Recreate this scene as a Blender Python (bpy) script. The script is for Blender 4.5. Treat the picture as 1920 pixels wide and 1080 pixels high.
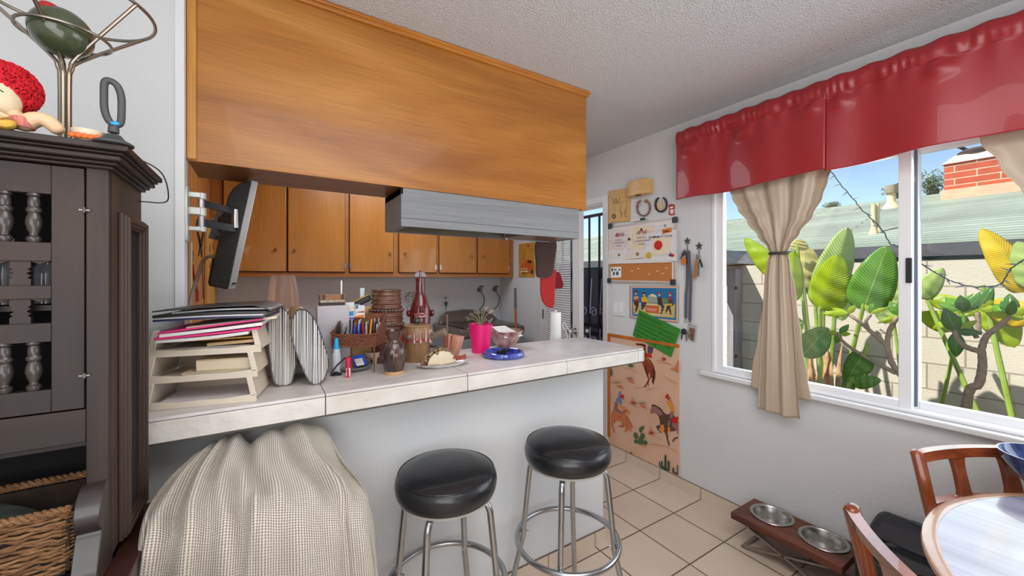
import bpy, math, random
from mathutils import Vector, Matrix
from math import sin, cos, pi, radians, atan2, hypot
random.seed(7)
for o in list(bpy.data.objects): bpy.data.objects.remove(o)
S = bpy.context.scene
C = S.collection

# ---------------------------------------------------------------- camera, world, lights, exposure
YAW = 0.5640; FPX = 733.0; CX = 960.0; CY = 522.0; H = 1.42
cd = bpy.data.cameras.new('camera'); cam = bpy.data.objects.new('camera', cd); C.objects.link(cam)
cam.location = (0, 0, H); cam.rotation_euler = (pi/2, 0, -YAW)
cd.sensor_width = 36; cd.lens = 36*FPX/1920; cd.shift_y = (CY-540)/1920.0; cd.clip_start = 0.05; cd.clip_end = 300
S.camera = cam
S.view_settings.view_transform = 'Standard'; S.view_settings.look = 'None'
S.view_settings.exposure = 0.14; S.view_settings.gamma = 1.0; S.view_settings.use_curve_mapping = False

w = bpy.data.worlds.new('sky'); S.world = w; w.use_nodes = True
nt = w.node_tree; nt.nodes.clear()
sky = nt.nodes.new('ShaderNodeTexSky'); sky.sky_type = 'NISHITA'; sky.sun_disc = False
sky.sun_elevation = radians(52); sky.sun_rotation = radians(250); sky.air_density = 1.0; sky.dust_density = 0.6; sky.ozone_density = 1.6
bg = nt.nodes.new('ShaderNodeBackground'); bg.inputs['Strength'].default_value = 0.17
ow = nt.nodes.new('ShaderNodeOutputWorld')
nt.links.new(sky.outputs[0], bg.inputs[0]); nt.links.new(bg.outputs[0], ow.inputs[0])

def light(name, kind, loc, target, energy, color=(1, 1, 1), size=1.0, size_y=None, spread=None):
    d = bpy.data.lights.new(name, kind); o = bpy.data.objects.new(name, d); C.objects.link(o)
    o.location = loc; d.energy = energy; d.color = color
    if kind == 'AREA':
        d.shape = 'RECTANGLE'; d.size = size; d.size_y = size_y or size
        if spread: d.spread = spread
    o.rotation_euler = (Vector(target)-Vector(loc)).to_track_quat('-Z', 'Y').to_euler()
    return o
sun = light('sun', 'SUN', (-6, 4, 12), (-6+.62, 4-.48, 12-1.05), 8.0, (1.0, .95, .86)); sun.data.angle = radians(.6)
light('dining_fill', 'AREA', (0.5, -0.2, 2.43), (0.5, -0.2, 0), 24, (1.0, .98, .96), 1.4)  # unseen fill light added under the ceiling to brighten the dining side
light('ceiling_fill', 'AREA', (-.2, -1.3, 1.0), (0.1, -1.1, 2.46), 42, (.97, .98, 1.0), 2.2)  # added fill aimed upwards to brighten the ceiling, no fixture there
light('rear_fill', 'AREA', (-1.1, -1.9, 2.2), (0.9, 1.6, 1.0), 58, (.98, .99, 1.0), 2.4)  # broad fill added behind the camera to even out the room
light('kitchen_lamp', 'AREA', (0.9, 2.9, 2.43), (0.9, 2.9, 0), 17, (.84, .92, 1.0), 1.0)
light('window_daylight', 'AREA', (2.47, 0.5, 1.42), (0.4, 0.9, 1.2), 16, (.86, .93, 1.0), 1.7, 1.05)  # area panel added behind the pane to strengthen the sky's light

# ---------------------------------------------------------------- a pixel of the photo to a point on a plane of the room
_s, _c = sin(YAW), cos(YAW)
def ray(u, v):
    a = (u-CX)/FPX; b = -(v-CY)/FPX
    return Vector((_s+a*_c, _c-a*_s, b))
def _at(u, v, t): r = ray(u, v)*t; return Vector((r.x, r.y, r.z+H))
def onx(u, v, x): return _at(u, v, x/ray(u, v).x)
def ony(u, v, y): return _at(u, v, y/ray(u, v).y)
def onz(u, v, z): return _at(u, v, (z-H)/ray(u, v).z)
def ond(u, v, d): return _at(u, v, d)                 # at depth d

# ---------------------------------------------------------------- materials
def lin(c):
    return tuple(((x/255)/12.92 if x/255 <= .04045 else ((x/255+.055)/1.055)**2.4) for x in c[:3])
MATS = {}
def mat(name, rgb, rough=.5, metal=0, var=.06, scale=8, bump=0, bscale=60, spec=.5, coat=0, trans=0, emis=None, stretch=(1, 1, 1), col2=None, alpha=None, sss=0, ior=None, detail=4, sheen=0):
    if name in MATS: return MATS[name]
    m = bpy.data.materials.new(name); m.use_nodes = True; t = m.node_tree; n = t.nodes; L = t.links
    p = n['Principled BSDF']; c = lin(rgb)
    p.inputs['Roughness'].default_value = rough; p.inputs['Metallic'].default_value = metal
    p.inputs['Specular IOR Level'].default_value = spec; p.inputs['Coat Weight'].default_value = coat
    p.inputs['Transmission Weight'].default_value = trans; p.inputs['Sheen Weight'].default_value = sheen
    if ior: p.inputs['IOR'].default_value = ior
    if alpha is not None: p.inputs['Alpha'].default_value = alpha
    tc = n.new('ShaderNodeTexCoord'); mp = n.new('ShaderNodeMapping'); mp.inputs['Scale'].default_value = stretch
    L.new(tc.outputs['Object'], mp.inputs[0])
    nz = n.new('ShaderNodeTexNoise'); nz.inputs['Scale'].default_value = scale; nz.inputs['Detail'].default_value = detail
    L.new(mp.outputs[0], nz.inputs[0])
    cr = n.new('ShaderNodeValToRGB'); L.new(nz.outputs[0], cr.inputs[0])
    c2 = lin(col2) if col2 else None
    lo = tuple(x*(1-var) for x in c); hi = tuple(min(1, x*(1+var)) for x in (c2 or c))
    if c2: lo = c; hi = c2
    cr.color_ramp.elements[0].position = .3; cr.color_ramp.elements[1].position = .7
    cr.color_ramp.elements[0].color = (*lo, 1); cr.color_ramp.elements[1].color = (*hi, 1)
    L.new(cr.outputs[0], p.inputs['Base Color'])
    if bump:
        bn = n.new('ShaderNodeTexNoise'); bn.inputs['Scale'].default_value = bscale; bn.inputs['Detail'].default_value = 3
        L.new(mp.outputs[0], bn.inputs[0])
        b = n.new('ShaderNodeBump'); b.inputs['Strength'].default_value = bump; b.inputs['Distance'].default_value = .01
        L.new(bn.outputs[0], b.inputs['Height']); L.new(b.outputs[0], p.inputs['Normal'])
    if emis: p.inputs['Emission Color'].default_value = (*lin(rgb), 1); p.inputs['Emission Strength'].default_value = emis
    MATS[name] = m; return m

def wood(name, c1, c2, axis='x', rough=.35, scale=3.0, stretch=14, coat=0, warp=1.5, fine=True, c3=None):
    """streaky grain running along the given axis"""
    if name in MATS: return MATS[name]
    m = bpy.data.materials.new(name); m.use_nodes = True; t = m.node_tree; n = t.nodes; L = t.links
    p = n['Principled BSDF']; p.inputs['Roughness'].default_value = rough; p.inputs['Coat Weight'].default_value = coat
    tc = n.new('ShaderNodeTexCoord'); mp = n.new('ShaderNodeMapping')
    sc = [stretch, stretch, stretch]; sc['xyz'.index(axis)] = 1.0
    mp.inputs['Scale'].default_value = [q*scale/3 for q in sc]
    L.new(tc.outputs['Object'], mp.inputs[0])
    nz = n.new('ShaderNodeTexNoise'); nz.inputs['Scale'].default_value = 1.0; nz.inputs['Detail'].default_value = 5; nz.inputs['Distortion'].default_value = warp
    L.new(mp.outputs[0], nz.inputs[0])
    cr = n.new('ShaderNodeValToRGB'); e = cr.color_ramp.elements
    e[0].position = .32; e[1].position = .68; e[0].color = (*lin(c1), 1); e[1].color = (*lin(c2), 1)
    if c3: k = e.new(.5); k.color = (*lin(c3), 1)
    L.new(nz.outputs[0], cr.inputs[0])
    out = cr.outputs[0]
    if fine:
        mp2 = n.new('ShaderNodeMapping'); sc2 = [160, 160, 160]; sc2['xyz'.index(axis)] = 4
        mp2.inputs['Scale'].default_value = sc2; L.new(tc.outputs['Object'], mp2.inputs[0])
        n2 = n.new('ShaderNodeTexNoise'); n2.inputs['Scale'].default_value = 1; n2.inputs['Detail'].default_value = 2; L.new(mp2.outputs[0], n2.inputs[0])
        mr = n.new('ShaderNodeMapRange'); mr.inputs[1].default_value = .3; mr.inputs[2].default_value = .7; mr.inputs[3].default_value = .84; mr.inputs[4].default_value = 1.08
        L.new(n2.outputs[0], mr.inputs[0])
        mx = n.new('ShaderNodeVectorMath'); mx.operation = 'SCALE'; L.new(out, mx.inputs[0]); L.new(mr.outputs[0], mx.inputs['Scale']); out = mx.outputs[0]
    L.new(out, p.inputs['Base Color'])
    MATS[name] = m; return m

def tiles(name, c1, c2, grout, w, h, off=(0, 0, 0), mortar=.003, offset=0, axes='xy', rough=.4, bump=.3, nvar=.05, nscale=3, rotate=None, fine=0):
    """brick texture laid over two object axes"""
    if name in MATS: return MATS[name]
    m = bpy.data.materials.new(name); m.use_nodes = True; t = m.node_tree; n = t.nodes; L = t.links
    p = n['Principled BSDF']; p.inputs['Roughness'].default_value = rough
    tc = n.new('ShaderNodeTexCoord'); sp = n.new('ShaderNodeSeparateXYZ'); L.new(tc.outputs['Object'], sp.inputs[0])
    cb = n.new('ShaderNodeCombineXYZ')
    for k, a in enumerate(axes):
        ad = n.new('ShaderNodeMath'); ad.operation = 'SUBTRACT'; L.new(sp.outputs['xyz'.index(a)], ad.inputs[0]); ad.inputs[1].default_value = off[k]
        L.new(ad.outputs[0], cb.inputs[k])
    br = n.new('ShaderNodeTexBrick'); br.offset = offset; br.offset_frequency = 2; br.squash = 1
    br.inputs['Scale'].default_value = 1; br.inputs['Brick Width'].default_value = w; br.inputs['Row Height'].default_value = h
    br.inputs['Mortar Size'].default_value = mortar; br.inputs['Mortar Smooth'].default_value = .1; br.inputs['Bias'].default_value = 0
    br.inputs['Color1'].default_value = (*lin(c1), 1); br.inputs['Color2'].default_value = (*lin(c2), 1); br.inputs['Mortar'].default_value = (*lin(grout), 1)
    L.new(cb.outputs[0], br.inputs[0])
    nz = n.new('ShaderNodeTexNoise'); nz.inputs['Scale'].default_value = nscale; nz.inputs['Detail'].default_value = 6; L.new(tc.outputs['Object'], nz.inputs[0])
    mr = n.new('ShaderNodeMapRange'); mr.inputs[1].default_value = .3; mr.inputs[2].default_value = .7; mr.inputs[3].default_value = 1-nvar; mr.inputs[4].default_value = 1+nvar
    L.new(nz.outputs[0], mr.inputs[0])
    mx = n.new('ShaderNodeVectorMath'); mx.operation = 'SCALE'; L.new(br.outputs[0], mx.inputs[0]); L.new(mr.outputs[0], mx.inputs['Scale'])
    L.new(mx.outputs[0], p.inputs['Base Color'])
    b = n.new('ShaderNodeBump'); b.inputs['Strength'].default_value = bump; b.inputs['Distance'].default_value = .006; b.invert = True
    L.new(br.outputs['Fac'], b.inputs['Height'])
    if fine:
        n3 = n.new('ShaderNodeTexNoise'); n3.inputs['Scale'].default_value = 90; n3.inputs['Detail'].default_value = 4; L.new(tc.outputs['Object'], n3.inputs[0])
        b2 = n.new('ShaderNodeBump'); b2.inputs['Strength'].default_value = fine; b2.inputs['Distance'].default_value = .006
        L.new(n3.outputs[0], b2.inputs['Height']); L.new(b2.outputs[0], b.inputs['Normal'])
    L.new(b.outputs[0], p.inputs['Normal'])
    MATS[name] = m; return m

# ---------------------------------------------------------------- mesh builder
WL = {}                                              # world location of each object's origin
class MB:
    def __init__(s): s.uv = {}; s.v = []; s.f = []; s.fm = []; s.cur = 0; s.M = None; s.mats = []
    def use(s, m):
        if m not in s.mats: s.mats.append(m)
        s.cur = s.mats.index(m); return s
    def _a(s, pts, faces):
        b = len(s.v)
        for p in pts:
            p = Vector(p)
            if s.M is not None: p = s.M @ p
            s.v.append(p)
        for f in faces: s.f.append([b+i for i in f]); s.fm.append(s.cur)
        return s
    def box(s, x0, x1, y0, y1, z0, z1):
        return s._a([(x0, y0, z0), (x1, y0, z0), (x1, y1, z0), (x0, y1, z0), (x0, y0, z1), (x1, y0, z1), (x1, y1, z1), (x0, y1, z1)],
                    [(0, 3, 2, 1), (4, 5, 6, 7), (0, 1, 5, 4), (1, 2, 6, 5), (2, 3, 7, 6), (3, 0, 4, 7)])
    def hexa(s, b, t):                               # four bottom points, four top points
        return s._a(list(b)+list(t), [(0, 3, 2, 1), (4, 5, 6, 7), (0, 1, 5, 4), (1, 2, 6, 5), (2, 3, 7, 6), (3, 0, 4, 7)])
    def beam(s, p0, p1, w, h, up=(0, 0, 1)):
        p0 = Vector(p0); p1 = Vector(p1); d = (p1-p0).normalized(); u = Vector(up); r = d.cross(u).normalized(); u = r.cross(d).normalized()
        r *= w/2; u *= h/2
        return s.hexa([p0-r-u, p0+r-u, p1+r-u, p1-r-u], [p0-r+u, p0+r+u, p1+r+u, p1-r+u])
    def tube(s, pts, r, n=10, closed=False, caps=True, flat=None):
        pts = [Vector(p) for p in pts]; N = len(pts)
        rs = r if isinstance(r, (list, tuple)) else [r]*N
        tang = []
        for i in range(N):
            a = pts[(i-1) % N] if closed or i > 0 else pts[i]; b = pts[(i+1) % N] if closed or i < N-1 else pts[i]
            tang.append((b-a).normalized())
        t0 = tang[0]; ref = Vector((0, 0, 1)) if abs(t0.z) < .9 else Vector((1, 0, 0))
        u = t0.cross(ref).normalized(); ring = []; V = []
        for i in range(N):
            t = tang[i]; u = (u-t*u.dot(t)).normalized(); w_ = t.cross(u)
            for k in range(n):
                a = 2*pi*k/n; fx = flat[0] if flat else 1; fy = flat[1] if flat else 1
                V.append(pts[i]+(u*cos(a)*fx+w_*sin(a)*fy)*rs[i])
        F = []
        for i in range(N if closed else N-1):
            j = (i+1) % N
            for k in range(n): k2 = (k+1) % n; F.append((i*n+k, i*n+k2, j*n+k2, j*n+k))
        if caps and not closed: F.append(tuple(range(n-1, -1, -1))); F.append(tuple((N-1)*n+k for k in range(n)))
        return s._a(V, F)
    def cyl(s, p0, p1, r0, r1=None, n=20): return s.tube([p0, p1], [r0, r0 if r1 is None else r1], n)
    def lathe(s, prof, c=(0, 0, 0), n=32, sx=1, sy=1, wob=None, caps=True):
        V = []; c = Vector(c)
        for i, (r, z) in enumerate(prof):
            for k in range(n):
                a = 2*pi*k/n; q = r*(wob(a, z, i) if wob else 1)
                V.append(c+Vector((q*cos(a)*sx, q*sin(a)*sy, z)))
        F = []
        for i in range(len(prof)-1):
            for k in range(n): k2 = (k+1) % n; F.append((i*n+k, i*n+k2, (i+1)*n+k2, (i+1)*n+k))
        if caps:
            if prof[0][0] > 1e-5: F.append(tuple(range(n-1, -1, -1)))
            if prof[-1][0] > 1e-5: F.append(tuple((len(prof)-1)*n+k for k in range(n)))
        return s._a(V, F)
    def ball(s, c, r, n=16, m=10):
        rx, ry, rz = r if isinstance(r, (tuple, list)) else (r, r, r); c = Vector(c)
        V = []; F = []
        for i in range(m+1):
            th = pi*i/m
            for k in range(n):
                a = 2*pi*k/n; V.append(c+Vector((rx*sin(th)*cos(a), ry*sin(th)*sin(a), -rz*cos(th))))
        for i in range(m):
            for k in range(n): k2 = (k+1) % n; F.append((i*n+k, i*n+k2, (i+1)*n+k2, (i+1)*n+k))
        return s._a(V, F)
    def prism(s, poly, ext):                         # 3D polygon, extruded by a vector
        e = Vector(ext); n = len(poly); P = [Vector(p) for p in poly]
        return s._a(P+[p+e for p in P], [tuple(range(n-1, -1, -1)), tuple(n+k for k in range(n))]+[(k, (k+1) % n, n+(k+1) % n, n+k) for k in range(n)])
    def grid(s, fn, nu, nv, cu=False):
        V = [fn(i/(nu if cu else nu-1), j/(nv-1)) for j in range(nv) for i in range(nu)]; F = []
        for j in range(nv):
            for i in range(nu): s.uv[len(s.v)+j*nu+i] = (i/(nu-1), j/(nv-1))
        for j in range(nv-1):
            for i in range(nu if cu else nu-1): i2 = (i+1) % nu; F.append((j*nu+i, j*nu+i2, (j+1)*nu+i2, (j+1)*nu+i))
        return s._a(V, F)
    def torus(s, c, R, r, axis='z', n=40, m=8, sx=1, sy=1):
        P = []
        for k in range(n):
            a = 2*pi*k/n; x, y = R*cos(a)*sx, R*sin(a)*sy
            P.append(Vector(c)+Vector({'z': (x, y, 0), 'y': (x, 0, y), 'x': (0, x, y)}[axis]))
        return s.tube(P, r, m, closed=True)
    def add(s, other, M=None):
        keep = s.M; s.M = M
        b = len(s.v); s._a(other.v, [])
        for f, fm in zip(other.f, other.fm):
            if other.mats: s.use(other.mats[fm])
            s.f.append([b+i for i in f]); s.fm.append(s.cur)
        s.M = keep; return s
    def build(s, name, m=None, parent=None, smooth=35, bevel=0, sub=0, solid=0, org=None, segs=2):
        me = bpy.data.meshes.new(name)
        if parent is not None: base = WL[parent.name]
        elif org is not None: base = Vector(org)
        else:
            xs = [p.x for p in s.v]; ys = [p.y for p in s.v]; zs = [p.z for p in s.v]
            base = Vector(((min(xs)+max(xs))/2, (min(ys)+max(ys))/2, min(zs)))
        me.from_pydata([p-base for p in s.v], [], s.f)
        for q in ([m] if m else s.mats): me.materials.append(q)
        if not m: me.polygons.foreach_set('material_index', s.fm)
        o = bpy.data.objects.new(name, me); C.objects.link(o)
        if parent is not None: o.parent = parent; WL[o.name] = base
        else: o.location = base; WL[o.name] = base
        if s.uv:
            ul = me.uv_layers.new(name='UVMap')
            for lp in me.loops: ul.data[lp.index].uv = s.uv.get(lp.vertex_index, (0, 0))
        me.validate()
        if smooth:
            me.polygons.foreach_set('use_smooth', [True]*len(me.polygons)); me.set_sharp_from_angle(angle=radians(smooth))
        if solid: q = o.modifiers.new('solid', 'SOLIDIFY'); q.thickness = solid; q.offset = 0
        if bevel: q = o.modifiers.new('bevel', 'BEVEL'); q.width = bevel; q.segments = segs; q.limit_method = 'ANGLE'; q.angle_limit = radians(40)
        if sub: q = o.modifiers.new('sub', 'SUBSURF'); q.levels = sub; q.render_levels = sub
        return o

def thing(name, label, cat, loc, group=None, kind=None):
    o = bpy.data.objects.new(name, None); C.objects.link(o); o.location = loc; o.empty_display_size = .05
    WL[o.name] = Vector(loc); o['label'] = label; o['category'] = cat
    if group: o['group'] = group
    if kind: o['kind'] = kind
    return o
def tag(o, label, cat, group=None, kind=None):
    o['label'] = label; o['category'] = cat
    if group: o['group'] = group
    if kind: o['kind'] = kind
    return o
def struct(o, label=None):
    o['kind'] = 'structure'
    if label: o['label'] = label
    return o
def dup(root, loc, rotz=0, label=None, group=None, scale=None):
    r = root.copy(); C.objects.link(r); r.location = loc; r.rotation_euler = (0, 0, rotz)
    if scale: r.scale = (scale, scale, scale)
    if label: r['label'] = label
    if group: r['group'] = group
    WL[r.name] = Vector(loc)
    for ch in list(root.children):
        c = ch.copy(); C.objects.link(c); c.parent = r
        for g in list(ch.children): d = g.copy(); C.objects.link(d); d.parent = c
    return r
_font = {}
def text_mb(mb, txt, M, size=1.0, align='LEFT', shear=0, spacing=1.0):
    """lettering as flat mesh, x right, y up, placed by the matrix M"""
    cu = bpy.data.curves.new('lettering', 'FONT'); cu.body = txt; cu.size = size; cu.align_x = align; cu.shear = shear; cu.space_character = spacing; cu.resolution_u = 2
    cu.fill_mode = 'FRONT'
    o = bpy.data.objects.new('lettering', cu); C.objects.link(o)
    bpy.context.view_layer.update()
    me = bpy.data.meshes.new_from_object(o.evaluated_get(bpy.context.evaluated_depsgraph_get()))
    b = len(mb.v)
    for v in me.vertices: mb.v.append(M @ v.co)
    for p in me.polygons: mb.f.append([b+i for i in p.vertices]); mb.fm.append(mb.cur)
    bpy.data.meshes.remove(me); bpy.data.objects.remove(o); bpy.data.curves.remove(cu)
def frame3(o, ux, uy):                               # matrix from origin, x axis, y axis
    ux = Vector(ux); uy = Vector(uy); uz = ux.cross(uy).normalized()
    M = Matrix.Identity(4)
    for i in range(3): M[i][0] = ux[i]; M[i][1] = uy[i]; M[i][2] = uz[i]; M[i][3] = o[i]
    return M
def smoothpts(P, k=6, closed=False):                 # Catmull-Rom through points
    P = [Vector(p) for p in P]; n = len(P); out = []
    rng = range(n) if closed else range(n-1)
    for i in rng:
        p1, p2 = P[i], P[(i+1) % n]
        p0 = P[(i-1) % n] if closed or i > 0 else p1*2-p2
        p3 = P[(i+2) % n] if closed or i < n-2 else p2*2-p1
        for j in range(k):
            t = j/k; out.append(.5*((2*p1)+(p2-p0)*t+(2*p0-5*p1+4*p2-p3)*t*t+(3*p1-p0-3*p2+p3)*t**3))
    if not closed: out.append(P[-1])
    return out
def lerp(a, b, t): return a+(b-a)*t
def interp(tab, x):                                  # piecewise linear table lookup, values may be tuples
    if x <= tab[0][0]: return tab[0][1]
    for (a, va), (b, vb) in zip(tab, tab[1:]):
        if x <= b:
            t = (x-a)/(b-a); t = t*t*(3-2*t)
            return tuple(lerp(p, q, t) for p, q in zip(va, vb)) if isinstance(va, tuple) else lerp(va, vb, t)
    return tab[-1][1]
# ================================================================ THE ROOM
W = 2.378                                            # window wall plane
BF, BB = 1.522, 1.622                                # bar wall front and back
KY = 4.034                                           # kitchen back wall
CZ = 2.465
M_wall = mat('painted_wall', (214, 216, 218), .75, var=.02, scale=2, bump=.12, bscale=70)
M_popcorn = mat('popcorn_ceiling', (216, 217, 218), .9, var=.05, scale=170, bump=1.0, bscale=140)
M_smooth = mat('smooth_ceiling', (200, 201, 203), .8, var=.01, scale=2)
M_white = mat('white_vinyl', (232, 233, 236), .35, var=.01)
M_trim = mat('white_trim_paint', (225, 226, 228), .4, var=.02)
M_floor = tiles('floor_tile', (214, 196, 178), (208, 189, 170), (98, 78, 62), .307, .307, (2.092-307*.307, 1.783-307*.307), .0038, 0, 'xy', .38, .25, .06, 2.2)
M_base_x = tiles('base_tile_window_wall', (214, 198, 181), (207, 190, 172), (112, 92, 76), .308, .3, (1.783-308*.308, -.225), .0025, 0, 'yz', .4, .2, .05, 3)
M_base_y = tiles('base_tile_bar', (214, 196, 176), (207, 188, 168), (112, 92, 76), .311, .3, (1.478-311*.311, -.225), .0025, 0, 'xz', .4, .2, .05, 3)

b = MB(); b.box(-2.6, W, -3.4, KY, -.06, 0); struct(b.build('floor', M_floor, org=(0, 0, 0)))
b = MB(); b.box(-2.6, W+.16, -3.4, 1.652, CZ, CZ+.12); struct(b.build('ceiling', M_popcorn, org=(0, 0, 0)))
b = MB(); b.box(-2.6, W+.16, 1.652, KY+.12, CZ, CZ+.12); struct(b.build('ceiling_kitchen', M_smooth, org=(0, 0, 0)))
# window wall with window and door openings
WY0, WY1, WZ0, WZ1 = -.42, 1.405, .835, 2.03         # window opening
DY0, DY1, DZ = 2.335, 3.145, 2.05                    # door opening
T = .12
b = MB()
b.box(W, W+T, -3.4, WY0, 0, CZ); b.box(W, W+T, WY0, WY1, 0, WZ0); b.box(W, W+T, WY0, WY1, WZ1, CZ)
b.box(W, W+T, WY1, DY0, 0, CZ); b.box(W, W+T, DY0, DY1, DZ, CZ); b.box(W, W+T, DY1, KY+.12, 0, CZ)
struct(b.build('wall_right', M_wall, org=(0, 0, 0)))
b = MB(); b.box(-.45, W, KY, KY+.12, 0, CZ); struct(b.build('wall_back', M_wall, org=(0, 0, 0)))
# the wall stub left of the pass-through and the low bar wall
b = MB(); b.box(-2.6, -.2145, BF, BB, 0, .985); b.box(-2.6, -.2145, 1.60, 1.66, .985, CZ); struct(b.build('wall_stub', M_wall, org=(0, 0, 0)))
b = MB(); b.box(-.238, -.2140, 1.594, 1.632, 1.061, CZ); struct(b.build('trim_4', mat('bright_jamb_paint', (226, 228, 230), .6, var=.01), bevel=.002, org=(0, 0, 0)))  # added strip, its paler paint stands in for the jamb's brighter face
b = MB(); b.box(-.2145, 1.545, BF, BB, 0, .985); struct(b.build('wall_bar', M_wall, org=(0, 0, 0)))
b = MB(); b.box(-2.7, -2.6, -3.4, BB, 0, CZ); struct(b.build('wall_left', M_wall, org=(0, 0, 0)))
b = MB(); b.box(-2.7, W+.12, -3.5, -3.4, 0, CZ); struct(b.build('wall_front', M_wall, org=(0, 0, 0)))
# kitchen left wall, faced with varnished boards
M_board = wood('varnished_boards', (176, 104, 44), (206, 138, 66), 'z', .4, 3, 12)
b = MB(); b.box(-.47, -.36, BB, KY+.12, 0, CZ); struct(b.build('wall_kitchen_left', M_wall, org=(0, 0, 0)))
b = MB()
y = BB+.002
while y < 3.70:
    b.box(-.36, -.348, y, min(y+.148, 3.72), .9, 2.46); y += .151
struct(b.build('trim_1', M_board, bevel=.002, org=(0, 0, 0)))
# tile skirting
b = MB(); b.box(W-.009, W, -3.4, DY0-.06, 0, .074); struct(b.build('baseboard_right', M_base_x, org=(0, 0, 0)))
b = MB(); b.box(-.2145, 1.553, BF-.009, BF, 0, .075); struct(b.build('baseboard_bar', M_base_y, org=(0, 0, 0)))
b = MB(); b.box(1.545, 1.553, BF, BB, 0, .075); struct(b.build('baseboard_bar_end', M_base_x, org=(0, 0, 0)))
b = MB(); b.box(-2.6, -.2145, BF-.009, BF, 0, .075); struct(b.build('baseboard_stub', M_base_y, org=(0, 0, 0)))

# ---- window
M_pane = bpy.data.materials.new('window_pane'); M_pane.use_nodes = True
_t = M_pane.node_tree; _t.nodes.clear()
_o = _t.nodes.new('ShaderNodeOutputMaterial'); _tr = _t.nodes.new('ShaderNodeBsdfTransparent'); _gl = _t.nodes.new('ShaderNodeBsdfGlossy'); _mx = _t.nodes.new('ShaderNodeMixShader')
_gl.inputs['Roughness'].default_value = .02; _mx.inputs[0].default_value = .05; _tr.inputs[0].default_value = (.97, .985, .98, 1)
_t.links.new(_tr.outputs[0], _mx.inputs[1]); _t.links.new(_gl.outputs[0], _mx.inputs[2]); _t.links.new(_mx.outputs[0], _o.inputs[0])
win = thing('window_1', 'wide white vinyl sliding window looking onto the side yard', 'window', (W, .5, WZ0), kind='structure')
def rect_frame(b, x0, x1, y0, y1, z0, z1, t, tb=None):
    tb = tb or t
    b.box(x0, x1, y0, y0+t, z0, z1); b.box(x0, x1, y1-t, y1, z0, z1); b.box(x0, x1, y0+t, y1-t, z0, z0+tb); b.box(x0, x1, y0+t, y1-t, z1-t, z1)
b = MB(); rect_frame(b, W-.006, W+.10, WY0, WY1, WZ0, WZ1, .022, .012); b.build('window_frame', M_white, win, bevel=.003)
b = MB(); rect_frame(b, W+.012, W+.05, .51, WY1-.02, WZ0+.01, WZ1-.02, .043, .032); b.build('sash', M_white, win, bevel=.003)
b = MB(); rect_frame(b, W+.052, W+.09, WY0+.02, .535, WZ0+.01, WZ1-.02, .04, .034); b.build('sash', M_white, win, bevel=.003)
b = MB(); b.box(W+.03, W+.034, .545, WY1-.06, WZ0+.035, WZ1-.05); b.build('pane', M_pane, win, smooth=0)
b = MB(); b.box(W+.07, W+.074, WY0+.055, .50, WZ0+.035, WZ1-.05); b.build('pane', M_pane, win, smooth=0)
b = MB(); b.box(W+.048, W+.056, .500, .515, WZ0+.02, WZ1-.03); b.build('weather_seal', mat('dark_seal', (90, 100, 112), .6), win)
b = MB(); b.box(W-.037, W+.02, WY0-.06, WY1+.065, WZ0-.03, WZ0-.004); struct(b.build('trim_2', M_trim, bevel=.005, org=(0, 0, 0)))
b = MB(); b.box(W+.004, W+.014, .508, .528, 1.40, 1.51); b.build('latch', mat('black_latch', (30, 32, 35), .5), win, bevel=.003)

# ---- popcorn texture edge strip and doorway trim
b = MB()
for y0, y1, z0, z1 in ((DY0-.055, DY0, 0, DZ+.055), (DY1, DY1+.055, 0, DZ+.055), (DY0, DY1, DZ, DZ+.055)): b.box(W-.014, W, y0, y1, z0, z1)
b.box(W, W+T, DY0, DY0+.012, 0, DZ); b.box(W, W+T, DY1-.012, DY1, 0, DZ); b.box(W, W+T, DY0, DY1, DZ-.012, DZ)
struct(b.build('trim_3', M_trim, bevel=.003, org=(0, 0, 0)))
# ================================================================ LARGE FIXED PIECES OF THE KITCHEN
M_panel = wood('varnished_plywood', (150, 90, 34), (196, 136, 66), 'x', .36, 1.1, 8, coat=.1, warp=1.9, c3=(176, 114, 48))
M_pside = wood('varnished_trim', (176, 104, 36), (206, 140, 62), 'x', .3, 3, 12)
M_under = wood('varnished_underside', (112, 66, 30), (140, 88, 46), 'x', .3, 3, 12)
M_door = wood('cabinet_door_wood', (180, 110, 42), (202, 136, 62), 'z', .3, 1.2, 5, coat=.2, warp=.6)
M_frame = wood('cabinet_frame_wood', (168, 100, 44), (188, 122, 60), 'x', .32, 2, 8)
M_brass = mat('brass', (190, 150, 80), .25, 1, .05)
M_steel = mat('steel', (190, 190, 190), .28, 1, .05)

# ---- hanging cabinet above the bar, seen from its plywood back
PY = 1.632
hc = thing('hanging_cabinet', 'large hanging cabinet above the bar with an amber plywood back', 'cabinet', (.66, 1.77, 1.80))
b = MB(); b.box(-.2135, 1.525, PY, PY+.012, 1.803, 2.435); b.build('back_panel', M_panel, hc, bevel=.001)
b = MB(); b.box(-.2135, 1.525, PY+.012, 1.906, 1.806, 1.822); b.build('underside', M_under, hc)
b = MB(); b.box(1.513, 1.527, PY+.012, 1.906, 1.806, 2.46); b.build('side_panel', M_door, hc)
b = MB(); b.box(-.2135, 1.512, 1.89, 1.906, 1.822, 2.46); b.build('kitchen_side', M_door, hc)
b = MB(); b.box(-.2135, 1.535, PY-.014, PY+.014, 2.435, 2.452); b.box(-.2135, 1.543, PY-.02, PY+.016, 2.450, 2.464); b.build('top_moulding', M_pside, hc, bevel=.003)
b = MB(); b.box(-.2135, -.188, PY-.010, PY, 1.806, 2.435); b.build('corner_strip', wood('corner_strip_wood', (190, 126, 50), (216, 156, 78), 'z', .3), hc, bevel=.004)

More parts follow.
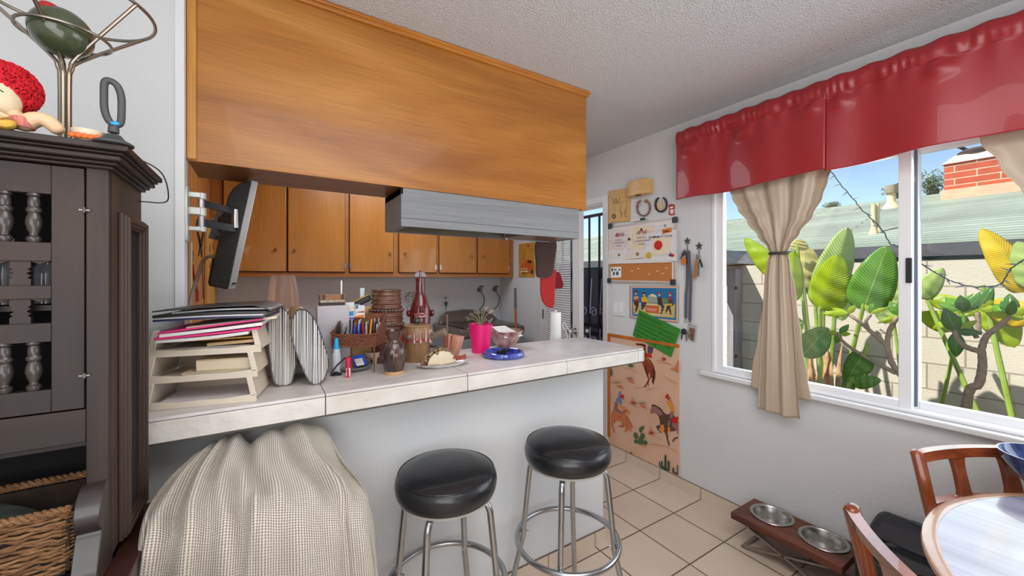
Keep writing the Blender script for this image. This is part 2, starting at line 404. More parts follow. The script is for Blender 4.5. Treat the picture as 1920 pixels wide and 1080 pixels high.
# ---- range hood
M_hood = wood('brushed_grey_laminate', (126, 129, 132), (140, 143, 146), 'x', .42, 1.5, 40, warp=.3)
M_hin = mat('greasy_hood_steel', (120, 112, 98), .35, .8, .2, 5)
hx0, hx1, hy0, hy1, hz0, hz1 = .485, 1.478, 1.638, 1.898, 1.640, 1.8025
hood = thing('range_hood', 'grey brushed range hood hanging below the plywood cabinet', 'range hood', ((hx0+hx1)/2, 1.77, hz0))
b = MB(); b.box(hx0, hx1, hy0, hy0+.008, hz0, hz1); b.box(hx0, hx0+.008, hy0+.008, hy1, hz0, hz1); b.box(hx0, hx1, hy1-.008, hy1, hz0, hz1); b.box(hx1-.008, hx1, hy0+.008, hy1-.008, hz0, hz1)
b.box(hx0, hx0+.008, hy0, hy1, hz1-.028, hz1); b.build('shell', M_hood, hood, bevel=.001)
b = MB(); b.box(hx0+.001, hx1-.001, hy0-.0015, hy0, hz0+.034, hz0+.0355); b.build('crease', mat('hood_crease', (60, 63, 66), .6), hood)
b = MB(); b.box(hx0+.008, hx1-.008, hy0+.008, hy1-.008, hz0+.05, hz0+.054); b.box(hx0+.008, hx1-.24, hy1-.032, hy1-.008, hz0+.002, hz0+.05); b.box(hx0+.008, hx0+.03, hy0+.01, hy1-.01, hz0, hz0+.012); b.build('inner_pan', M_hin, hood)
M_mesh = mat('hood_filter_mesh', (112, 106, 92), .4, .7, .25, 90)
b = MB(); b.box(hx0+.30, hx0+.62, hy0+.03, hy1-.04, hz0+.035, hz0+.045); f_ = b.build('filter', M_mesh, hood)
b = MB(); rect = [(hx0+.29, hy0+.025), (hx0+.63, hy0+.025), (hx0+.63, hy1-.035), (hx0+.29, hy1-.035)]
for i in range(4): b.beam((*rect[i], hz0+.036), (*rect[(i+1) % 4], hz0+.036), .012, .014)
b.build('filter_frame', mat('hood_filter_frame', (170, 160, 135), .35, .7), f_)
b = MB(); b.box(hx1-.34, hx1-.01, hy0+.012, hy1-.012, hz0+.004, hz0+.03); b.build('control_box', mat('brown_enamel', (118, 92, 78), .35), hood, bevel=.004)
b = MB(); b.box(hx1-.345, hx1-.335, hy1-.04, hy1-.012, hz0-.004, hz0+.03); b.build('bracket', M_steel, hood)

# ---- breakfast bar worktop: substrate, top tiles, front edge tiles
M_ctile = mat('bar_tile', (200, 193, 190), .38, var=.05, scale=6, bump=.5, bscale=16, col2=(222, 218, 218))
M_cedge = mat('bar_edge_tile', (206, 200, 192), .5, var=.05, scale=7, bump=.9, bscale=14, col2=(226, 223, 218))
M_grout = mat('bar_grout', (104, 98, 92), .8)
CT = 1.06; CF = 1.341; CBK = 1.812
xs = [-.27, .160, .6485, 1.136, 1.606, 1.648]
wt = thing('worktop', 'tiled breakfast bar worktop with wide off-white tiles and thick edge', 'worktop', (.68, 1.56, .98))
b = MB(); b.use(M_grout); b.box(-.27, 1.642, CF+.006, CBK-.004, .999, CT-.0025)
b.use(M_ctile)
for x0, x1 in zip(xs, xs[1:]): b.box(x0+.0014, x1-.0014, CF, CBK, CT-.009, CT)
b.build('tile_top', None, wt, bevel=.0012)
b = MB(); b.use(M_cedge)
zl = lambda x: .999-.006*(x+.27)/1.9
for x0, x1 in zip(xs, xs[1:]):
    b.box(x0+.0014, x1-.0014, CF-.004, CF+.008, .9945, CT-.0105)
b.box(1.640, 1.652, CF-.004, CBK, .9945, CT-.0105)
b.use(M_grout); b.box(-.268, 1.648, CF+.008, CBK, .985, .9985)
b.build('edge_tiles', None, wt, bevel=.002)

# ---- wall cabinets on the back wall
UB = 1.433; cf = 3.73
M_gap = mat('dark_gap', (70, 38, 18), .7)
def wall_cabinet(x0, x1, doors, label):
    t = thing('wall_cabinet', label, 'cabinet', ((x0+x1)/2, 3.88, UB), 'amber wall cabinets in the kitchen')
    b = MB(); b.box(x0, x1, cf, KY-.002, UB, 2.455); b.build('body', M_frame, t, bevel=.001)
    for dx0, dx1, kx, hx in doors:
        b = MB(); b.box(dx0, dx1, cf-.019, cf, UB+.044, 2.40); d = b.build('door', M_door, t, bevel=.004)
        b = MB(); b.use(M_gap); b.box(dx0-.006, dx1+.006, cf-.0015, cf-.0005, UB+.036, UB+.044); b.box(dx0-.007, dx0, cf-.0015, cf-.0005, UB+.04, 2.40); b.box(dx1, dx1+.005, cf-.0015, cf-.0005, UB+.04, 2.40); b.build('door_reveal', None, t)
        b = MB(); b.M = frame3(Vector((kx, cf-.019, 1.655)), (1, 0, 0), (0, 0, 1))
        b.lathe([(.006, 0), (.005, .008), (.012, .014), (.014, .02), (.010, .026), (0, .028)], n=16); b.M = None
        k = b.build('knob', M_brass, d)
        b = MB(); b.box(hx-.009, hx+.009, cf-.022, cf-.017, UB+.075, UB+.12); b.cyl((hx, cf-.022, UB+.07), (hx, cf-.022, UB+.125), .004, n=8); b.build('hinge', M_steel, d)
    return t
wall_cabinet(-.348, .157, [(-.268, .150, .076, -.262)], 'amber wall cabinet behind the tilted monitor')
wall_cabinet(.158, 1.062, [(.163, .600, .213, .594), (.640, 1.025, .99, .648)], 'widest amber wall cabinet, left of the hood end')
wall_cabinet(1.063, W-.004, [(1.060+.02, 1.455, 1.135, 1.447), (1.487, 1.895, 1.835, 1.497), (1.925, 2.31, 1.975, 2.305)], 'amber wall cabinet in the right kitchen corner beside the car poster')

# ---- door ajar with glass and mini blinds, hinged at the far jamb
ang = radians(14.5)
hp = Vector((W-.012, DY1-.014, 0)); dw = .78
ud = Vector((-sin(ang), -cos(ang), 0)); nd = Vector((cos(ang)*-1, sin(ang), 0))   # along the leaf, and its room-side normal
door = thing('door_1', 'white back door standing ajar with a glass pane and mini blinds', 'door', hp, kind='structure')
def DP(s, h, d=0): return hp+ud*s+nd*d+Vector((0, 0, h))
def dbox(b, s0, s1, h0, h1, d0, d1): b.hexa([DP(s0, h0, d0), DP(s1, h0, d0), DP(s1, h0, d1), DP(s0, h0, d1)], [DP(s0, h1, d0), DP(s1, h1, d0), DP(s1, h1, d1), DP(s0, h1, d1)])
b = MB(); dbox(b, 0, .13, .01, 2.03, -.02, .02); dbox(b, dw-.13, dw, .01, 2.03, -.02, .02); dbox(b, .13, dw-.13, .01, .25, -.02, .02); dbox(b, .13, dw-.13, 1.9, 2.03, -.02, .02)
b.build('leaf', M_trim, door, bevel=.003)
b = MB(); dbox(b, .12, dw-.12, .25, 1.9, -.003, .003); b.build('pane', M_pane, door, smooth=0)
b = MB(); M_blind = mat('blind_slats', (214, 216, 219), .45, var=.02)
h = .72
while h < 1.88:
    b.hexa([DP(.12, h, .046), DP(dw-.12, h, .046), DP(dw-.12, h+.017, .034), DP(.12, h+.017, .034)], [DP(.12, h+.0012, .0475), DP(dw-.12, h+.0012, .0475), DP(dw-.12, h+.0182, .0355), DP(.12, h+.0182, .0355)]); h += .0205
dbox(b, .12, dw-.12, .70, .715, .028, .05); dbox(b, .11, dw-.11, 1.88, 1.91, .022, .055)
for s_ in (.2, .5): b.cyl(DP(s_, .7, .04), DP(s_, 1.9, .04), .0012, n=5)
b.build('mini_blinds', M_blind, door)
b = MB(); c0 = DP(dw-.055, .985, .02)
b.cyl(c0, c0+nd*.012, .03, .028); b.cyl(c0+nd*.01, c0+nd*.04, .012); b.ball(c0+nd*.055, .025); b.cyl(c0-nd*.04, c0-nd*.052, .03); b.ball(c0-nd*.095, .025); b.build('doorknob', M_steel, door)
b = MB()
for hh in (.3, 1.02, 1.75): b.cyl(DP(-.002, hh, .018), DP(-.002, hh+.09, .018), .008, n=10); dbox(b, 0, .03, hh, hh+.09, .02, .022)
b.build('hinges', M_steel, door)

# ---- security screen gate outside the doorway
M_iron = mat('dark_wrought_iron', (48, 50, 66), .45, .3)
gx = W+.105
gate = thing('security_gate', 'dark wrought iron security gate with scrolls outside the doorway', 'gate', (gx, (DY0+DY1)/2, .02))
b = MB()
for y in (DY0+.03, DY1-.03): b.box(gx-.012, gx+.012, y-.014, y+.014, .02, 2.0)
for z in (.04, .93, 1.0, 1.98): b.box(gx-.012, gx+.012, DY0+.03, DY1-.03, z-.012, z+.012)
b.build('frame', M_iron, gate)
for k in range(1, 6):
    y = DY0+.03+k*(DY1-DY0-.06)/6
    b = MB(); b.box(gx-.007, gx+.007, y-.007, y+.007, .05, 1.97); b.build('bar', M_iron, gate)
b = MB()
def scroll(cy, cz, r0, turns, dirn, tail):
    P = []
    for i in range(26):
        a = i/25*turns*2*pi; r = r0*(1-.75*i/25); P.append(Vector((gx-.012, cy+dirn*r*cos(a), cz+r*sin(a))))
    return [Vector((gx-.012, cy+dirn*r0+tail[0], cz+tail[1]))]+P
for y in (DY0+.09, DY0+.215, DY0+.34, DY0+.47, DY0+.6):
    b.tube(smoothpts(scroll(y, 1.12, .045, 1.3, 1, (-.02, .30)), 2), .006, 6); b.tube(smoothpts(scroll(y, .86, .045, 1.3, 1, (0, .12)), 2), .006, 6)
b.build('scrolls', mat('scroll_iron', (168, 168, 196), .4), gate)
b = MB(); b.box(gx+.012, gx+.016, DY0+.03, DY1-.03, .05, 1.50); b.build('lower_panel', mat('gate_mesh', (88, 88, 96), .7, var=.05, scale=200), gate)

# ---- washing machine
M_wash = mat('bronze_enamel', (112, 100, 92), .25, .35, .03); M_wtop = mat('dark_bronze_enamel', (78, 70, 64), .15, .3)
M_wbody = mat('silver_enamel', (150, 152, 156), .35, .4)
wx0, wx1, wy0, wy1 = 1.52, 2.235, 3.30, 4.0
wm = thing('washing_machine', 'bronze top-loading washing machine against the back wall', 'washing machine', ((wx0+wx1)/2, 3.65, 0))
b = MB(); b.box(wx0, wx1, wy0, wy1, .02, .86); b.build('body', M_wbody, wm, bevel=.02, segs=3)
b = MB(); b.box(wx0-.004, wx1+.004, wy0-.012, wy1, .86, .945); b.build('top', M_wash, wm, bevel=.022, segs=3)
b = MB(); b.box(wx0+.05, wx1-.05, wy0+.01, wy1-.19, .945, .965); b.build('lid', M_wtop, wm, bevel=.012, segs=3)
b = MB(); b.box(wx0+.07, wx1-.07, wy0-.002, wy0+.012, .948, .958); b.build('lid_lip', M_steel, wm)
b = MB(); b.prism([(wx0, wy1-.20, .945), (wx0+.06, wy1-.15, 1.02), (wx0+.15, wy1-.10, 1.062), ((wx0+wx1)/2, wy1-.09, 1.075), (wx1-.15, wy1-.10, 1.062), (wx1-.06, wy1-.15, 1.02), (wx1, wy1-.20, .945)], (0, .085, 0)); b.build('control_panel', M_wash, wm, bevel=.01)
for x in (wx1-.2, wx1-.3): b = MB(); b.cyl((x, wy1-.12, 1.015), (x, wy1-.165, 1.01), .022); b.build('dial', M_wtop, wm)
for x in (wx0+.07, wx1-.07):
    for y in (wy0+.07, wy1-.07): b = MB(); b.cyl((x, y, 0), (x, y, .03), .02); b.build('foot', M_wtop, wm)

# ---- outlet, taps with hoses, broom, wall lettering
M_plate = mat('white_plate', (205, 207, 210), .4)
o_ = thing('power_outlet', 'white wall outlet with a grey plug above the washing machine', 'outlet', (1.681, KY, 1.115))
b = MB(); b.box(1.643, 1.719, KY-.006, KY, 1.12, 1.238); b.build('cover_plate', M_plate, o_, bevel=.003)
for z in (1.205, 1.152): b = MB(); b.cyl((1.681, KY-.006, z), (1.681, KY-.009, z), .016); b.build('socket', mat('outlet_grey', (150, 152, 156), .5), o_)
b = MB(); M_plug = mat('grey_plug', (70, 72, 76), .6); b.lathe([(.014, .035), (.016, .02), (.008, -.01), (.004, -.02)][::-1], (1.681, KY-.022, 1.13), 12); b.tube(smoothpts([(1.681, KY-.02, 1.11), (1.683, KY-.008, 1.09), (1.684, KY-.006, 1.07)], 4), .003, 6)
tag(b.build('plug', M_plug), 'grey power plug with cable in the kitchen wall outlet', 'plug')
for x, lab in ((2.103, 'left of the two wall taps feeding grey hoses to the washer'), (2.305, 'right of the two wall taps, nearest the kitchen corner')):
    t = thing('wall_tap', lab, 'tap', (x, KY, 1.25), 'washer taps on the back wall')
    b = MB(); b.cyl((x, KY, 1.29), (x, KY-.01, 1.29), .03); b.cyl((x, KY-.01, 1.29), (x, KY-.06, 1.285), .011, n=10); b.cyl((x, KY-.055, 1.30), (x, KY-.06, 1.25), .012, n=10); b.build('spout', mat('dull_chrome', (140, 140, 140), .35, .9), t)
    b = MB(); b.cyl((x, KY-.058, 1.30), (x, KY-.058, 1.325), .005, n=8); b.cyl((x-.028, KY-.058, 1.33), (x+.028, KY-.058, 1.33), .006, n=8); b.build('handle', mat('dark_tap_handle', (60, 60, 62), .5), t)
    b = MB(); b.tube(smoothpts([(x, KY-.058, 1.255), (x+.03, KY-.07, 1.19), (x+.01, KY-.06, 1.10), (x-.04, KY-.03, 1.05)], 5), .009, 8); b.build('hose', mat('grey_hose', (128, 130, 133), .5, .3), t)
bt = onx(966, 540, W-.02); bt = Vector((W-.02, 3.22, 0)); _p = ray(966, 540); bt = _at(966, 540, 3.24/_p.y); bb_ = Vector((bt.x-.03, 3.16, .0))
br = thing('broom', 'broom with orange pole and grey grip leaning beside the washing machine', 'broom', bb_)
d_ = bt-bb_; b = MB(); b.cyl(bb_+Vector((0, 0, .12)), bb_+d_*.86, .011); b.build('pole', mat('orange_pole', (176, 78, 44), .5), br)
b = MB(); b.cyl(bb_+d_*.85, bt, .014, .012); b.build('grip', mat('grey_grip', (92, 92, 94), .6), br)
b = MB(); b.hexa([bb_+Vector((-.03, -.14, 0)), bb_+Vector((.03, -.14, 0)), bb_+Vector((.03, .14, 0)), bb_+Vector((-.03, .14, 0))], [bb_+Vector((-.02, -.1, .14)), bb_+Vector((.02, -.1, .14)), bb_+Vector((.02, .1, .14)), bb_+Vector((-.02, .1, .14))]); b.build('bristles', mat('grey_bristles', (80, 80, 84), .9, bump=.5), br)
# faint drawn characters on the wall
b = MB(); M_ink = mat('grey_ink', (120, 124, 130), .8)
def stroke(P, r=.0035): b.tube([Vector((p[0], KY-.001, p[1])) for p in P], r, 5, flat=(1, 1))
cx_, cz_ = 1.281, 1.18
for P in ([(-.05, .09), (.06, .10)], [(0, .12), (-.01, .06)], [(-.07, .05), (-.03, .07), (.02, .05), (.07, .07)], [(.03, .10), (.05, .03)], [(-.06, .0), (-.02, .03), (.0, -.01), (-.04, -.02)], [(.02, .02), (.06, .0), (.02, -.03)], [(-.02, -.05), (.03, -.04), (.05, -.08), (.0, -.10), (-.04, -.08), (-.02, -.05)], [(-.03, .08), (-.05, .02)], [(.05, .11), (.08, .09)]):
    stroke([(cx_+p[0]*.8, cz_+p[1]*.9) for p in P])
tag(b.build('wall_drawing', M_ink), 'faint grey brushwork characters drawn on the kitchen back wall', 'wall decoration')

# ---- towels and mitts hanging under the hood's right end
def cloth_sheet(name, pts2d, y, th, m, lab, cat, parent=None):
    b = MB(); b.prism([(p[0], y, p[1]) for p in pts2d], (0, th, 0)); o = b.build(name, m, parent, bevel=th*.4, segs=3)
    if lab: tag(o, lab, cat)
    return o
def px_poly(P, y): return [(q.x, q.z) for q in (ony(u, v, y) for u, v in P)]
M_mitt = mat('brown_towel', (66, 44, 36), .95, var=.08, scale=60, bump=.4, bscale=300, sheen=.3)
M_red = mat('red_quilted_cloth', (176, 22, 26), .8, var=.08, scale=30, bump=.3, bscale=200, sheen=.2)
yk = 1.925
P = smoothpts([Vector((*q, 0)) for q in [(1007, 450), (1043, 450), (1041, 490), (1038, 512), (1030, 520), (1014, 521), (1007, 516), (1006, 490)]], 3, True)
ot = cloth_sheet('kitchen_towel', px_poly([(p.x, p.y) for p in P], yk), yk, .018, M_mitt, 'dark brown towel hanging below the right end of the range hood', 'towel')
P = smoothpts([Vector((*q, 0)) for q in [(1016, 512), (1026, 515), (1043, 505), (1041, 540), (1040, 572), (1034, 578), (1024, 572), (1016, 555)]], 3, True)
cloth_sheet('oven_mitt', px_poly([(p.x, p.y) for p in P], yk+.03), yk+.03, .018, M_red, 'bright red oven mitt hanging behind the brown towel', 'oven mitt')
P = [(1040, 514), (1047, 509), (1052, 513), (1058, 534), (1056, 541), (1040, 542)]
cloth_sheet('pot_holder', px_poly(P, yk+.06), yk+.062, .018, mat('dark_red_cloth', (120, 14, 26), .85, bump=.3, bscale=200), 'dark red pot holder beside the bright red oven mitt', 'pot holder')
b = MB(); q0 = ony(1010, 450, 1.95); q1 = ony(1060, 449, 1.95)
b.cyl(q0+Vector((0, 0, .002)), q1+Vector((0, 0, .006)), .008); b.build('rail', mat('black_rail', (36, 36, 38), .5), hood)
for q in (q0+Vector((.02, 0, .002)), q1-Vector((.02, 0, -.004))):
    b = MB(); b.box(q.x-.008, q.x+.008, hy1-.008, q.y, q.z-.006, q.z+.012); b.build('rail_bracket', mat('black_rail', (36, 36, 38), .5), hood)
b = MB(); b.box(ony(1011, 450, yk).x, ony(1042, 450, yk).x, yk-.001, 1.954, q0.z+.004, q0.z+.014); b.build('fold', M_mitt, ot)
b = MB(); v0 = ony(1046, 510, yk+.07); b.tube([v0, v0+Vector((.0, 0, .06)), Vector((v0.x, 1.95, q0.z+.012))], .0025, 6); b.build('hanging_loop', mat('cream_cord', (200, 190, 170), .8), bpy.data.objects['pot_holder'])
b = MB(); v0 = ony(1032, 513, yk+.04); b.tube([v0, v0+Vector((.0, 0, .06)), Vector((v0.x, 1.95, q0.z+.012))], .0025, 6); b.build('hanging_loop', mat('cream_cord', (200, 190, 170), .8), bpy.data.objects['oven_mitt'])

# ---- car poster on the right kitchen wall
pw0, pw1, pz0, pz1 = 3.313, 3.616, 1.43, 1.80
pc = W-.003
def wp(y, z, d=0): return Vector((W-d, y, z))
t = thing('car_poster', 'yellow poster of an orange old car beside the wall cabinets', 'poster', (W, (pw0+pw1)/2, pz0))
b = MB(); b.box(W-.003, W, pw0, pw1, pz0, pz1); b.build('sheet', mat('ochre_poster', (178, 120, 40), .6, var=.2, scale=9, col2=(206, 156, 66)), t)
b = MB(); b.use(mat('poster_orange', (196, 92, 34), .6)); u = lambda a, c: (W-.0035, pw1-a*(pw1-pw0), pz0+c*(pz1-pz0))
b.prism([u(*q) for q in [(.12, .2), (.15, .36), (.3, .4), (.45, .44), (.55, .52), (.8, .5), (.95, .4), (.97, .2), (.8, .12), (.4, .12)]][::-1], (-.001, 0, 0))
b.use(mat('poster_dark', (60, 44, 34), .6))
b.prism([u(*q) for q in [(.56, .42), (.62, .5), (.8, .48), (.86, .41)]][::-1], (-.0015, 0, 0))
for a in (.3, .85): b.cyl(Vector(u(a, .15)), Vector(u(a, .15))+Vector((-.0018, 0, 0)), .022)
b.use(mat('poster_cream', (224, 206, 160), .6))
for a in (.2, .35, .5): b.cyl(Vector(u(a, .25)), Vector(u(a, .25))+Vector((-.002, 0, 0)), .012, n=10)
b.prism([u(*q) for q in [(.12, .15), (.12, .19), (.62, .2), (.62, .16)]][::-1], (-.002, 0, 0))
b.build('print', None, t, smooth=0); b = MB(); b.use(mat('poster_dark', (60, 44, 34), .6)); text_mb(b, '66', frame3(Vector(u(.52, .88)), (0, -1, 0), (0, 0, 1)), .055)
b.build('lettering', None, t, smooth=0)
# ================================================================ MONITOR ON ITS ARM, TOOLS ON THE BOARDED WALL
M_alu = mat('cast_aluminium', (205, 205, 200), .4, .5); M_gun = mat('gunmetal', (82, 84, 88), .35, .8)
jx = -.2145
def zz(v, y, u=345): return ony(u, v, y).z
arm = thing('screen_mount', 'white and grey swivelling monitor arm bolted to the end of the wall stub', 'screen mount', (jx, 1.64, 1.55))
z0, z1 = ony(345, 452, 1.60).z, ony(345, 346, 1.60).z
b = MB(); b.prism(smoothpts([(jx, 1.597, z0+.02), (jx, 1.622, z0), (jx, 1.652, z0+.02), (jx, 1.652, z1-.02), (jx, 1.622, z1), (jx, 1.597, z1-.02)], 3, True)[::-1], (.008, 0, 0)); b.build('wall_plate', M_alu, arm, bevel=.002)
kx, ky = jx+.036, 1.655
for a, c in ((360, 372), (388, 404), (424, 434)):
    b = MB(); b.cyl((kx, ky, ony(357, c, ky).z), (kx, ky, ony(357, a, ky).z), .014); b.box(jx+.006, kx, ky-.022, ky, ony(357, c, ky).z+.002, ony(357, a, ky).z-.002); b.build('knuckle', M_alu, arm, bevel=.002)
b = MB(); b.cyl((kx, ky, ony(357, 432, ky).z), (kx, ky, ony(357, 362, ky).z), .009); b.build('pivot', M_steel, arm)
e1 = Vector((kx+.085, 1.80, 0))
for a, a2, c in ((372, 386, 0), (408, 424, 0)):
    zt, zb = ony(357, a, ky).z, ony(357, a2, ky).z
    b = MB(); b.beam((kx, ky, (zt+zb)/2), (e1.x, e1.y, (zt+zb)/2), .008, zt-zb-.002); b.build('link', M_gun, arm, bevel=.001)
zA, zB = ony(378, 424, 1.80).z, ony(378, 388, 1.80).z
b = MB(); b.cyl((e1.x, e1.y, zA), (e1.x, e1.y, zB), .012); b.build('pivot', M_steel, arm)
# monitor: screen tilted, seen from behind and the side
mc = ond(440, 440, 1.52)
mon = thing('monitor', 'black-backed flat monitor with silver bezel, tilted on its wall arm', 'monitor', mc)
# corners of the silver bezel edge on the picture side and the bulging back
d1 = 1.47; d2 = 1.56
T0, T1 = ond(472, 338, d1), ond(484, 341, d1)       # top back edge, top front edge
B0, B1 = ond(427, 543, d1+.02), ond(441, 541, d1+.02)
wv = Vector((-.035, .46, 0))                          # monitor's width, going away from us to the left-back
b = MB(); b.hexa([B0, B1, B1+wv, B0+wv], [T0, T1, T1+wv, T0+wv]); b.build('bezel', mat('silver_bezel', (214, 216, 220), .35, .2), mon, bevel=.002)
Q = [ond(u, v, d1+.01) for u, v in [(472, 339), (450, 343), (438, 352), (428, 366), (391, 536), (427, 543)]]
b = MB(); b.hexa([Q[4]+wv*.06, Q[5], Q[5]+wv, Q[4]+wv*.9], [Q[3]+wv*.06, Q[0], Q[0]+wv, Q[3]+wv*.9])
b = MB(); n_ = len(Q); V0 = Q; V1 = [q+wv*.92 for q in Q]
b._a(V0+V1, [tuple(range(n_)), tuple(n_+k for k in range(n_-1, -1, -1))]+[(k, n_+k, n_+(k+1) % n_, (k+1) % n_) for k in range(n_)])
b.build('back_shell', mat('textured_black_plastic', (54, 54, 54), .55, var=.12, scale=120, bump=.4, bscale=400), mon, bevel=.004)
nrm = (B1-T1).cross(wv).normalized()
pz = ond(415, 420, 1.60)
b = MB(); P0 = ond(424, 396, 1.58); P1 = ond(406, 450, 1.60); b.beam(P0, P1, .055, .006, up=wv)
for f in (.1, .35, .65, .9): b.cyl(lerp(P0, P1, f)+Vector((-.006, -.02, 0)), lerp(P0, P1, f)+Vector((.0, .004, 0)), .005, n=8)
b.build('vesa_bracket', mat('bracket_steel', (120, 122, 126), .35, .8), mon)
e2 = ond(400, 418, 1.62)
b = MB(); b.beam((e1.x, e1.y, (zA+zB)/2+.0), (e2.x, e2.y, (zA+zB)/2-.004), .008, .045); b.build('forearm', M_gun, arm, bevel=.001)
b = MB(); b.cyl(e2+Vector((0, 0, -.018)), e2+Vector((0, 0, .018)), .01); b.cyl(e2, lerp(P0, P1, .45), .008); b.build('tilt_head', M_alu, arm)
b = MB(); b.cyl(ond(441, 531, d1+.012)+Vector((.001, -.002, 0)), ond(441, 531, d1+.012)+Vector((-.004, .006, 0)), .0025); b.cyl(ond(437, 532, d1+.01), ond(437, 532, d1+.012), .004); b.build('screw_hole', mat('black_hole', (12, 12, 12), .6), mon)
b = MB(); b.tube(smoothpts([ond(404, 482, 1.56), ond(392, 481, 1.58), ond(380, 490, 1.6), ond(372, 515, 1.6), ond(362, 545, 1.58), ond(356, 575, 1.56), ond(352, 600, 1.55)], 5), .007, 8); b.build('cable', mat('cream_cable', (196, 188, 172), .5), mon)
b = MB(); b.beam(ond(402, 478, 1.565), ond(393, 532, 1.58), .01, .006); b.build('port_strip', M_steel, mon)

# tools on the boarded wall (x = -.348)
tx = -.346
def T(u, v): return onx(u, v, tx)
b = MB(); p0, p1 = onx(355, 455, tx+.02), onx(351, 560, tx+.03); p1.z = 1.0
bs = thing('wooden_stick', 'pale wooden stick leaning on the boarded wall beside the monitor arm', 'stick', (p1.x, p1.y, 1.0))
b.tube([p0, lerp(p0, p1, .5)+Vector((.004, 0, 0)), p1], [.013, .012, .012]); b.build('shaft', mat('pale_wood', (206, 186, 140), .5), bs)
b = MB(); lv0, lv1 = T(385, 425), T(402, 560); P = [T(384, 426), T(402, 420), T(402, 610), T(383, 610)]
t = thing('spirit_level', 'yellow wooden plank ruler with dark cut-outs on the boarded wall', 'level', (tx, P[0].y, P[2].z))
b.prism(P, (.016, 0, 0)); b.build('body', wood('yellow_plank', (206, 146, 66), (228, 172, 92), 'z', .4), t, bevel=.002)
for u, v, ru, rv in ((392, 438, .05, .03), (388, 466, .025, .045), (394, 462, .02, .03), (388, 497, .02, .03), (395, 497, .02, .03)):
    b = MB(); c = T(u, v); b.M = Matrix.Translation(c+Vector((.016, 0, 0))); b.ball((0, 0, 0), (.003, ru, rv), 12, 6); b.M = None; b.build('cut_out', mat('dark_cutout', (96, 56, 28), .6), t)
t = thing('snips', 'grey steel tin snips hanging on the boarded wall', 'snips', T(374, 480))
b = MB(); b.tube([T(371, 440), T(375, 462), T(372, 480)], [.008, .012, .004], 8, flat=(1, .6)); b.tube([T(380, 438), T(375, 462), T(378, 482)], [.008, .012, .004], 8, flat=(1, .6)); b.build('blades', M_gun, t)
for P_ in ([T(371, 440), T(368, 425), T(370, 412)], [T(380, 438), T(383, 425), T(379, 412)]): b = MB(); b.tube(smoothpts(P_, 3), .007, 8); b.build('handle', mat('black_grip', (40, 40, 42), .6), t)
t = thing('pruning_saw', 'red-handled pruning saw hanging low on the boarded wall', 'saw', T(365, 545))
b = MB(); b.tube(smoothpts([T(361, 496), T(363, 520), T(368, 545), T(368, 565)], 3), [.008]*3+[.012]*4+[.015]*3, 10, flat=(1, .8)); b.build('handle', mat('red_enamel', (150, 30, 34), .35), t)
b = MB(); b.tube([T(361, 496), T(362, 476), T(360, 465)], [.006, .008, .003], 8, flat=(1, .4)); b.build('blade', M_gun, t)
t = thing('file_tool', 'thin steel rasp hanging between the snips and the plank', 'file', T(380, 500))
b = MB(); b.tube([T(381, 560), T(380, 500), T(381, 485)], [.007, .006, .003], 8, flat=(1, .5)); b.build('blade', M_gun, t)
# ================================================================ THINGS ON THE WINDOW WALL
LX, LZ = (0, -1, 0), (0, 0, 1)
class Flat:
    """flat print on the wall traced in the photo's pixels (u, v scaled by a crop's origin and zoom), laid in thin layers"""
    def __init__(s, ox, oy, k, d): s.ox = ox; s.oy = oy; s.k = k; s.d = d; s.b = MB(); s.n = 0
    def p(s, u, v): return (s.ox+u/s.k, s.oy+v/s.k)
    def q(s, u, v, d=None): return onx(*s.p(u, v), W-(s.d if d is None else d))
    def poly(s, m, P, sm=0, lift=None):
        s.n += 1; d = s.d+.00012*s.n if lift is None else lift
        pts = [s.q(u, v, d) for u, v in P]
        if sm: pts = smoothpts(pts, sm, True)
        s.b.use(m); s.b._a(pts, [tuple(range(len(pts)))]); return s
    def line(s, m, P, w=1.2, sm=3):
        s.n += 1; d = s.d+.00012*s.n
        pts = smoothpts([s.q(u, v, d) for u, v in P], sm) if sm and len(P) > 2 else [s.q(u, v, d) for u, v in P]
        s.b.use(m); hw = w/2*.0036/s.k*1.3; V = []
        for i, p in enumerate(pts):
            t = (pts[min(i+1, len(pts)-1)]-pts[max(i-1, 0)]).normalized(); nrm = Vector((0, -t.z, t.y)); f = 1 if 0 < i < len(pts)-1 else .3
            V += [p+nrm*hw*f, p-nrm*hw*f]
        s.b._a(V, [(2*i, 2*i+2, 2*i+3, 2*i+1) for i in range(len(pts)-1)]); return s
    def ell(s, m, u, v, ru, rv, rot=0, n=18):
        return s.poly(m, [(u+ru*cos(a)*cos(rot)-rv*sin(a)*sin(rot), v+ru*cos(a)*sin(rot)+rv*sin(a)*cos(rot)) for a in [2*pi*k/n for k in range(n)]])
    def text(s, m, txt, u, v, h, u2=None, align='LEFT', shear=0, ang=None):
        """cap height h in crop pixels, baseline starts at u, v and heads to u2[0], u2[1]"""
        s.n += 1; d = s.d+.0002*s.n; o = s.q(u, v, d); up = (s.q(u, v-h, d)-o).length/.69
        e = (s.q(*u2, d)-o) if u2 else Vector(LX); w = e.length; e.normalize(); upv = Vector((-1, 0, 0)).cross(e)
        s.b.use(m)
        if u2 and align == 'FIT':
            tmp = MB(); tmp.use(m); text_mb(tmp, txt, Matrix.Identity(4), 1.0, 'LEFT', shear)
            wd = max(p.x for p in tmp.v) or 1
            M = frame3(o, e*(w/wd), upv*up); M2 = M.copy()
            for i in range(3): M2[i][2] = 0
            b0 = len(s.b.v)
            for p in tmp.v: s.b.v.append(M2 @ p)
            for f in tmp.f: s.b.f.append([b0+i for i in f]); s.b.fm.append(s.b.cur)
        else: text_mb(s.b, txt, frame3(o, e, upv), up, align, shear)
        return s
fm = lambda n, c: mat(n, c, .65, var=.03)
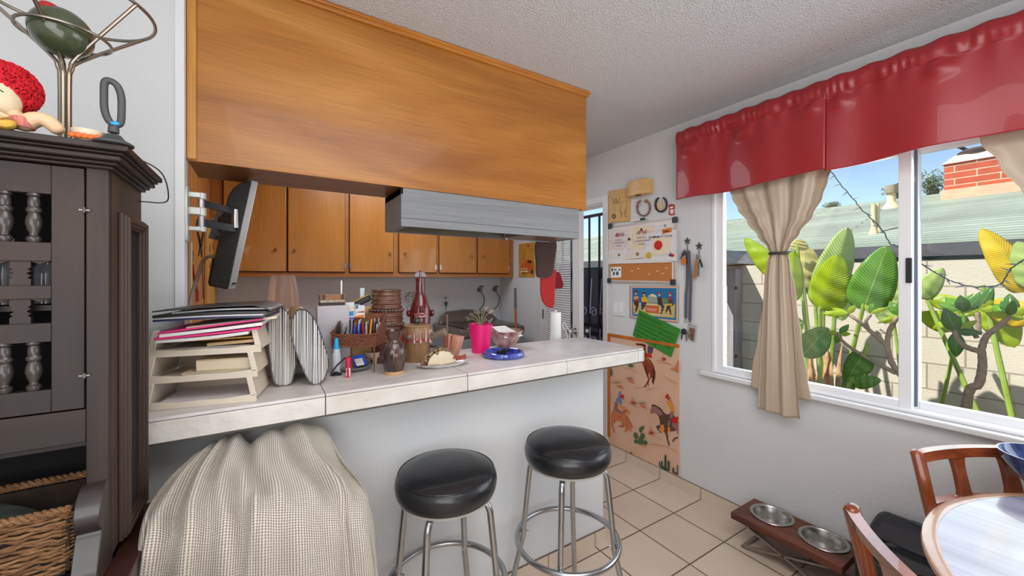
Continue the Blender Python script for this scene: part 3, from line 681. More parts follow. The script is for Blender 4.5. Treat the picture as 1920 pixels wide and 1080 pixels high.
K_black = fm('print_black', (34, 32, 34)); K_cream = fm('print_cream', (232, 222, 204)); K_white = fm('print_white', (236, 236, 236))

# ---- framed-in wallpaper panel with rodeo riders
mu = thing('wallpaper_panel', 'pink desert wallpaper panel with horse riders and cactus below the green paper', 'wallpaper panel', (W, 1.955, .075))
ya, yb = onx(1143, 700, W).y, onx(1274, 700, W).y; ztop = .955
b = MB(); b.box(W-.006, W, yb, ya, .076, ztop); b.build('paper', mat('wallpaper_pink', (214, 172, 144), .75, var=.06, scale=4, col2=(222, 184, 158)), mu, org=None)
M_slat = wood('orange_batten', (186, 96, 30), (204, 116, 44), 'z', .5)
b = MB(); b.box(W-.014, W, yb+.0, ya+.012, ztop-.004, ztop+.018); b.build('top_batten', M_slat, mu, bevel=.002)
b = MB(); b.box(W-.014, W, ya-.014, ya+.012, .13, ztop-.004); b.build('side_batten', M_slat, mu, bevel=.002)
E_ = {}
def col(n, c): 
    if n not in E_: E_[n] = fm('ink_'+n, c)
    return E_[n]
bay = col('bay', (134, 58, 30)); bay2 = col('bay_dark', (88, 40, 26)); red = col('red', (196, 34, 30)); blue = col('blue', (110, 124, 164)); org = col('orange', (226, 140, 48)); sal = col('salmon', (206, 122, 84)); rust = col('rust', (160, 74, 48)); grn = col('green', (78, 108, 66)); gdk = col('green_dark', (54, 68, 58)); brn = col('brown', (92, 62, 54)); mauve = col('mauve', (150, 108, 104)); sand = col('sand', (196, 128, 100)); tan = col('tan', (214, 160, 96)); purp = col('purple', (84, 66, 96)); cin = col('outline', (70, 40, 34))
F = Flat(1140, 620, 7.714, .0062)
# rearing bay horse
F.poly(bay, [(520, 200), (548, 210), (550, 300), (560, 380), (620, 430), (660, 500), (688, 600), (684, 690), (655, 780), (632, 730), (640, 680), (606, 700), (590, 760), (545, 806), (520, 808), (552, 765), (580, 700), (540, 600), (515, 520), (490, 470), (515, 420), (512, 300)])
F.poly(col('paper', (216, 176, 150)), [(585, 640), (600, 600), (606, 690), (600, 700)])
F.poly(bay2, [(640, 560), (660, 520), (686, 610), (680, 690), (655, 790), (634, 735), (645, 640)]); F.poly(bay2, [(520, 500), (560, 530), (575, 640), (590, 700), (560, 650), (535, 580)])
F.poly(red, [(545, 320), (630, 335), (635, 400), (560, 380)]); F.poly(purp, [(575, 210), (660, 245), (640, 335), (570, 320)]); F.poly(bay2, [(400, 180), (520, 190), (545, 210), (540, 240), (470, 215), (410, 210)])
F.line(tan, [(520, 420), (560, 400), (620, 500)], 5); F.line(tan, [(500, 500), (545, 440)], 4); F.poly(cin, [(570, 790), (592, 770), (588, 800)]); F.poly(cin, [(522, 800), (548, 795), (545, 816), (524, 816)])
for P in ([(380, 832), (480, 828), (520, 815), (600, 830), (700, 840)], [(700, 840), (780, 820)], [(510, 890), (570, 890)], [(540, 850), (600, 860), (640, 850)]): F.line(rust, P, 3)
for P in ([(800, 660), (900, 710), (1020, 770)], [(850, 700), (930, 750), (1000, 790)], [(200, 530), (330, 560), (450, 620)], [(100, 530), (170, 525)]): F.line(sal, P, 4)
for P in ([(790, 330), (800, 400)], [(820, 330), (795, 400)], [(765, 380), (800, 430), (845, 410)]): F.line(rust, P, 9)
F.ell(rust, 812, 408, 28, 20)
for P in ([(690, 440), (760, 430), (900, 480)], [(700, 470), (800, 470), (940, 495)], [(700, 400), (770, 420)]): F.line(sal, P, 5)
def agave(F, m, u, v, r, n=13):
    for k in range(n):
        a = pi+pi*k/(n-1); F.line(m, [(u, v), (u+r*cos(a)*1.1, v+r*sin(a)*.75)], 5, 0)
agave(F, gdk, 120, 760, 75); agave(F, gdk, 310, 695, 55); agave(F, gdk, 480, 1060, 75)
for u, v in ((160, 800), (320, 720), (500, 1090)): F.poly(sal, [(u-55, v-10), (u+50, v-15), (u+40, v+15), (u+70, v+45), (u-10, v+12)])
F.poly(sal, [(960, 540), (1010, 430), (1022, 440), (1024, 600), (990, 575), (900, 560), (905, 540)]); F.line(rust, [(970, 560), (1000, 600), (1022, 610)], 6)
F.ell(grn, 330, 508, 40, 22); F.ell(grn, 45, 600, 14, 60)
G_ = F; F = Flat(1140, 730, 6.35, .0075); F.b = G_.b
# bucking salmon horse and rider in blue
F.poly(sal, [(60, 240), (110, 230), (200, 280), (250, 340), (285, 420), (300, 450), (270, 470), (278, 515), (240, 480), (215, 522), (196, 500), (210, 440), (160, 455), (120, 440), (160, 430), (165, 390), (110, 370), (60, 420), (78, 480), (74, 520), (55, 518), (62, 480), (40, 430), (36, 330)])
F.poly(org, [(128, 190), (190, 205), (262, 262), (262, 300), (230, 300), (210, 262), (150, 230)]); F.poly(blue, [(96, 120), (122, 90), (126, 40), (160, 18), (158, 40), (140, 70), (160, 100), (165, 185), (140, 180), (130, 150), (95, 145)])
F.ell(red, 168, 82, 26, 22); F.poly(rust, [(178, 90), (192, 130), (184, 130), (165, 100)]); F.poly(mauve, [(80, 150), (120, 150), (120, 230), (190, 290), (120, 280), (70, 230)]); F.ell(mauve, 198, 262, 22, 20)
for P in ([(36, 330), (70, 250), (110, 235)], [(200, 300), (240, 360), (285, 430)], [(110, 300), (140, 330), (170, 300)], [(120, 430), (160, 440), (190, 440)], [(165, 390), (178, 420), (178, 440)], [(220, 330), (225, 400), (235, 470)]): F.line(rust, P, 6)
# galloping brown horse and rider in yellow
F.poly(brn, [(500, 260), (530, 190), (550, 180), (610, 215), (670, 280), (700, 300), (770, 280), (836, 400), (836, 420), (800, 495), (740, 500), (706, 500), (718, 600), (736, 660), (722, 672), (700, 600), (680, 520), (640, 470), (600, 460), (600, 480), (640, 520), (630, 525), (585, 480), (572, 435), (620, 425), (615, 360), (590, 300), (545, 275), (512, 300)])
F.poly(mauve, [(500, 260), (530, 195), (580, 210), (640, 270), (650, 310), (600, 300), (545, 272), (512, 300)]); F.poly(mauve, [(760, 400), (836, 400), (836, 560), (815, 480), (770, 450)]); F.line(brn, [(836, 570), (790, 590), (770, 630)], 13)
F.poly(org, [(690, 140), (740, 130), (775, 180), (785, 265), (740, 240), (720, 200)]); F.ell(red, 712, 98, 36, 14, .35); F.ell(red, 706, 78, 18, 22); F.ell(rust, 715, 108, 18, 16); F.poly(red, [(722, 128), (770, 155), (740, 130)])
F.poly(red, [(760, 345), (836, 320), (832, 400), (770, 405), (750, 380)]); F.poly(mauve, [(740, 260), (785, 270), (775, 330), (735, 350)]); F.poly(org, [(622, 425), (665, 420), (672, 490), (650, 505), (622, 495)]); F.poly(org, [(708, 450), (738, 450), (742, 520), (712, 495)]); F.poly(col('slate', (120, 118, 124)), [(716, 370), (742, 370), (735, 440), (708, 440)])
F.line(tan, [(690, 140), (660, 90), (670, 60)], 4); F.line(tan, [(620, 160), (610, 200), (660, 250), (680, 200), (640, 145), (622, 160)], 3); F.line(tan, [(520, 300), (560, 345), (610, 320), (630, 280)], 4); F.line(cin, [(536, 180), (520, 190), (545, 200)], 8); F.line(cin, [(550, 185), (620, 225), (660, 285)], 7); F.line(brn, [(780, 230), (836, 305)], 3)
# cacti, brush and ground strokes
for u, v, ru, rv, r in ((390, 480, 20, 34, .1), (415, 455, 17, 18, 0), (330, 550, 26, 38, -.3), (408, 558, 28, 36, .1), (335, 620, 26, 24, .3), (385, 615, 30, 46, 0), (440, 635, 28, 28, .2)): F.ell(gdk, u, v, ru, rv, r); F.ell(grn, u-3, v-3, ru*.82, rv*.85, r)
for u, v0, v1, w_ in ((683, 790, 960, 24), (640, 860, 930, 18), (615, 870, 915, 16), (722, 860, 970, 24), (775, 940, 990, 20), (828, 910, 1015, 12)): F.poly(gdk, [(u-w_/2, v1), (u-w_/2, v0), (u, v0-12), (u+w_/2, v0), (u+w_/2, v1)]); F.line(grn, [(u, v1), (u, v0)], w_*.35, 0)
F.poly(gdk, [(612, 915), (640, 940), (720, 975), (725, 960), (650, 910)]); F.poly(gdk, [(765, 990), (830, 1020), (830, 1000), (775, 975)])
for u, v, k in ((290, 120, 1), (505, 480, 1), (270, 740, .5)):
    F.line(rust, [(u, v+45*k), (u-5, v-40*k)], 16*k, 0); F.line(rust, [(u+25*k, v+45*k), (u+20*k, v-10*k)], 12*k, 0); F.line(rust, [(u-22*k, v+10*k), (u, v+40*k)], 11*k, 0); F.ell(rust, u+10*k, v+40*k, 30*k, 18*k)
for P in ([(210, 150), (280, 165), (370, 230)], [(260, 180), (350, 215)], [(400, 190), (470, 225)], [(240, 620), (310, 615)], [(370, 650), (430, 680), (460, 715)], [(480, 655), (600, 660), (720, 690), (830, 750)], [(540, 655), (700, 685)], [(740, 700), (830, 740)], [(150, 700), (220, 725)], [(290, 750), (400, 810)], [(40, 540), (130, 575)], [(475, 530), (560, 560)], [(420, 20), (500, 12)]): F.line(sal, P, 5)
F.line(cin, [(560, 560), (640, 607)], 7, 0); F.line(gdk, [(552, 512), (588, 530)], 9, 0)
F.b.build('print', None, mu, smooth=0)

# ---- enamelled cowboy sign
F = Flat(1170, 530, 7.2, .008)
sg = thing('tin_sign', 'blue tin sign of four riders sitting on a fence above the green paper', 'sign', (W, 1.8, 1.08))
A, B_, C_, D_ = (85, 40), (738, 45), (735, 540), (85, 475)
b = MB(); b.prism([F.q(*q, .001) for q in (A, B_, C_, D_)], (-.006, 0, 0)); b.build('plate', fm('sign_bronze', (150, 120, 100)), sg, bevel=.001)
F.poly(K_cream, [(92, 48), (730, 53), (727, 530), (92, 466)]); F.poly(col('peach', (220, 138, 110)), [(98, 55), (722, 60), (719, 523), (98, 460)]); F.poly(K_cream, [(106, 64), (712, 70), (709, 513), (106, 452)]); F.poly(fm('sign_blue', (24, 112, 168)), [(110, 68), (708, 74), (705, 508), (110, 448)])
F.poly(fm('mountain', (150, 168, 160)), [(300, 230), (330, 170), (380, 145), (430, 165), (470, 225), (480, 270), (300, 270)]); F.poly(K_cream, [(340, 185), (380, 150), (425, 172), (440, 200), (390, 185)]); F.poly(fm('scrub', (116, 132, 84)), [(490, 250), (520, 205), (590, 215), (600, 270), (490, 270)])
for z in (270, 305, 345, 390, 425): F.line(K_cream, [(120, z), (400, z+12), (690, z+30)], 8, 0)
F.poly(fm('straw', (196, 176, 96)), [(120, 265), (690, 290), (680, 480), (240, 440), (130, 400)]); 
for z in (285, 325, 372, 415): F.line(K_cream, [(125, z), (400, z+12), (670, z+34)], 9, 0)
skin = fm('print_skin', (214, 166, 120)); den = fm('print_denim', (58, 66, 96)); yel = fm('print_yellow', (226, 176, 50))
F.ell(skin, 160, 145, 16, 20); F.ell(brn, 160, 120, 24, 18); F.poly(skin, [(128, 190), (190, 180), (205, 240), (150, 260)]); F.poly(rust, [(140, 230), (205, 205), (195, 260), (145, 260)]); F.poly(cin, [(135, 250), (200, 250), (195, 320), (165, 400), (150, 380), (160, 320), (135, 290)])
F.ell(skin, 268, 168, 15, 17); F.ell(cin, 265, 140, 32, 12); F.poly(yel, [(235, 200), (290, 180), (325, 240), (325, 290), (240, 260)]); F.poly(den, [(230, 260), (310, 260), (290, 310), (250, 370), (232, 360)])
F.ell(skin, 478, 165, 16, 20); F.ell(rust, 470, 140, 26, 16); F.poly(cin, [(448, 205), (500, 190), (515, 280), (545, 320), (530, 370), (500, 430), (490, 420), (510, 360), (500, 310), (460, 300)]); F.poly(den, [(500, 300), (546, 305), (525, 380), (510, 360)])
F.ell(skin, 622, 165, 16, 20); F.ell(rust, 622, 140, 28, 18); F.poly(red, [(600, 195), (640, 190), (650, 230), (610, 240)]); F.poly(brn, [(595, 230), (655, 225), (665, 310), (600, 320)]); F.poly(yel, [(590, 280), (650, 285), (640, 310), (590, 300)]); F.poly(cin, [(580, 310), (620, 320), (640, 430), (625, 430), (600, 350), (570, 410), (560, 400)])
F.poly(fm('sign_orange', (208, 96, 48)), [(292, 310), (466, 312), (466, 415), (292, 395)]); F.text(K_white, 'DrPepper', 303, 368, 26, (448, 374), 'FIT', .2); F.line(K_white, [(330, 380), (440, 386)], 5, 0)
F.b.build('print', None, sg, smooth=0)

# ---- green paper
F = Flat(1170, 530, 7.2, .0125)
gp = thing('green_paper', 'tilted green paper with typed praise overlapping the tin sign', 'note', (W, 1.8, .95))
b = MB(); b.prism([F.q(*q, .0118) for q in ((205, 368), (765, 628), (635, 1008), (118, 712))], (-.0006, 0, 0)); b.build('sheet', mat('green_card', (52, 134, 44), .7, var=.03), gp)
dk = fm('typing', (22, 50, 22))
F.text(dk, 'Racer Honnold', 205, 440, 40, (490, 575), 'FIT'); F.line(dk, [(205, 448), (490, 583)], 5, 0)
for k, (tx_, u, v, u2, v2) in enumerate((('Racer is as kind of a student as I', 208, 500, 690, 728), ('have come across.  He is a young', 188, 545, 655, 775), ('man of high character and he puts', 172, 592, 655, 838), ('that character on display each day', 156, 642, 628, 898), ('in class.  -  Mr. Grady', 140, 690, 430, 850))):
    F.text(dk, tx_, u, v, 24, (u2, v2), 'FIT')
F.b.build('lettering', None, gp, smooth=0)

# ---- light switch
F = Flat(1090, 320, 3.6, .0)
ls = thing('light_switch', 'white double rocker light switch plate left of the tin sign', 'light switch', (W, 2.1, 1.1))
b = MB(); P = [F.q(*q) for q in ((210, 873), (297, 877), (295, 984), (209, 976))]; b.prism(P, (-.006, 0, 0)); b.build('cover_plate', mat('white_plate2', (222, 223, 225), .4), ls, bevel=.002)
for u0, u1 in ((222, 247), (257, 282)): b = MB(); b.prism([F.q(*q) for q in ((u0, 890), (u1, 892), (u1, 962), (u0, 958))], (-.010, 0, 0)); b.build('rocker', M_white, ls, bevel=.002)

# ---- magnetic whiteboard with cork strip, its papers and magnets
F = Flat(1135, 410, 8.307, .0)
wb = thing('notice_board', 'aluminium-framed whiteboard and cork board covered with certificates', 'notice board', (W, 1.97, 1.38))
o1, o2, o3, o4 = (46, 130), (1110, -10), (1105, 1020), (40, 995)
b = MB(); b.prism([F.q(*q) for q in (o1, o2, o3, o4)], (-.012, 0, 0)); b.build('backing', fm('board_white', (226, 222, 218)), wb)
b = MB(); b.use(mat('board_alu', (196, 190, 184), .35, .4))
cn = [F.q(*q, .008) for q in ((60, 140), (1088, 10), (1082, 1000), (60, 980))]
for i in range(4): b.beam(cn[i], cn[(i+1) % 4], .016, .011, up=(1, 0, 0))
b.build('frame', None, wb, bevel=.003)
for q in ((75, 120), (1080, 20), (60, 965), (1050, 990)):
    b = MB(); c = F.q(*q, .012); b.box(c.x-.011, c.x+.006, c.y-.024, c.y+.016, c.z-.02, c.z+.02); b.build('corner_cap', mat('dark_corner', (54, 54, 66), .5), wb, bevel=.006)
b = MB(); b.prism([F.q(*q, .010) for q in ((70, 700), (1040, 680), (1040, 975), (75, 955))], (-.004, 0, 0)); b.build('cork_strip', mat('cork', (182, 112, 56), .9, var=.15, scale=150, col2=(200, 132, 72)), wb)
def paper(lab, P, d, m, prnt=None, cat='certificate', name='certificate', grp=None):
    G = Flat(1135, 410, 8.307, d+.0012)
    c = sum((G.q(*q, d) for q in P), Vector())/len(P)
    t = thing(name, lab, cat, c, grp)
    b = MB(); b.prism([G.q(*q, d) for q in P], (-.0008, 0, 0)); b.build('sheet', m, t)
    if prnt: prnt(G); G.b.build('print', None, t, smooth=0)
    return t
pap = mat('pinkish_paper', (226, 214, 206), .7, var=.02); pap2 = mat('paper_white', (228, 224, 224), .7, var=.02); pap3 = mat('cream_paper', (234, 218, 190), .7, var=.02)
gold = fm('print_gold', (150, 124, 72)); navy = fm('print_navy', (44, 44, 96)); viol = fm('print_violet', (104, 98, 150)); rd = fm('print_red', (204, 32, 26)); gry = fm('print_grey', (150, 146, 150)); ogr = fm('print_orange', (228, 124, 30))
def wreath(G, u, v, ru, rv, a0=-1.2, a1=pi+1.2):
    for i in range(34):
        a = a0+(a1-a0)*i/33; x, y = u+ru*cos(a), v+rv*sin(a)
        G.line(gold, [(x, y), (x+14*cos(a-.9 if cos(a) > 0 else a+.9), y-14)], 4, 0)
    G.line(gold, [(u+ru*cos(a0+(a1-a0)*i/20), v+rv*sin(a0+(a1-a0)*i/20)) for i in range(21)], 1.5, 1)
def ama(G, u, v, w_):
    G.text(navy, 'A', u, v, 62, (u+w_*.34, v-4), 'FIT', .5); G.text(rd, 'M', u+w_*.34, v-5, 62, (u+w_*.7, v-10), 'FIT'); G.text(navy, 'A', u+w_*.7, v-10, 62, (u+w_, v-14), 'FIT', .2)
def c1(G):
    wreath(G, 208, 330, 126, 150); ama(G, 135, 290, 150); G.ell(rd, 188, 252, 24, 30); G.text(K_white, '9', 178, 268, 34)
    G.text(viol, 'NATIONAL', 148, 350, 26, (262, 340), 'FIT'); G.text(viol, 'CHAMPIONSHIP', 112, 396, 26, (300, 380), 'FIT'); G.text(viol, 'AWARD', 164, 440, 28, (244, 435), 'FIT')
def c2(G):
    wreath(G, 560, 300, 140, 165); ama(G, 472, 250, 168); G.ell(K_black, 560, 168, 16, 20)
    G.text(viol, 'NATIONAL', 487, 312, 28, (640, 298), 'FIT'); G.text(viol, 'CHAMPIONSHIP', 448, 368, 28, (700, 345), 'FIT'); G.text(viol, 'AWARD', 505, 414, 30, (620, 404), 'FIT')
paper('white sheet lying behind the other certificates on the notice board', [(120, 150), (1040, 20), (1040, 400), (120, 500)], .0145, pap2, lambda G: (G.line(gry, [(752, 128), (805, 122)], 9, 0), G.line(gry, [(842, 117), (888, 112)], 8, 0), G.ell(gry, 930, 108, 20, 22)))
paper('award certificate with laurel wreath and red number ball, leftmost on the notice board', [(50, 178), (372, 138), (362, 560), (50, 560)], .0165, pap, c1)
paper('award certificate with laurel wreath half covered by the training certificate', [(388, 132), (742, 100), (735, 500), (384, 500)], .0175, pap3, c2)
paper('grey striped receipt along the lower left of the whiteboard', [(48, 500), (345, 478), (345, 655), (42, 690)], .019, pap2, lambda G: [G.line(gry, [(u, 520), (u, 625)], 5, 0) for u in (85, 95, 130, 150, 175, 200, 225, 270, 300, 320)]+[G.ell(gold, 212, 565, 22, 22)], 'receipt', 'receipt')
paper('cream card with a small brown seal between the receipt and yellow seal', [(325, 490), (645, 460), (640, 600), (320, 640)], .0195, pap, lambda G: G.ell(gold, 500, 552, 26, 30), 'card', 'card')
def c3(G):
    for P in ([(640, 200), (1095, 165)], [(1095, 165), (1085, 655)], [(1085, 655), (615, 655)], [(615, 655), (640, 200)]): G.line(gry, P, 4, 0)
    G.text(K_black, 'Certificate of Training', 672, 308, 34, (1042, 276), 'FIT'); G.text(K_black, 'Certificate', 674, 308, 34, (850, 292), 'FIT')
    for k in range(3): G.line(gry, [(760, 565+k*11), (930, 555+k*11)], 3, 0)
    G.ell(red, 1040, 572, 34, 26); G.poly(navy, [(1010, 500), (1030, 560), (1000, 560)]); G.poly(navy, [(962, 545), (1030, 580), (1000, 590)])
paper('training certificate with blackletter title and a thin ruled border', [(608, 228), (1112, 162), (1112, 662), (600, 655)], .0215, pap2, c3)
paper('yellow square sticky note on the training certificate', [(735, 305), (1015, 285), (1008, 550), (732, 560)], .0235, pap3, None, 'sticky note', 'sticky_note')
paper('orange sticker above the training certificate title', [(882, 168), (1030, 138), (1034, 208), (888, 240)], .0235, fm('orange_sticker', (226, 120, 32)), lambda G: G.line(K_black, [(897, 218), (915, 190), (912, 214), (935, 198), (930, 214), (945, 178), (944, 208), (960, 178), (960, 206), (978, 180), (976, 203), (992, 192), (990, 202), (1004, 196), (1012, 184)], 6, 4), 'sticker', 'sticker')
paper('long white strip of paper along the lower edge of the whiteboard', [(42, 655), (700, 622), (1020, 668), (1020, 680), (42, 705)], .0205, pap2, lambda G: (G.line(gry, [(250, 640), (480, 632)], 3, 0), G.line(gry, [(740, 682), (850, 678)], 4, 0)), 'paper strip', 'paper_strip')
paper('small white photo card pinned to the left of the cork strip', [(82, 755), (248, 748), (248, 915), (84, 922)], .0155, K_white, lambda G: [G.poly(col('slateink', (70, 70, 84)), [(u, v), (u+w_, v-3), (u+w_-6, v+h_), (u-4, v+h_)]) for u, v, w_, h_ in ((95, 775, 30, 40), (140, 785, 36, 20), (205, 785, 30, 22), (120, 830, 30, 50), (170, 825, 36, 55))], 'photo card', 'photo_card')
for (u, v, r, m, lab, d) in ((826, 413, 62, rd, 'big round red magnet on the yellow sticky note', .0255), (678, 572, 42, fm('gold_foil', (206, 176, 60)), 'round gold foil seal left of the yellow sticky note', .0235), (375, 320, 16, K_black, 'small dark magnet between the two wreath certificates', .0185)):
    b = MB(); c = F.q(u, v, d); rr = (F.q(u+r, v, d)-c).length
    b.M = frame3(c, (0, -1, 0), (0, 0, 1)); b.lathe([(rr, 0), (rr, .004), (rr*.9, .007), (0, .008)], n=26); b.M = None
    tag(b.build('magnet' if 'seal' not in lab else 'foil_seal', m), lab, 'magnet' if 'seal' not in lab else 'seal')
for u, v, w_ in ((425, 815, 'leftmost ivory push pin in the cork strip'), (520, 780, 'ivory push pin second from the left in the cork strip'), (690, 862, 'lowest ivory push pin near the middle of the cork strip'), (820, 815, 'ivory push pin third from the right in the cork strip'), (905, 855, 'ivory push pin second from the right in the cork strip'), (960, 768, 'rightmost and highest ivory push pin in the cork strip')):
    b = MB(); b.M = frame3(F.q(u, v, .014), (0, -1, 0), (0, 0, 1)); b.lathe([(.005, 0), (.0035, .003), (.003, .01), (.005, .013), (0, .014)], n=10); b.M = None
    tag(b.build('push_pin', mat('ivory_pin', (226, 206, 178), .4)), w_, 'push pin', 'ivory push pins in the cork strip')
F = Flat(1090, 320, 3.6, .0)
b = MB(); b.use(K_white); p0, p1 = F.q(333, 338, .022), F.q(400, 329, .022); b.cyl(p0, p1, .007); b.use(fm('marker_green', (30, 84, 52))); b.cyl(p1, F.q(428, 324, .022), .008)
mk = b.build('marker', None); tag(mk, 'white marker with green cap lying on top of the notice board', 'marker pen')

# ---- carved wooden plaque, door chime box, horseshoes, little sticker
pq = thing('wooden_plaque', 'pale wooden plaque with letters W T H burnt into it', 'plaque', (W, 2.2, 1.84))
b = MB(); b.prism([F.q(*q) for q in ((193, 140), (333, 116), (330, 340), (190, 356))], (-.016, 0, 0)); b.build('board', wood('plaque_pine', (206, 160, 96), (222, 182, 120), 'z', .5), pq, bevel=.002)
G = Flat(1090, 320, 3.6, .0165)
for P in ([(213, 182), (222, 225), (235, 185), (242, 226), (260, 176)], [(248, 214), (290, 207)], [(268, 208), (266, 255)], [(254, 262), (262, 268)], [(262, 262), (272, 300), (270, 318)], [(268, 288), (296, 284)], [(302, 250), (294, 290), (300, 320)]): G.line(cin, P, 3.6)
for k in range(7):
    a = 2*pi*k/7; G.ell(cin, 219+11*cos(a), 308+11*sin(a), 4, 5)
G.b.build('lettering', None, pq, smooth=0)
ch = thing('door_chime', 'rounded pale wooden door chime box beside the plaque', 'door chime', F.q(410, 183))
c0 = F.q(335, 95); c1_ = F.q(485, 72); zt = c0.z+.004; zb = F.q(335, 186).z-.0
b = MB(); P = []
yl, yr = c0.y, F.q(485, 90).y; dep = .075
for (y, d) in ((yl, 0), (yl, dep*.55), (lerp(yl, yr, .12), dep*.9), (lerp(yl, yr, .3), dep), (lerp(yl, yr, .75), dep), (lerp(yl, yr, .95), dep*.7), (yr, dep*.35), (yr, 0)): P.append((W-d, y, zb))
b.prism(P, (0, 0, zt-zb)); b.build('case', wood('chime_maple', (214, 170, 108), (226, 186, 126), 'y', .4), ch, bevel=.004)
b = MB(); b.box(W-.06, W-.03, lerp(yl, yr, .45), lerp(yl, yr, .6), zb-.006, zb); b.build('button', M_mitt, ch)
def horseshoe(name, lab, cu, cv, ru, rv, m, nm):
    t = thing(name, lab, 'horseshoe', F.q(cu, cv+rv))
    P = []
    for k in range(21):
        a = radians(-62+k*(304/20)-90+90); a = radians(-65)+radians(310)*k/20
        P.append(F.q(cu+ru*cos(a), cv+rv*sin(a), .008))
    b = MB(); b.tube(P, [.0105 if 0 < k < 20 else .009 for k in range(21)], 8, flat=(1, .55)); b.build('shoe', m, t)
    for k in range(3, 18, 2):
        b = MB(); q = P[k]; b.cyl(q+Vector((-.004, 0, 0)), q+Vector((-.0085, 0, 0)), .0025, n=8); b.build('nail_hole', nm, t)
    return t
h1 = horseshoe('horseshoe', 'painted horseshoe with red and green patches, left of the pair', 420, 250, 44, 55, mat('painted_iron', (120, 60, 50), .6, var=.4, scale=60, col2=(150, 140, 130)), mat('nail_dark', (40, 34, 32), .6))
for u, v in ((383, 212), (383, 228), (440, 200), (448, 212), (430, 208)): b = MB(); c = F.q(u, v, .016); b.ball(c, (.004, .011, .009), 10, 6); b.build('flower', mat('flower_clay', (172, 104, 92), .6, var=.2, scale=90), h1)
h2 = horseshoe('horseshoe', 'dark iron horseshoe with a cream card wedged inside, right of the pair', 538, 228, 38, 50, mat('dark_iron', (74, 66, 62), .5, .5), mat('nail_dark', (40, 34, 32), .6))
b = MB(); b.prism([F.q(*q, .008) for q in ((518, 205), (542, 203), (552, 262), (528, 268), (512, 250))], (-.002, 0, 0)); tag(b.build('cream_card', mat('cream_tag', (214, 190, 150), .7, var=.15, scale=90)), 'small cream card tucked inside the dark iron horseshoe', 'card')
b = MB(); b.prism([F.q(*q) for q in ((590, 232), (610, 224), (634, 232), (628, 262), (632, 298), (606, 304), (588, 296), (594, 262))], (-.002, 0, 0)); st = thing('sticker', 'small red and white torn sticker right of the horseshoes', 'sticker', F.q(610, 300)); b.build('backing', fm('sticker_red', (188, 60, 46)), st)
G = Flat(1090, 320, 3.6, .0024); G.poly(K_white, [(597, 246), (622, 240), (618, 252), (600, 256)]); G.poly(K_white, [(600, 264), (622, 260), (622, 288), (600, 290)]); G.line(fm('sticker_red', (188, 60, 46)), [(604, 272), (618, 270)], 3, 0); G.b.build('print', None, st, smooth=0)

# ---- star hooks with keys and lanyard
M_hookm = mat('pewter', (92, 90, 90), .4, .7)
K = Flat(1255, 430, 4.7, .0)
def star_hook(u, v, lab):
    c = K.q(u, v, .003); t = thing('star_hook', lab, 'hook', c, 'star wall hooks')
    b = MB(); R_ = .026; P = [c+Vector((0, -(R_ if k % 2 == 0 else R_*.42)*cos(pi/2+k*pi/5), (R_ if k % 2 == 0 else R_*.42)*sin(pi/2+k*pi/5))) for k in range(10)]
    b.prism(P, (-.005, 0, 0)); b.build('star', M_hookm, t)
    b = MB(); b.tube(smoothpts([c+Vector((-.003, 0, -.02)), c+Vector((-.004, 0, -.065)), c+Vector((-.014, 0, -.08)), c+Vector((-.028, 0, -.068)), c+Vector((-.03, 0, -.055))], 3), .0028, 6); b.build('hook', M_hookm, t)
    return c
s1 = star_hook(160, 103, 'grey star hook carrying the long lanyard'); s2 = star_hook(264, 148, 'grey star hook carrying only the tan and grey key fobs')
def ring(b, c, r=.012): b.torus(c, r, .0014, 'x', 16, 5)
lany = thing('lanyard', 'long grey lanyard hanging from the left star hook with keys at its end', 'lanyard', K.q(165, 800))
b = MB(); g = mat('grey_ribbon', (92, 92, 104), .8, var=.08, scale=100)
def ribbon(b, P, w_):
    pts = smoothpts([K.q(u, v, d) for u, v, d in P], 4); V = []
    ws = [w_*(1 if i < len(pts)*.86 else max(.35, 1-(i-len(pts)*.86)/(len(pts)*.16))) for i in range(len(pts))]
    for p, q in zip(pts, ws): V += [p+Vector((0, q/2, 0)), p-Vector((0, q/2, 0))]
    V2 = [v+Vector((-.0015, 0, 0)) for v in V]; n = len(V); F_ = []
    for i in range(len(pts)-1): F_ += [(2*i, 2*i+1, 2*i+3, 2*i+2), (n+2*i, n+2*i+2, n+2*i+3, n+2*i+1), (2*i, 2*i+2, n+2*i+2, n+2*i), (2*i+1, n+2*i+1, n+2*i+3, 2*i+3)]
    b._a(V+V2, F_)
ribbon(b, [(168, 190, .03), (160, 330, .02), (158, 480, .014), (148, 600, .012), (146, 740, .012), (146, 790, .012)], .021)
ribbon(b, [(172, 190, .034), (180, 330, .024), (190, 480, .016), (184, 620, .013), (182, 760, .012), (182, 815, .012)], .021); b.build('strap', g, lany)
b = MB(); L2 = Flat(1255, 430, 4.7, .027)
for (t_, u, v) in (('ride', 166, 380), ('team', 150, 540), ('ride', 172, 560), ('club', 188, 480)):
    pass
b = MB(); ring(b, K.q(146, 810, .012), .01); b.build('ring', mat('ring_steel', (150, 150, 150), .3, 1), lany); b = MB(); ring(b, K.q(182, 830, .012), .01); b.build('ring', mat('ring_steel', (150, 150, 150), .3, 1), lany)
b = MB(); b.prism([K.q(*q, .006) for q in ((170, 835), (240, 845), (222, 995), (160, 960))], (-.003, 0, 0)); b.build('photo_holder', mat('clear_holder', (176, 174, 172), .3), lany)
b = MB(); b.prism([K.q(*q, .0095) for q in ((178, 865), (226, 876), (214, 985), (165, 950))], (-.001, 0, 0)); b.build('photo_insert', mat('photo_insert', (120, 92, 78), .5, var=.4, scale=60), lany)
b = MB(); b.ball(K.q(130, 900, .018), (.007, .022, .02), 12, 8); b.build('key_fob', mat('black_fob', (40, 40, 42), .5), lany)
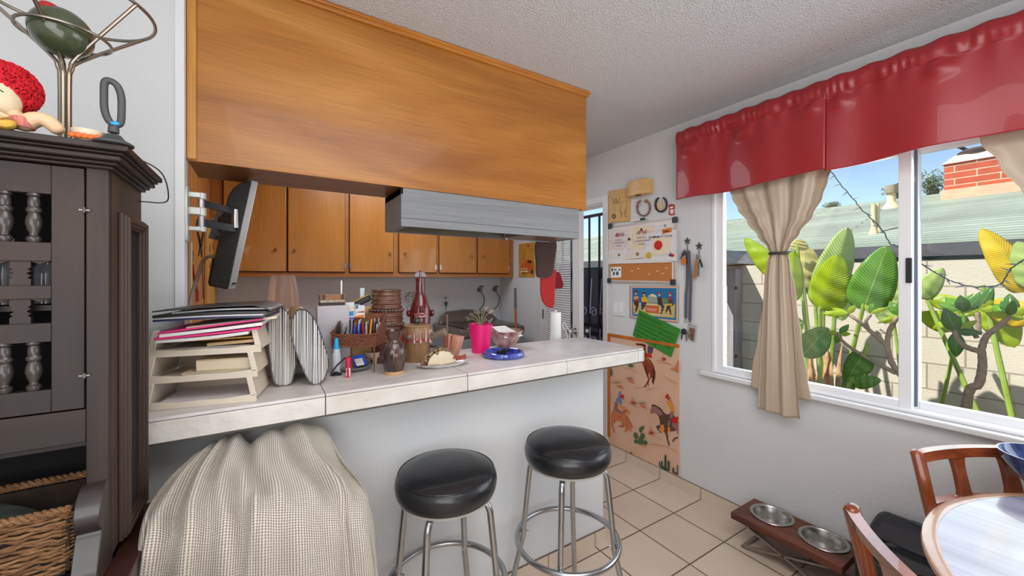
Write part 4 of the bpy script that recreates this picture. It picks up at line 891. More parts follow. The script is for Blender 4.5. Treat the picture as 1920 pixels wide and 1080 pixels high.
for u, v, u2, v2 in ((115, 910, 108, 970), (148, 915, 154, 985), (175, 915, 188, 968)):
    b = MB(); b.beam(K.q(u, v, .016), K.q(u2, v2, .016), .0095, .002, up=(1, 0, 0)); b.ball(K.q(u, v, .016), (.003, .011, .012), 10, 6); b.build('key', M_hookm if u < 120 else mat('key_metal', (180, 178, 172), .3, .8), lany)
ks = thing('keyring', 'bunch of keys with an orange tag on the left star hook', 'keys', K.q(130, 320, .02))
b = MB(); ring(b, K.q(160, 198, .03), .013); b.build('ring', mat('ring_steel', (150, 150, 150), .3, 1), ks)
b = MB(); b.prism(smoothpts([K.q(*q, .035) for q in ((112, 258), (140, 250), (150, 285), (130, 315), (108, 300))], 3, True), (-.004, 0, 0)); b.build('orange_tag', mat('orange_tag', (214, 112, 40), .5), ks)
for u, v, u2, v2 in ((130, 200, 108, 240), (140, 210, 95, 260), (150, 215, 150, 260), (165, 205, 152, 300), (120, 215, 130, 235)):
    b = MB(); b.beam(K.q(u, v, .03), K.q(u2, v2, .03), .009, .002, up=(1, 0, 0)); b.ball(K.q(u, v, .03), (.003, .011, .012), 10, 6); b.build('key', M_hookm, ks)
kf = thing('key_fobs', 'tan leather and grey key fobs on the right star hook', 'keys', K.q(250, 430, .02))
b = MB(); ring(b, K.q(257, 252, .03), .016); b.build('ring', mat('ring_steel', (150, 150, 150), .3, 1), kf)
b = MB(); b.prism([K.q(*q, .03) for q in ((236, 262), (256, 264), (243, 432), (209, 430))], (-.004, 0, 0)); b.build('leather_fob', mat('tan_leather', (172, 120, 78), .6), kf, bevel=.001)
b = MB(); b.prism([K.q(*q, .026) for q in ((258, 266), (274, 270), (264, 418), (246, 412))], (-.004, 0, 0)); b.build('grey_fob', mat('grey_fob', (110, 114, 118), .5, var=.3, scale=200), kf, bevel=.001)
b = MB(); b.beam(K.q(268, 262, .03), K.q(292, 334, .03), .01, .004, up=(1, 0, 0)); b.build('key', mat('black_fob', (40, 40, 42), .5), kf)
G = Flat(1255, 430, 4.7, .0345); G.line(K_black, [(243, 300), (225, 400)], 3, 0); G.b.build('lettering', None, kf, smooth=0)
# ================================================================ THINGS ON THE BREAKFAST BAR
def cpt(u, v): return onz(u, v, CT)
def dep_(p): return p.x*_s+p.y*_c
def hz(p, v): return H-(v-CY)/FPX*dep_(p)
def rp(p, w): return w/2*dep_(p)/FPX
def vec(a, d): return Vector((d*cos(a), d*sin(a), 0))

# ---- stack of three letter trays
M_tray = mat('ivory_plastic', (216, 204, 186), .35, var=.02); M_hole = mat('tray_hole', (88, 78, 68), .8)
def letter_tray(z, dx, dy, lab):
    x0, x1, y0, y1 = -.262+dx, -.012+dx, 1.375+dy, 1.555+dy; h = .070; sl = .014
    t = thing('letter_tray', lab, 'letter tray', ((x0+x1)/2, (y0+y1)/2, z), 'stacked ivory letter trays')
    b = MB()
    b.box(x0+sl, x1-sl, y0+.01, y1, z+.006, z+.010)                                    # floor
    b.prism([(x0-sl*.3, y0, z), (x1+sl*.3, y0, z), (x1+sl*.1, y0, z+.022), ((x0+x1)/2+.05, y0, z+.016), ((x0+x1)/2, y0, z+.018), ((x0+x1)/2-.05, y0, z+.016), (x0-sl*.1, y0, z+.022)], (0, .008, 0))
    for s_, xe in ((-1, x0), (1, x1)):
        b.prism([(xe-s_*.011, y0, z+.016), (xe+s_*.004, y0, z+.016), (xe-s_*.008, y0, z+h), (xe-s_*.022, y0, z+h)][::s_], (0, .008, 0))   # front posts
        b.prism([(xe-s_*.004, y0+.006, z+.006), (xe, y0+.006, z+.006), (xe-s_*.014, y0+.006, z+h-.002), (xe-s_*.018, y0+.006, z+h-.002)][::s_], (0, y1-y0-.006, 0))  # sides
    b.box(x0+sl, x1-sl, y1-.006, y1, z+.006, z+h-.004)
    b.build('body', M_tray, t, bevel=.0015)
    b = MB()
    for j in range(7):
        for i in range(12):
            yy = y0+.03+i*.0108; f = .2+.1*j
            xc = x0-.004+.014*f+.0005+.0045
            b.box(xc-.0007, xc+.0014, yy, yy+.0052, z+.006+(h-.008)*f, z+.006+(h-.008)*f+.0042)
    b.build('perforations', M_hole, t, smooth=0)['kind'] = 'stuff'
    return t, x0, x1, y0, y1, z, h
tr0 = letter_tray(CT, 0, 0, 'lowest ivory letter tray, holding loose white papers')
tr1 = letter_tray(CT+.0675, .002, .002, 'middle ivory letter tray, holding two beige books')
tr2 = letter_tray(CT+.135, .010, .004, 'topmost ivory letter tray, filled with brown envelopes')
M_paper = mat('white_paper', (232, 228, 226), .7, var=.03); M_manila = mat('manila', (206, 156, 84), .7, var=.04); M_kraft = mat('kraft', (206, 172, 128), .7)
def sheet(name, lab, cat, x0, x1, y0, y1, z, th, m, rot=0, warp=None, group=None, top=None):
    """a slightly curved sheet or folder lying flat"""
    y1 = min(y1, 1.575); cx, cy = (x0+x1)/2, (y0+y1)/2; ca, sa = cos(rot), sin(rot); b = MB()
    def f(k):
        def g(u, v):
            x = lerp(x0, x1, u)-cx; y = lerp(y0, y1, v)-cy; zz_ = z+(warp(u, v) if warp else 0)+(th if k else 0)
            return Vector((cx+x*ca-y*sa, cy+x*sa+y*ca, zz_))
        return g
    n, m_ = 14, 8
    b.grid(f(0), n, m_); b.grid(f(1), n, m_); o = n*m_
    for i in range(n-1): b.f.append([i, i+1, o+i+1, o+i]); b.fm.append(0); k = (m_-1)*n; b.f.append([k+i+1, k+i, o+k+i, o+k+i+1]); b.fm.append(0)
    for j in range(m_-1): b.f.append([j*n, o+j*n, o+(j+1)*n, (j+1)*n]); b.fm.append(0); k = n-1; b.f.append([j*n+k, (j+1)*n+k, o+(j+1)*n+k, o+j*n+k]); b.fm.append(0)
    o_ = b.build(name, m); tag(o_, lab, cat, group); return o_
sheet('paper_pile', 'loose white papers with red print in the lowest letter tray', 'papers', -.235, -.026, 1.385, 1.68, CT+.0112, .004, mat('printed_paper', (226, 220, 226), .7, var=.06, scale=14, stretch=(1, 18, 1)))
z1 = CT+.0675+.0106
def book(lab, x0, x1, y0, y1, z, th, m, grp=None):
    y1 = min(y1, 1.548); t = thing('book', lab, 'book', ((x0+x1)/2, (y0+y1)/2, z), grp)
    b = MB(); b.box(x0, x1, y0, y1, z, z+.002); b.box(x0, x1, y0, y1, z+th-.002, z+th); b.box(x0, x0+.003, y0, y1, z+.002, z+th-.002); b.build('cover', m, t, bevel=.0008)
    b = MB(); b.box(x0+.003, x1-.003, y0+.003, y1-.003, z+.002, z+th-.002); b.build('pages', mat('yellowed_pages', (214, 200, 174), .8, var=.05, scale=60, stretch=(1, 1, 20)), t)
book('thin beige book at the bottom of the middle letter tray', -.185, -.022, 1.388, 1.64, z1, .012, mat('beige_cover', (206, 188, 164), .6))
book('thicker beige book lying on the thin one in the middle tray', -.155, -.024, 1.392, 1.64, z1+.0125, .030, mat('marbled_cover', (212, 190, 158), .6, var=.15, scale=30))
z2 = CT+.135+.0108
sheet('envelope', 'grey translucent document sleeve at the bottom of the top tray', 'envelope', -.222, -.03, 1.39, 1.66, z2, .010, mat('grey_sleeve', (176, 170, 166), .35, var=.2, scale=20, stretch=(1, 6, 1)), .02)
sheet('envelope', 'thick pale kraft envelope in the top letter tray', 'envelope', -.13, -.02, 1.392, 1.66, z2+.0105, .008, M_kraft, 0, lambda u, v: .006*u)
sheet('envelope', 'flat golden manila envelope in the top letter tray', 'envelope', -.19, -.018, 1.390, 1.67, z2+.0265, .003, M_manila, .02, lambda u, v: .003*u)
z3 = z2+.031
M_pinkf = mat('hot_pink_folder', (226, 44, 128), .5, var=.04); M_blackf = mat('black_folder', (44, 45, 46), .4, var=.15, scale=20)
w1 = lambda a, c_: (lambda u, v: a*u+c_*sin(pi*u))
sheet('folder', 'sheaf of white papers under the pink folders', 'papers', -.232, -.03, 1.352, 1.66, z3, .008, mat('paper_stack', (222, 220, 216), .7, var=.05, scale=40, stretch=(1, 1, 40)), .05, w1(.012, -.003))
sheet('folder', 'lower hot pink folder on the top letter tray', 'folder', -.236, -.006, 1.350, 1.66, z3+.0085, .005, M_pinkf, .07, w1(.016, -.002), 'pink folders')
sheet('folder', 'white booklet sandwiched between the two pink folders', 'booklet', -.226, .0, 1.352, 1.66, z3+.0140, .008, M_paper, .08, w1(.020, -.001))
sheet('folder', 'upper hot pink folder with raised right edge', 'folder', -.232, -.002, 1.354, 1.66, z3+.0225, .004, M_pinkf, .10, w1(.026, 0), 'pink folders')
sheet('folder', 'cream papers peeping out at the right above the pink folders', 'papers', -.18, .028, 1.375, 1.66, z3+.030, .006, mat('cream_sheets', (224, 208, 190), .7), .12, w1(.020, 0))
zb_ = z3+.052
sheet('folder', 'navy folder at the bottom of the dark folder stack', 'folder', -.236, .018, 1.36, 1.68, zb_, .005, mat('navy_folder', (44, 54, 86), .4, var=.3, scale=40), -.02, w1(.004, .002), 'dark folders')
sheet('folder', 'black folder with a white paper edge, middle of the dark stack', 'folder', -.236, .012, 1.362, 1.68, zb_+.0055, .004, M_paper, -.01, w1(.004, .002), 'dark folders')
sheet('folder', 'black folder second from the top of the dark stack', 'folder', -.237, .02, 1.358, 1.69, zb_+.010, .007, M_blackf, .0, w1(.004, .003), 'dark folders')
sheet('folder', 'thin clear sleeve between the two topmost black folders', 'sleeve', -.20, .026, 1.365, 1.69, zb_+.019, .004, mat('clear_sleeve', (170, 172, 176), .25, var=.2, scale=20), .02, w1(.006, .004))
sheet('folder', 'topmost black folder gaping open at the right', 'folder', -.238, .030, 1.356, 1.69, zb_+.025, .003, M_blackf, .02, lambda u, v: .012*u+.004*sin(pi*u)-(.016*(u-.85)/.15 if u > .85 else 0), 'dark folders')

# the whole stack stands slightly turned on the bar
_pv, _ta = Vector((-.262, 1.375, CT)), radians(-12)
for _o in [o for o in C.objects if o.parent is None and o.name.split('.')[0] in ('letter_tray', 'paper_pile', 'book', 'envelope', 'folder')]:
    q = _o.location-_pv; q = Vector((q.x*1.03, q.y, q.z*1.06)); _o.location = Vector((-.276, 1.42, CT))+Matrix.Rotation(_ta, 3, 'Z') @ q
    _o.rotation_euler = (0, 0, _ta); _o.scale = (1.03, 1, 1.06)

# ---- two bulging accordion wallets standing on their edges
M_wallet = mat('clear_smoky_plastic', (164, 168, 170), .25, var=.2, scale=14, stretch=(1, 1, 1)); M_sheets = mat('paper_edges', (196, 194, 190), .6, var=.2, scale=120, stretch=(3, 1, .06))
M_tabs = mat('brown_pleats', (150, 112, 66), .5, var=.3, scale=110, stretch=(3, .05, .05), col2=(176, 138, 88))
def wallet(P2, pf, lab, depth):
    """P2: front outline in pixels; pf: point giving the front's distance"""
    f0 = cpt(*pf); y0 = f0.y
    F2 = smoothpts([ony(u, v, y0) for u, v in P2], 4, True); n = len(F2)
    zmin = min(p.z for p in F2); cxm = sum(p.x for p in F2)/n; czm = sum(p.z for p in F2)/n
    for p in F2: p.z += CT+.0005-zmin
    t = thing('accordion_file', lab, 'accordion file', (cxm, y0+depth/2, CT), 'bulging accordion files')
    b = MB(); R_ = []; yy = Vector((-.012, depth, 0))
    rings = [(.0, .0), (.98, .004), (1.0, .02), (1.0, .5), (.94, 1.0)]
    c0 = Vector((cxm, y0, czm))
    V = []
    for sc_, f in rings[1:]:
        for p in F2: q = c0+(p-c0)*sc_+yy*f; q.z = max(q.z, CT+.0005); V.append(q)
    m = len(rings)-1; Fc = []
    for i in range(m-1):
        for k in range(n): Fc.append((i*n+k, i*n+(k+1) % n, (i+1)*n+(k+1) % n, (i+1)*n+k))
    Fc.append(tuple((m-1)*n+k for k in range(n)))
    b._a(V, Fc); b.build('cover', M_tabs, t)
    # fan of sheets and plastic pockets in the front opening
    x0 = min(p.x for p in F2); x1 = max(p.x for p in F2)
    def span(x):                                   # z range of outline at x
        zs = []
        for k in range(n):
            a, c = F2[k], F2[(k+1) % n]
            if (a.x-x)*(c.x-x) <= 0 and abs(a.x-c.x) > 1e-7: zs.append(a.z+(c.z-a.z)*(x-a.x)/(c.x-a.x))
        return (min(zs), max(zs)) if len(zs) >= 2 else None
    b = MB(); N = 26; rr = random.Random(int(cxm*1000))
    for i in range(N):
        x = lerp(x0+.003, x1-.003, (i+.5)/N); sp_ = span(x)
        if not sp_: continue
        a, c = sp_; off = rr.uniform(-.004, .006); th = (x1-x0)/N*.32; lean = rr.uniform(-.002, .002)
        b.use((M_paper, M_sheets, M_wallet, M_sheets, mat('pale_divider', (206, 196, 178), .6))[rr.choice([0, 1, 1, 2, 3, 0, 4, 2, 0])])
        b.hexa([(x-th, y0-.004+off, a+.003), (x+th, y0-.004+off, a+.003), (x+th, y0+depth*.9, a+.003), (x-th, y0+depth*.9, a+.003)], [(x-th+lean, y0-.004+off, c-.004), (x+th+lean, y0-.004+off, c-.004), (x+th+lean, y0+depth*.9, c-.006), (x-th+lean, y0+depth*.9, c-.006)])
    b.build('pockets', None, t)['kind'] = 'stuff'
    b = MB(); b.tube([c0+(p-c0)*1.0+Vector((0, -.006, 0)) for p in F2], .0022, 6, closed=True); b.build('rim', mat('dark_rim', (76, 80, 82), .3), t)
    return t
wallet([(516, 722), (507, 680), (502, 620), (504, 590), (516, 578), (530, 578), (545, 600), (553, 640), (555, 680), (548, 715), (540, 724)], (530, 724), 'bulging accordion file standing next to the letter trays', .24)
wallet([(584, 719), (567, 690), (549, 640), (546, 605), (556, 582), (572, 580), (588, 595), (603, 630), (616, 672), (612, 700), (602, 716)], (592, 721), 'bulging accordion file standing next to the pen basket', .25)

# ---- inverted clear tumbler on top of a white box hidden by the files
pc_ = Vector((.11, 1.72, CT)); px_ = ray(531, 560); k_ = 1.745/px_.y; tb = Vector((px_.x*k_, 1.745, CT))
bxz = hz(tb, 578)
t = thing('storage_box', 'white storage box standing behind the accordion files', 'box', tb)
b = MB(); b.box(tb.x-.065, tb.x+.065, tb.y-.06, tb.y+.06, CT, bxz-.012); b.build('body', mat('white_box', (206, 204, 206), .5), t, bevel=.003)
b = MB(); b.box(tb.x-.068, tb.x+.068, tb.y-.063, tb.y+.063, bxz-.012, bxz); b.build('lid', mat('white_box', (206, 204, 206), .5), t, bevel=.003)
M_cup = bpy.data.materials.new('clear_tinted_plastic'); M_cup.use_nodes = True; _p = M_cup.node_tree.nodes['Principled BSDF']
def thin_clear(name, tint, fac=.35, rough=.08):
    m = bpy.data.materials.new(name); m.use_nodes = True; t_ = m.node_tree; t_.nodes.clear()
    o = t_.nodes.new('ShaderNodeOutputMaterial'); a = t_.nodes.new('ShaderNodeBsdfTransparent'); g = t_.nodes.new('ShaderNodeBsdfPrincipled'); mx = t_.nodes.new('ShaderNodeMixShader'); fr = t_.nodes.new('ShaderNodeLayerWeight'); fr.inputs[0].default_value = fac
    a.inputs[0].default_value = (*lin(tint), 1); g.inputs['Base Color'].default_value = (*lin(tint), 1); g.inputs['Roughness'].default_value = rough
    t_.links.new(fr.outputs['Fresnel'], mx.inputs[0]); t_.links.new(a.outputs[0], mx.inputs[1]); t_.links.new(g.outputs[0], mx.inputs[2]); t_.links.new(mx.outputs[0], o.inputs[0]); return m
bpy.data.materials.remove(M_cup)
M_cup = thin_clear('clear_tinted_plastic', (250, 238, 230), .42, .1); M_glass = thin_clear('clear_glass', (236, 240, 240), .45, .05)
r0, r1, zt_ = rp(tb, 54), rp(tb, 40), hz(tb, 516)
b = MB(); b.lathe([(r0+.001, 0), (r0, .004), (lerp(r0, r1, .5), (zt_-bxz)*.6), (r1, zt_-bxz-.008), (r1-.006, zt_-bxz), (0, zt_-bxz)], (tb.x, tb.y, bxz), 32); b.lathe([(r0-.002, .001), (lerp(r0, r1, .5)-.002, (zt_-bxz)*.6), (r1-.003, zt_-bxz-.01), (0, zt_-bxz-.006)], (tb.x, tb.y, bxz), 32)
tag(b.build('plastic_tumbler', M_cup), 'clear pinkish plastic tumbler turned upside down behind the accordion files', 'tumbler')

# ---- pen basket
M_wick = mat('brown_wicker', (104, 58, 36), .6, var=.35, scale=120, bump=.6, bscale=200, col2=(140, 82, 52))
bl, br_ = ond(622, 650, 1.50), ond(704, 643, 1.50); bl.z = br_.z = CT
bc = (bl+br_)/2; ax = (br_-bl).normalized(); ay = Vector((-ax.y, ax.x, 0)); BW = (br_-bl).length; BD = .115
bk = thing('pen_basket', 'brown wicker basket on a wire stand, stuffed with pens', 'basket', bc+ay*BD/2)
zlo, zhi, zback = hz(bc, 650), hz(bc, 628), hz(bc, 592)
def BP(u, v, z): return bc+ax*(u*BW)+ay*(v*BD)+Vector((0, 0, z-CT))
b = MB()
nrow = 5
for r_ in range(nrow):
    for k in range(34):
        u0, u1 = -.5+k/34, -.5+(k+1)/34; z = lerp(zlo+.003, zhi-.003, (r_+.5)/nrow); o_ = .0025*(1 if (k+r_) % 2 else -1)
        b.beam(BP(u0, 0, z+.002*(1 if k % 2 else -1))-ay*(.0+o_), BP(u1, 0, z-.002*(1 if k % 2 else -1))-ay*o_, .003, (zhi-zlo)/nrow*.9)
b.build('front_weave', M_wick, bk)
b = MB(); b.hexa([BP(-.5, .04, zlo), BP(.5, .04, zlo), BP(.5, 1, zlo), BP(-.5, 1, zlo)], [BP(-.5, .04, zlo+.004), BP(.5, .04, zlo+.004), BP(.5, 1, zlo+.004), BP(-.5, 1, zlo+.004)])
b.hexa([BP(-.5, 1, zlo), BP(.5, 1, zlo), BP(.5, 1.04, zlo), BP(-.5, 1.04, zlo)], [BP(-.52, 1, zback), BP(.52, 1, zback), BP(.52, 1.04, zback), BP(-.52, 1.04, zback)])
for s_ in (-.5, .5): b.hexa([BP(s_-.012, 0, zlo), BP(s_+.012, 0, zlo), BP(s_+.012, 1, zlo), BP(s_-.012, 1, zlo)], [BP(s_-.012, 0, zhi), BP(s_+.012, 0, zhi), BP(s_+.012, 1, zback), BP(s_-.012, 1, zback)])
b.build('sides', M_wick, bk, bevel=.001)
b = MB(); b.tube(smoothpts([BP(-.53, 1, zback+.004), BP(-.52, .4, lerp(zhi, zback, .3)), BP(-.5, 0, zhi+.003), BP(0, -.02, zhi), BP(.5, 0, zhi+.004), BP(.52, .4, lerp(zhi, zback, .3)), BP(.53, 1, zback+.004)], 5), .0035, 8); b.tube([BP(-.5, -.01, zlo+.001), BP(0, -.015, zlo), BP(.5, -.01, zlo+.002)], .003, 8); b.build('rim', M_wick, bk)
for s_, v_ in ((-.47, 0), (-.47, .95), (.47, 0), (.47, .95)):
    b = MB(); b.cyl(BP(s_, v_, CT), BP(s_, v_, zlo+.001), .0028, n=8); b.build('leg', M_wick, bk)
ORD = 'first second third fourth fifth sixth seventh eighth ninth tenth eleventh twelfth thirteenth fourteenth fifteenth sixteenth seventeenth'.split()
rr = random.Random(3)
pens = [('black', (38, 38, 42)), ('grey', (120, 122, 128)), ('white and black', (206, 206, 210)), ('blue', (30, 60, 190)), ('dark blue', (34, 36, 96)), ('red', (190, 40, 44)), ('silver', (160, 162, 166)), ('orange', (224, 140, 44)), ('green', (40, 90, 60)), ('brown', (110, 60, 40))]
n_p = 17; order = [0, 6, 0, 0, 1, 3, 3, 4, 3, 5, 9, 6, 7, 0, 8, 2, 1]
for i in range(n_p):
    u = -.45+.9*i/(n_p-1); v = rr.uniform(.18, .8); zb2 = zlo+.006; L_ = rr.uniform(.075, .095); lean = rr.uniform(-.28, .28); back = rr.uniform(.05, .25)
    p0 = BP(u, v, zb2); p1 = p0+ax*(L_*sin(lean)*.5)+ay*(L_*back*.5)+Vector((0, 0, L_))
    if abs(u) > .4: p1 = p0+Vector((0, 0, L_))
    nm, c = pens[order[i]]; m = mat('pen_'+nm.replace(' ', '_'), c, .3)
    t = thing('pen', '%s pen standing in the wicker basket, %s from its left end' % (nm, ORD[i]), 'pen', p0, 'pens in the wicker basket')
    d = (p1-p0); b = MB(); b.cyl(p0, p0+d*.82, .0042, n=10); b.build('barrel', m, t)
    b = MB(); b.cyl(p0+d*.82, p1, .0034, .0026, n=8); b.beam(p0+d*.55-ay*.005, p0+d*.86-ay*.005, .0022, .0014); b.build('clip', mat('pen_clip', (140, 142, 150), .3, .6) if i % 3 else m, t)
# cards standing at the back of the basket
def card(lab, name, quad, m, prints, v=.9):
    y_ = None; P = []
    pl = BP(0, v, 0); 
    def q(u_, v_, off=0):                       # hit the vertical plane through the basket's back
        r = ray(u_, v_); nrm_ = Vector((ay.x, ay.y, 0)); t_ = nrm_.dot(pl-ay*off)/nrm_.dot(r); return _at(u_, v_, t_)
    P = [q(*a) for a in quad]; c = sum(P, Vector())/len(P)
    t = thing(name, lab, 'card', c); b = MB(); b.prism(P, ay*.0012); b.build('sheet', m, t)
    if prints:
        b = MB()
        for k, (mm, pp) in enumerate(prints):
            b.use(mm)
            if isinstance(pp, tuple):
                txt, a0, a1, hh = pp; o = q(*a0, .0012); e = q(*a1, .0012)-o; w_ = e.length; e.normalize(); s_ = (q(a0[0], a0[1]-hh, .0012)-o).length/.69
                tmp = MB(); text_mb(tmp, txt, Matrix.Identity(4), 1.0); wd = max(p.x for p in tmp.v); M = frame3(o, e*(w_/wd), Vector((0, 0, s_)))
                b0 = len(b.v); [b.v.append(M @ p) for p in tmp.v]; [(b.f.append([b0+i for i in f]), b.fm.append(b.cur)) for f in tmp.f]
            else: b._a([q(*a, .0004+.0002*k) for a in pp], [tuple(range(len(pp)))])
        b.build('print', None, t, smooth=0)
    return t
card('menu card with a coloured photo strip and seafood lettering behind the pens', 'menu_card', [(621, 570), (664, 566), (665, 596), (621, 605)], mat('card_white', (226, 226, 228), .5), [(fm('menu_cream', (228, 202, 160)), [(622, 581), (664, 576), (664, 580), (622, 587)]), (fm('menu_brown', (120, 70, 40)), [(622, 595), (628, 588), (637, 588), (637, 593)]), (rd, [(622, 596), (637, 592), (637, 594), (622, 597)]), (fm('menu_blue', (60, 140, 206)), [(649, 585), (663, 583), (663, 592), (650, 593)]), (gry, [(639, 587), (648, 586), (648, 593), (639, 594)]), (fm('menu_violet', (110, 112, 170)), [(640, 598), (664, 594), (664, 600), (640, 603)]), (fm('menu_text', (110, 84, 50)), ('SEAFOOD', (624, 584), (643, 582), 3))], .88)
card('smaller white card with a red streak right of the menu card', 'business_card', [(666, 571), (684, 573), (684, 596), (666, 594)], mat('card_white', (226, 226, 228), .5), [(viol, [(667, 572), (672, 572), (671, 579), (667, 579)]), (fm('card_red', (150, 60, 60)), [(668, 585), (683, 583), (683, 586), (668, 586)]), (ogr, [(668, 592), (683, 590), (683, 595), (668, 596)])], .93)

# ---- pens lying under the basket, glue, lip balm, little dish, blue box
for k, (u0, v0, u1, v1, nm, c) in enumerate(((640, 682, 648, 650, 'grey', (120, 122, 128)), (652, 680, 660, 650, 'yellow', (226, 160, 40)), (661, 676, 668, 650, 'orange', (224, 120, 44)), (668, 668, 674, 650, 'green', (60, 110, 60)), (679, 662, 683, 648, 'dark blue', (34, 36, 96)))):
    a0, a1 = cpt(u0, v0+2), cpt(u1, v1+6); a0.z += .005; a1.z += .006+.012*(k % 2)
    a1 = a0+(a1-a0).normalized()*min((a1-a0).length, .13)
    t = thing('pen', nm+' pen lying on the bar under the wicker basket', 'pen', a0, 'pens lying under the basket'); b = MB(); b.cyl(a0, lerp(a0, a1, .85), .0045, n=10); b.build('barrel', mat('pen_'+nm.replace(' ', '_'), c, .3), t); b = MB(); b.cyl(lerp(a0, a1, .85), a1, .0045, .0012, n=10); b.build('tip', M_kraft, t)
g = cpt(631, 700); t = thing('glue_bottle', 'small clear glue bottle with a bright blue cone cap', 'glue bottle', g); r_ = rp(g, 15); zc = hz(g, 654); zt_ = hz(g, 634); zs = hz(g, 663)
b = MB(); b.lathe([(r_, 0), (r_, zs-CT), (r_*.85, zs-CT+.003), (r_*.85, zc-CT)], (g.x, g.y, CT), 24); b.build('bottle', mat('milky_plastic', (206, 212, 222), .3), t)
b = MB(); b.lathe([(r_*.8, zc-CT), (r_*.72, zc-CT+.006), (r_*.42, zt_-CT), (0, zt_-CT+.001)], (g.x, g.y, CT), 24); b.build('cap', mat('sky_blue_cap', (44, 164, 222), .35), t)
g = cpt(653, 707); t = thing('lip_balm', 'red lip balm tube standing near the bar edge', 'lip balm', g); r_ = rp(g, 10); zc = hz(g, 679); zt_ = hz(g, 670)
b = MB(); b.lathe([(r_, 0), (r_*.98, zc-CT)], (g.x, g.y, CT), 20); b.build('tube', mat('crimson_tube', (184, 26, 60), .35), t)
b = MB(); b.lathe([(r_*1.02, zc-CT), (r_*1.02, zt_-CT-.001), (r_*.9, zt_-CT)], (g.x, g.y, CT), 20); b.build('cap', mat('crimson_cap', (196, 34, 66), .3), t)
b = MB(); b.use(K_white); 
dl = Vector((g.x, g.y, 0))-Vector((0, 0, 0)); dl.z = 0; dn = -dl.normalized(); sx_ = Vector((-dn.y, dn.x, 0)); 
for k_, (a0, a1, z0_, z1_) in enumerate(((-.75, -.35, .003, .028), (-.75, -.15, .029, .034), (.55, .85, .005, .022), (.5, .85, .027, .034))):
    az = atan2(dn.y, dn.x); Q_ = [Vector((g.x+cos(az+a)*(r_+.0004), g.y+sin(az+a)*(r_+.0004), CT+z_)) for a, z_ in ((-a0, z0_), (-a1, z0_), (-a1, z1_), (-a0, z1_))]; b._a(Q_, [(0, 1, 2, 3)])
b.build('print', None, t, smooth=0)
g = cpt(664, 694); t = thing('glass_dish', 'shallow clear glass dish behind the lip balm', 'dish', g); r_ = rp(g, 64)
b = MB(); b.lathe([(r_*.55, 0), (r_*.6, .003), (r_*.9, .012), (r_, .020), (r_*.97, .020), (r_*.86, .013), (r_*.5, .005), (0, .005)], (g.x, g.y, CT), 36); b.build('bowl', M_glass, t)
q = [ond(u, v, dep_(g)) for u, v in ((659, 668), (680, 664), (688, 683), (667, 689))]
t = thing('blue_packet', 'small blue packet with white and red lettering leaning in the glass dish', 'packet', q[3]); bd = Vector((.006, .012, -.002))
b = MB(); b.prism(q, bd); b.build('box', mat('royal_blue', (28, 78, 180), .4), t, bevel=.001)
nq = (q[1]-q[0]).cross(q[3]-q[0]).normalized(); nq = nq if nq.y < 0 else -nq
Z = lambda a, c, k=1: q[0]+(q[1]-q[0])*a+(q[3]-q[0])*c+nq*.0006*k
b = MB(); b.use(K_white); b._a([Z(.15, .3), Z(.82, .3), Z(.82, .9), Z(.15, .9)], [(0, 1, 2, 3)])
def fit_text(b, m, txt, p0, p1, up, k=2):
    b.use(m); tmp = MB(); text_mb(tmp, txt, Matrix.Identity(4), 1.0); wd = max(p.x for p in tmp.v); M = frame3(p0+nq*.0003, (p1-p0)/wd, up/.72); b0 = len(b.v)
    for i in range(3): M[i][2] = 0
    [b.v.append(M @ p) for p in tmp.v]; [(b.f.append([b0+i for i in f]), b.fm.append(b.cur)) for f in tmp.f]
fit_text(b, navy, 'LIQUI', Z(.2, .48, 2), Z(.74, .48, 2), -(q[3]-q[0])*.14); fit_text(b, rd, 'MOLY', Z(.2, .68, 2), Z(.78, .68, 2), -(q[3]-q[0])*.15); b.build('print', None, t, smooth=0)
g = cpt(614+14, 700); b = MB(); b.lathe([(0, .012), (.006, .012), (.012, .006), (.020, .003), (.021, 0), (0, 0)][::-1], (cpt(630, 703).x, cpt(630, 703).y, CT), 24); tag(b.build('suction_cup', mat('black_rubber', (34, 34, 36), .4)), 'small black rubber suction cup at the foot of the glue bottle', 'suction cup')
b = MB(); pA, pB = cpt(620, 702), ond(646, 672, 1.43); b.tube([pA+Vector((0, 0, .004)), lerp(pA, pB, .5)+Vector((0, 0, .006)), pB, pB+Vector((.03, .02, .002))], [.002, .0032, .0032, .002], 8); tag(b.build('paint_brush', mat('dark_wood_stick', (70, 46, 36), .5)), 'thin dark wooden stick leaning across the glass dish', 'stick')

# ---- pottery
M_cream = mat('unglazed_cream', (206, 190, 164), .7, var=.06, scale=20, bump=.2, bscale=60)
g = cpt(702, 680); r_ = rp(g, 38); zt_ = hz(g, 659); zm = CT+.018; hh = zt_-zm
t = thing('tripod_bowl', 'small cream clay bowl on three feet beside the dark ribbed vase', 'bowl', g)
b = MB(); b.lathe([(r_*.25, 0), (r_*.6, hh*.1), (r_*.9, hh*.5), (r_, hh), (r_*.93, hh+.002), (r_*.82, hh*.5), (r_*.5, hh*.25), (0, hh*.2)], (g.x, g.y, zm), 28); b.build('bowl', M_cream, t)
for k in range(3):
    a = YAW*-1+2*pi*k/3-1.2; f = Vector((g.x+cos(a)*r_*.62, g.y+sin(a)*r_*.62, CT)); b = MB(); b.lathe([(.008, 0), (.009, .010), (.012, .030)], f, 12); b.build('foot', M_cream, t)
b = MB(); p0 = Vector((g.x-.005, g.y, CT+.034)); b.tube([p0, p0+Vector((.03, .0, .035))], [.006, .006], 10); tag(b.build('small_tube', mat('small_tube_white', (214, 216, 226), .4)), 'small white tube lying in the cream tripod bowl', 'tube')
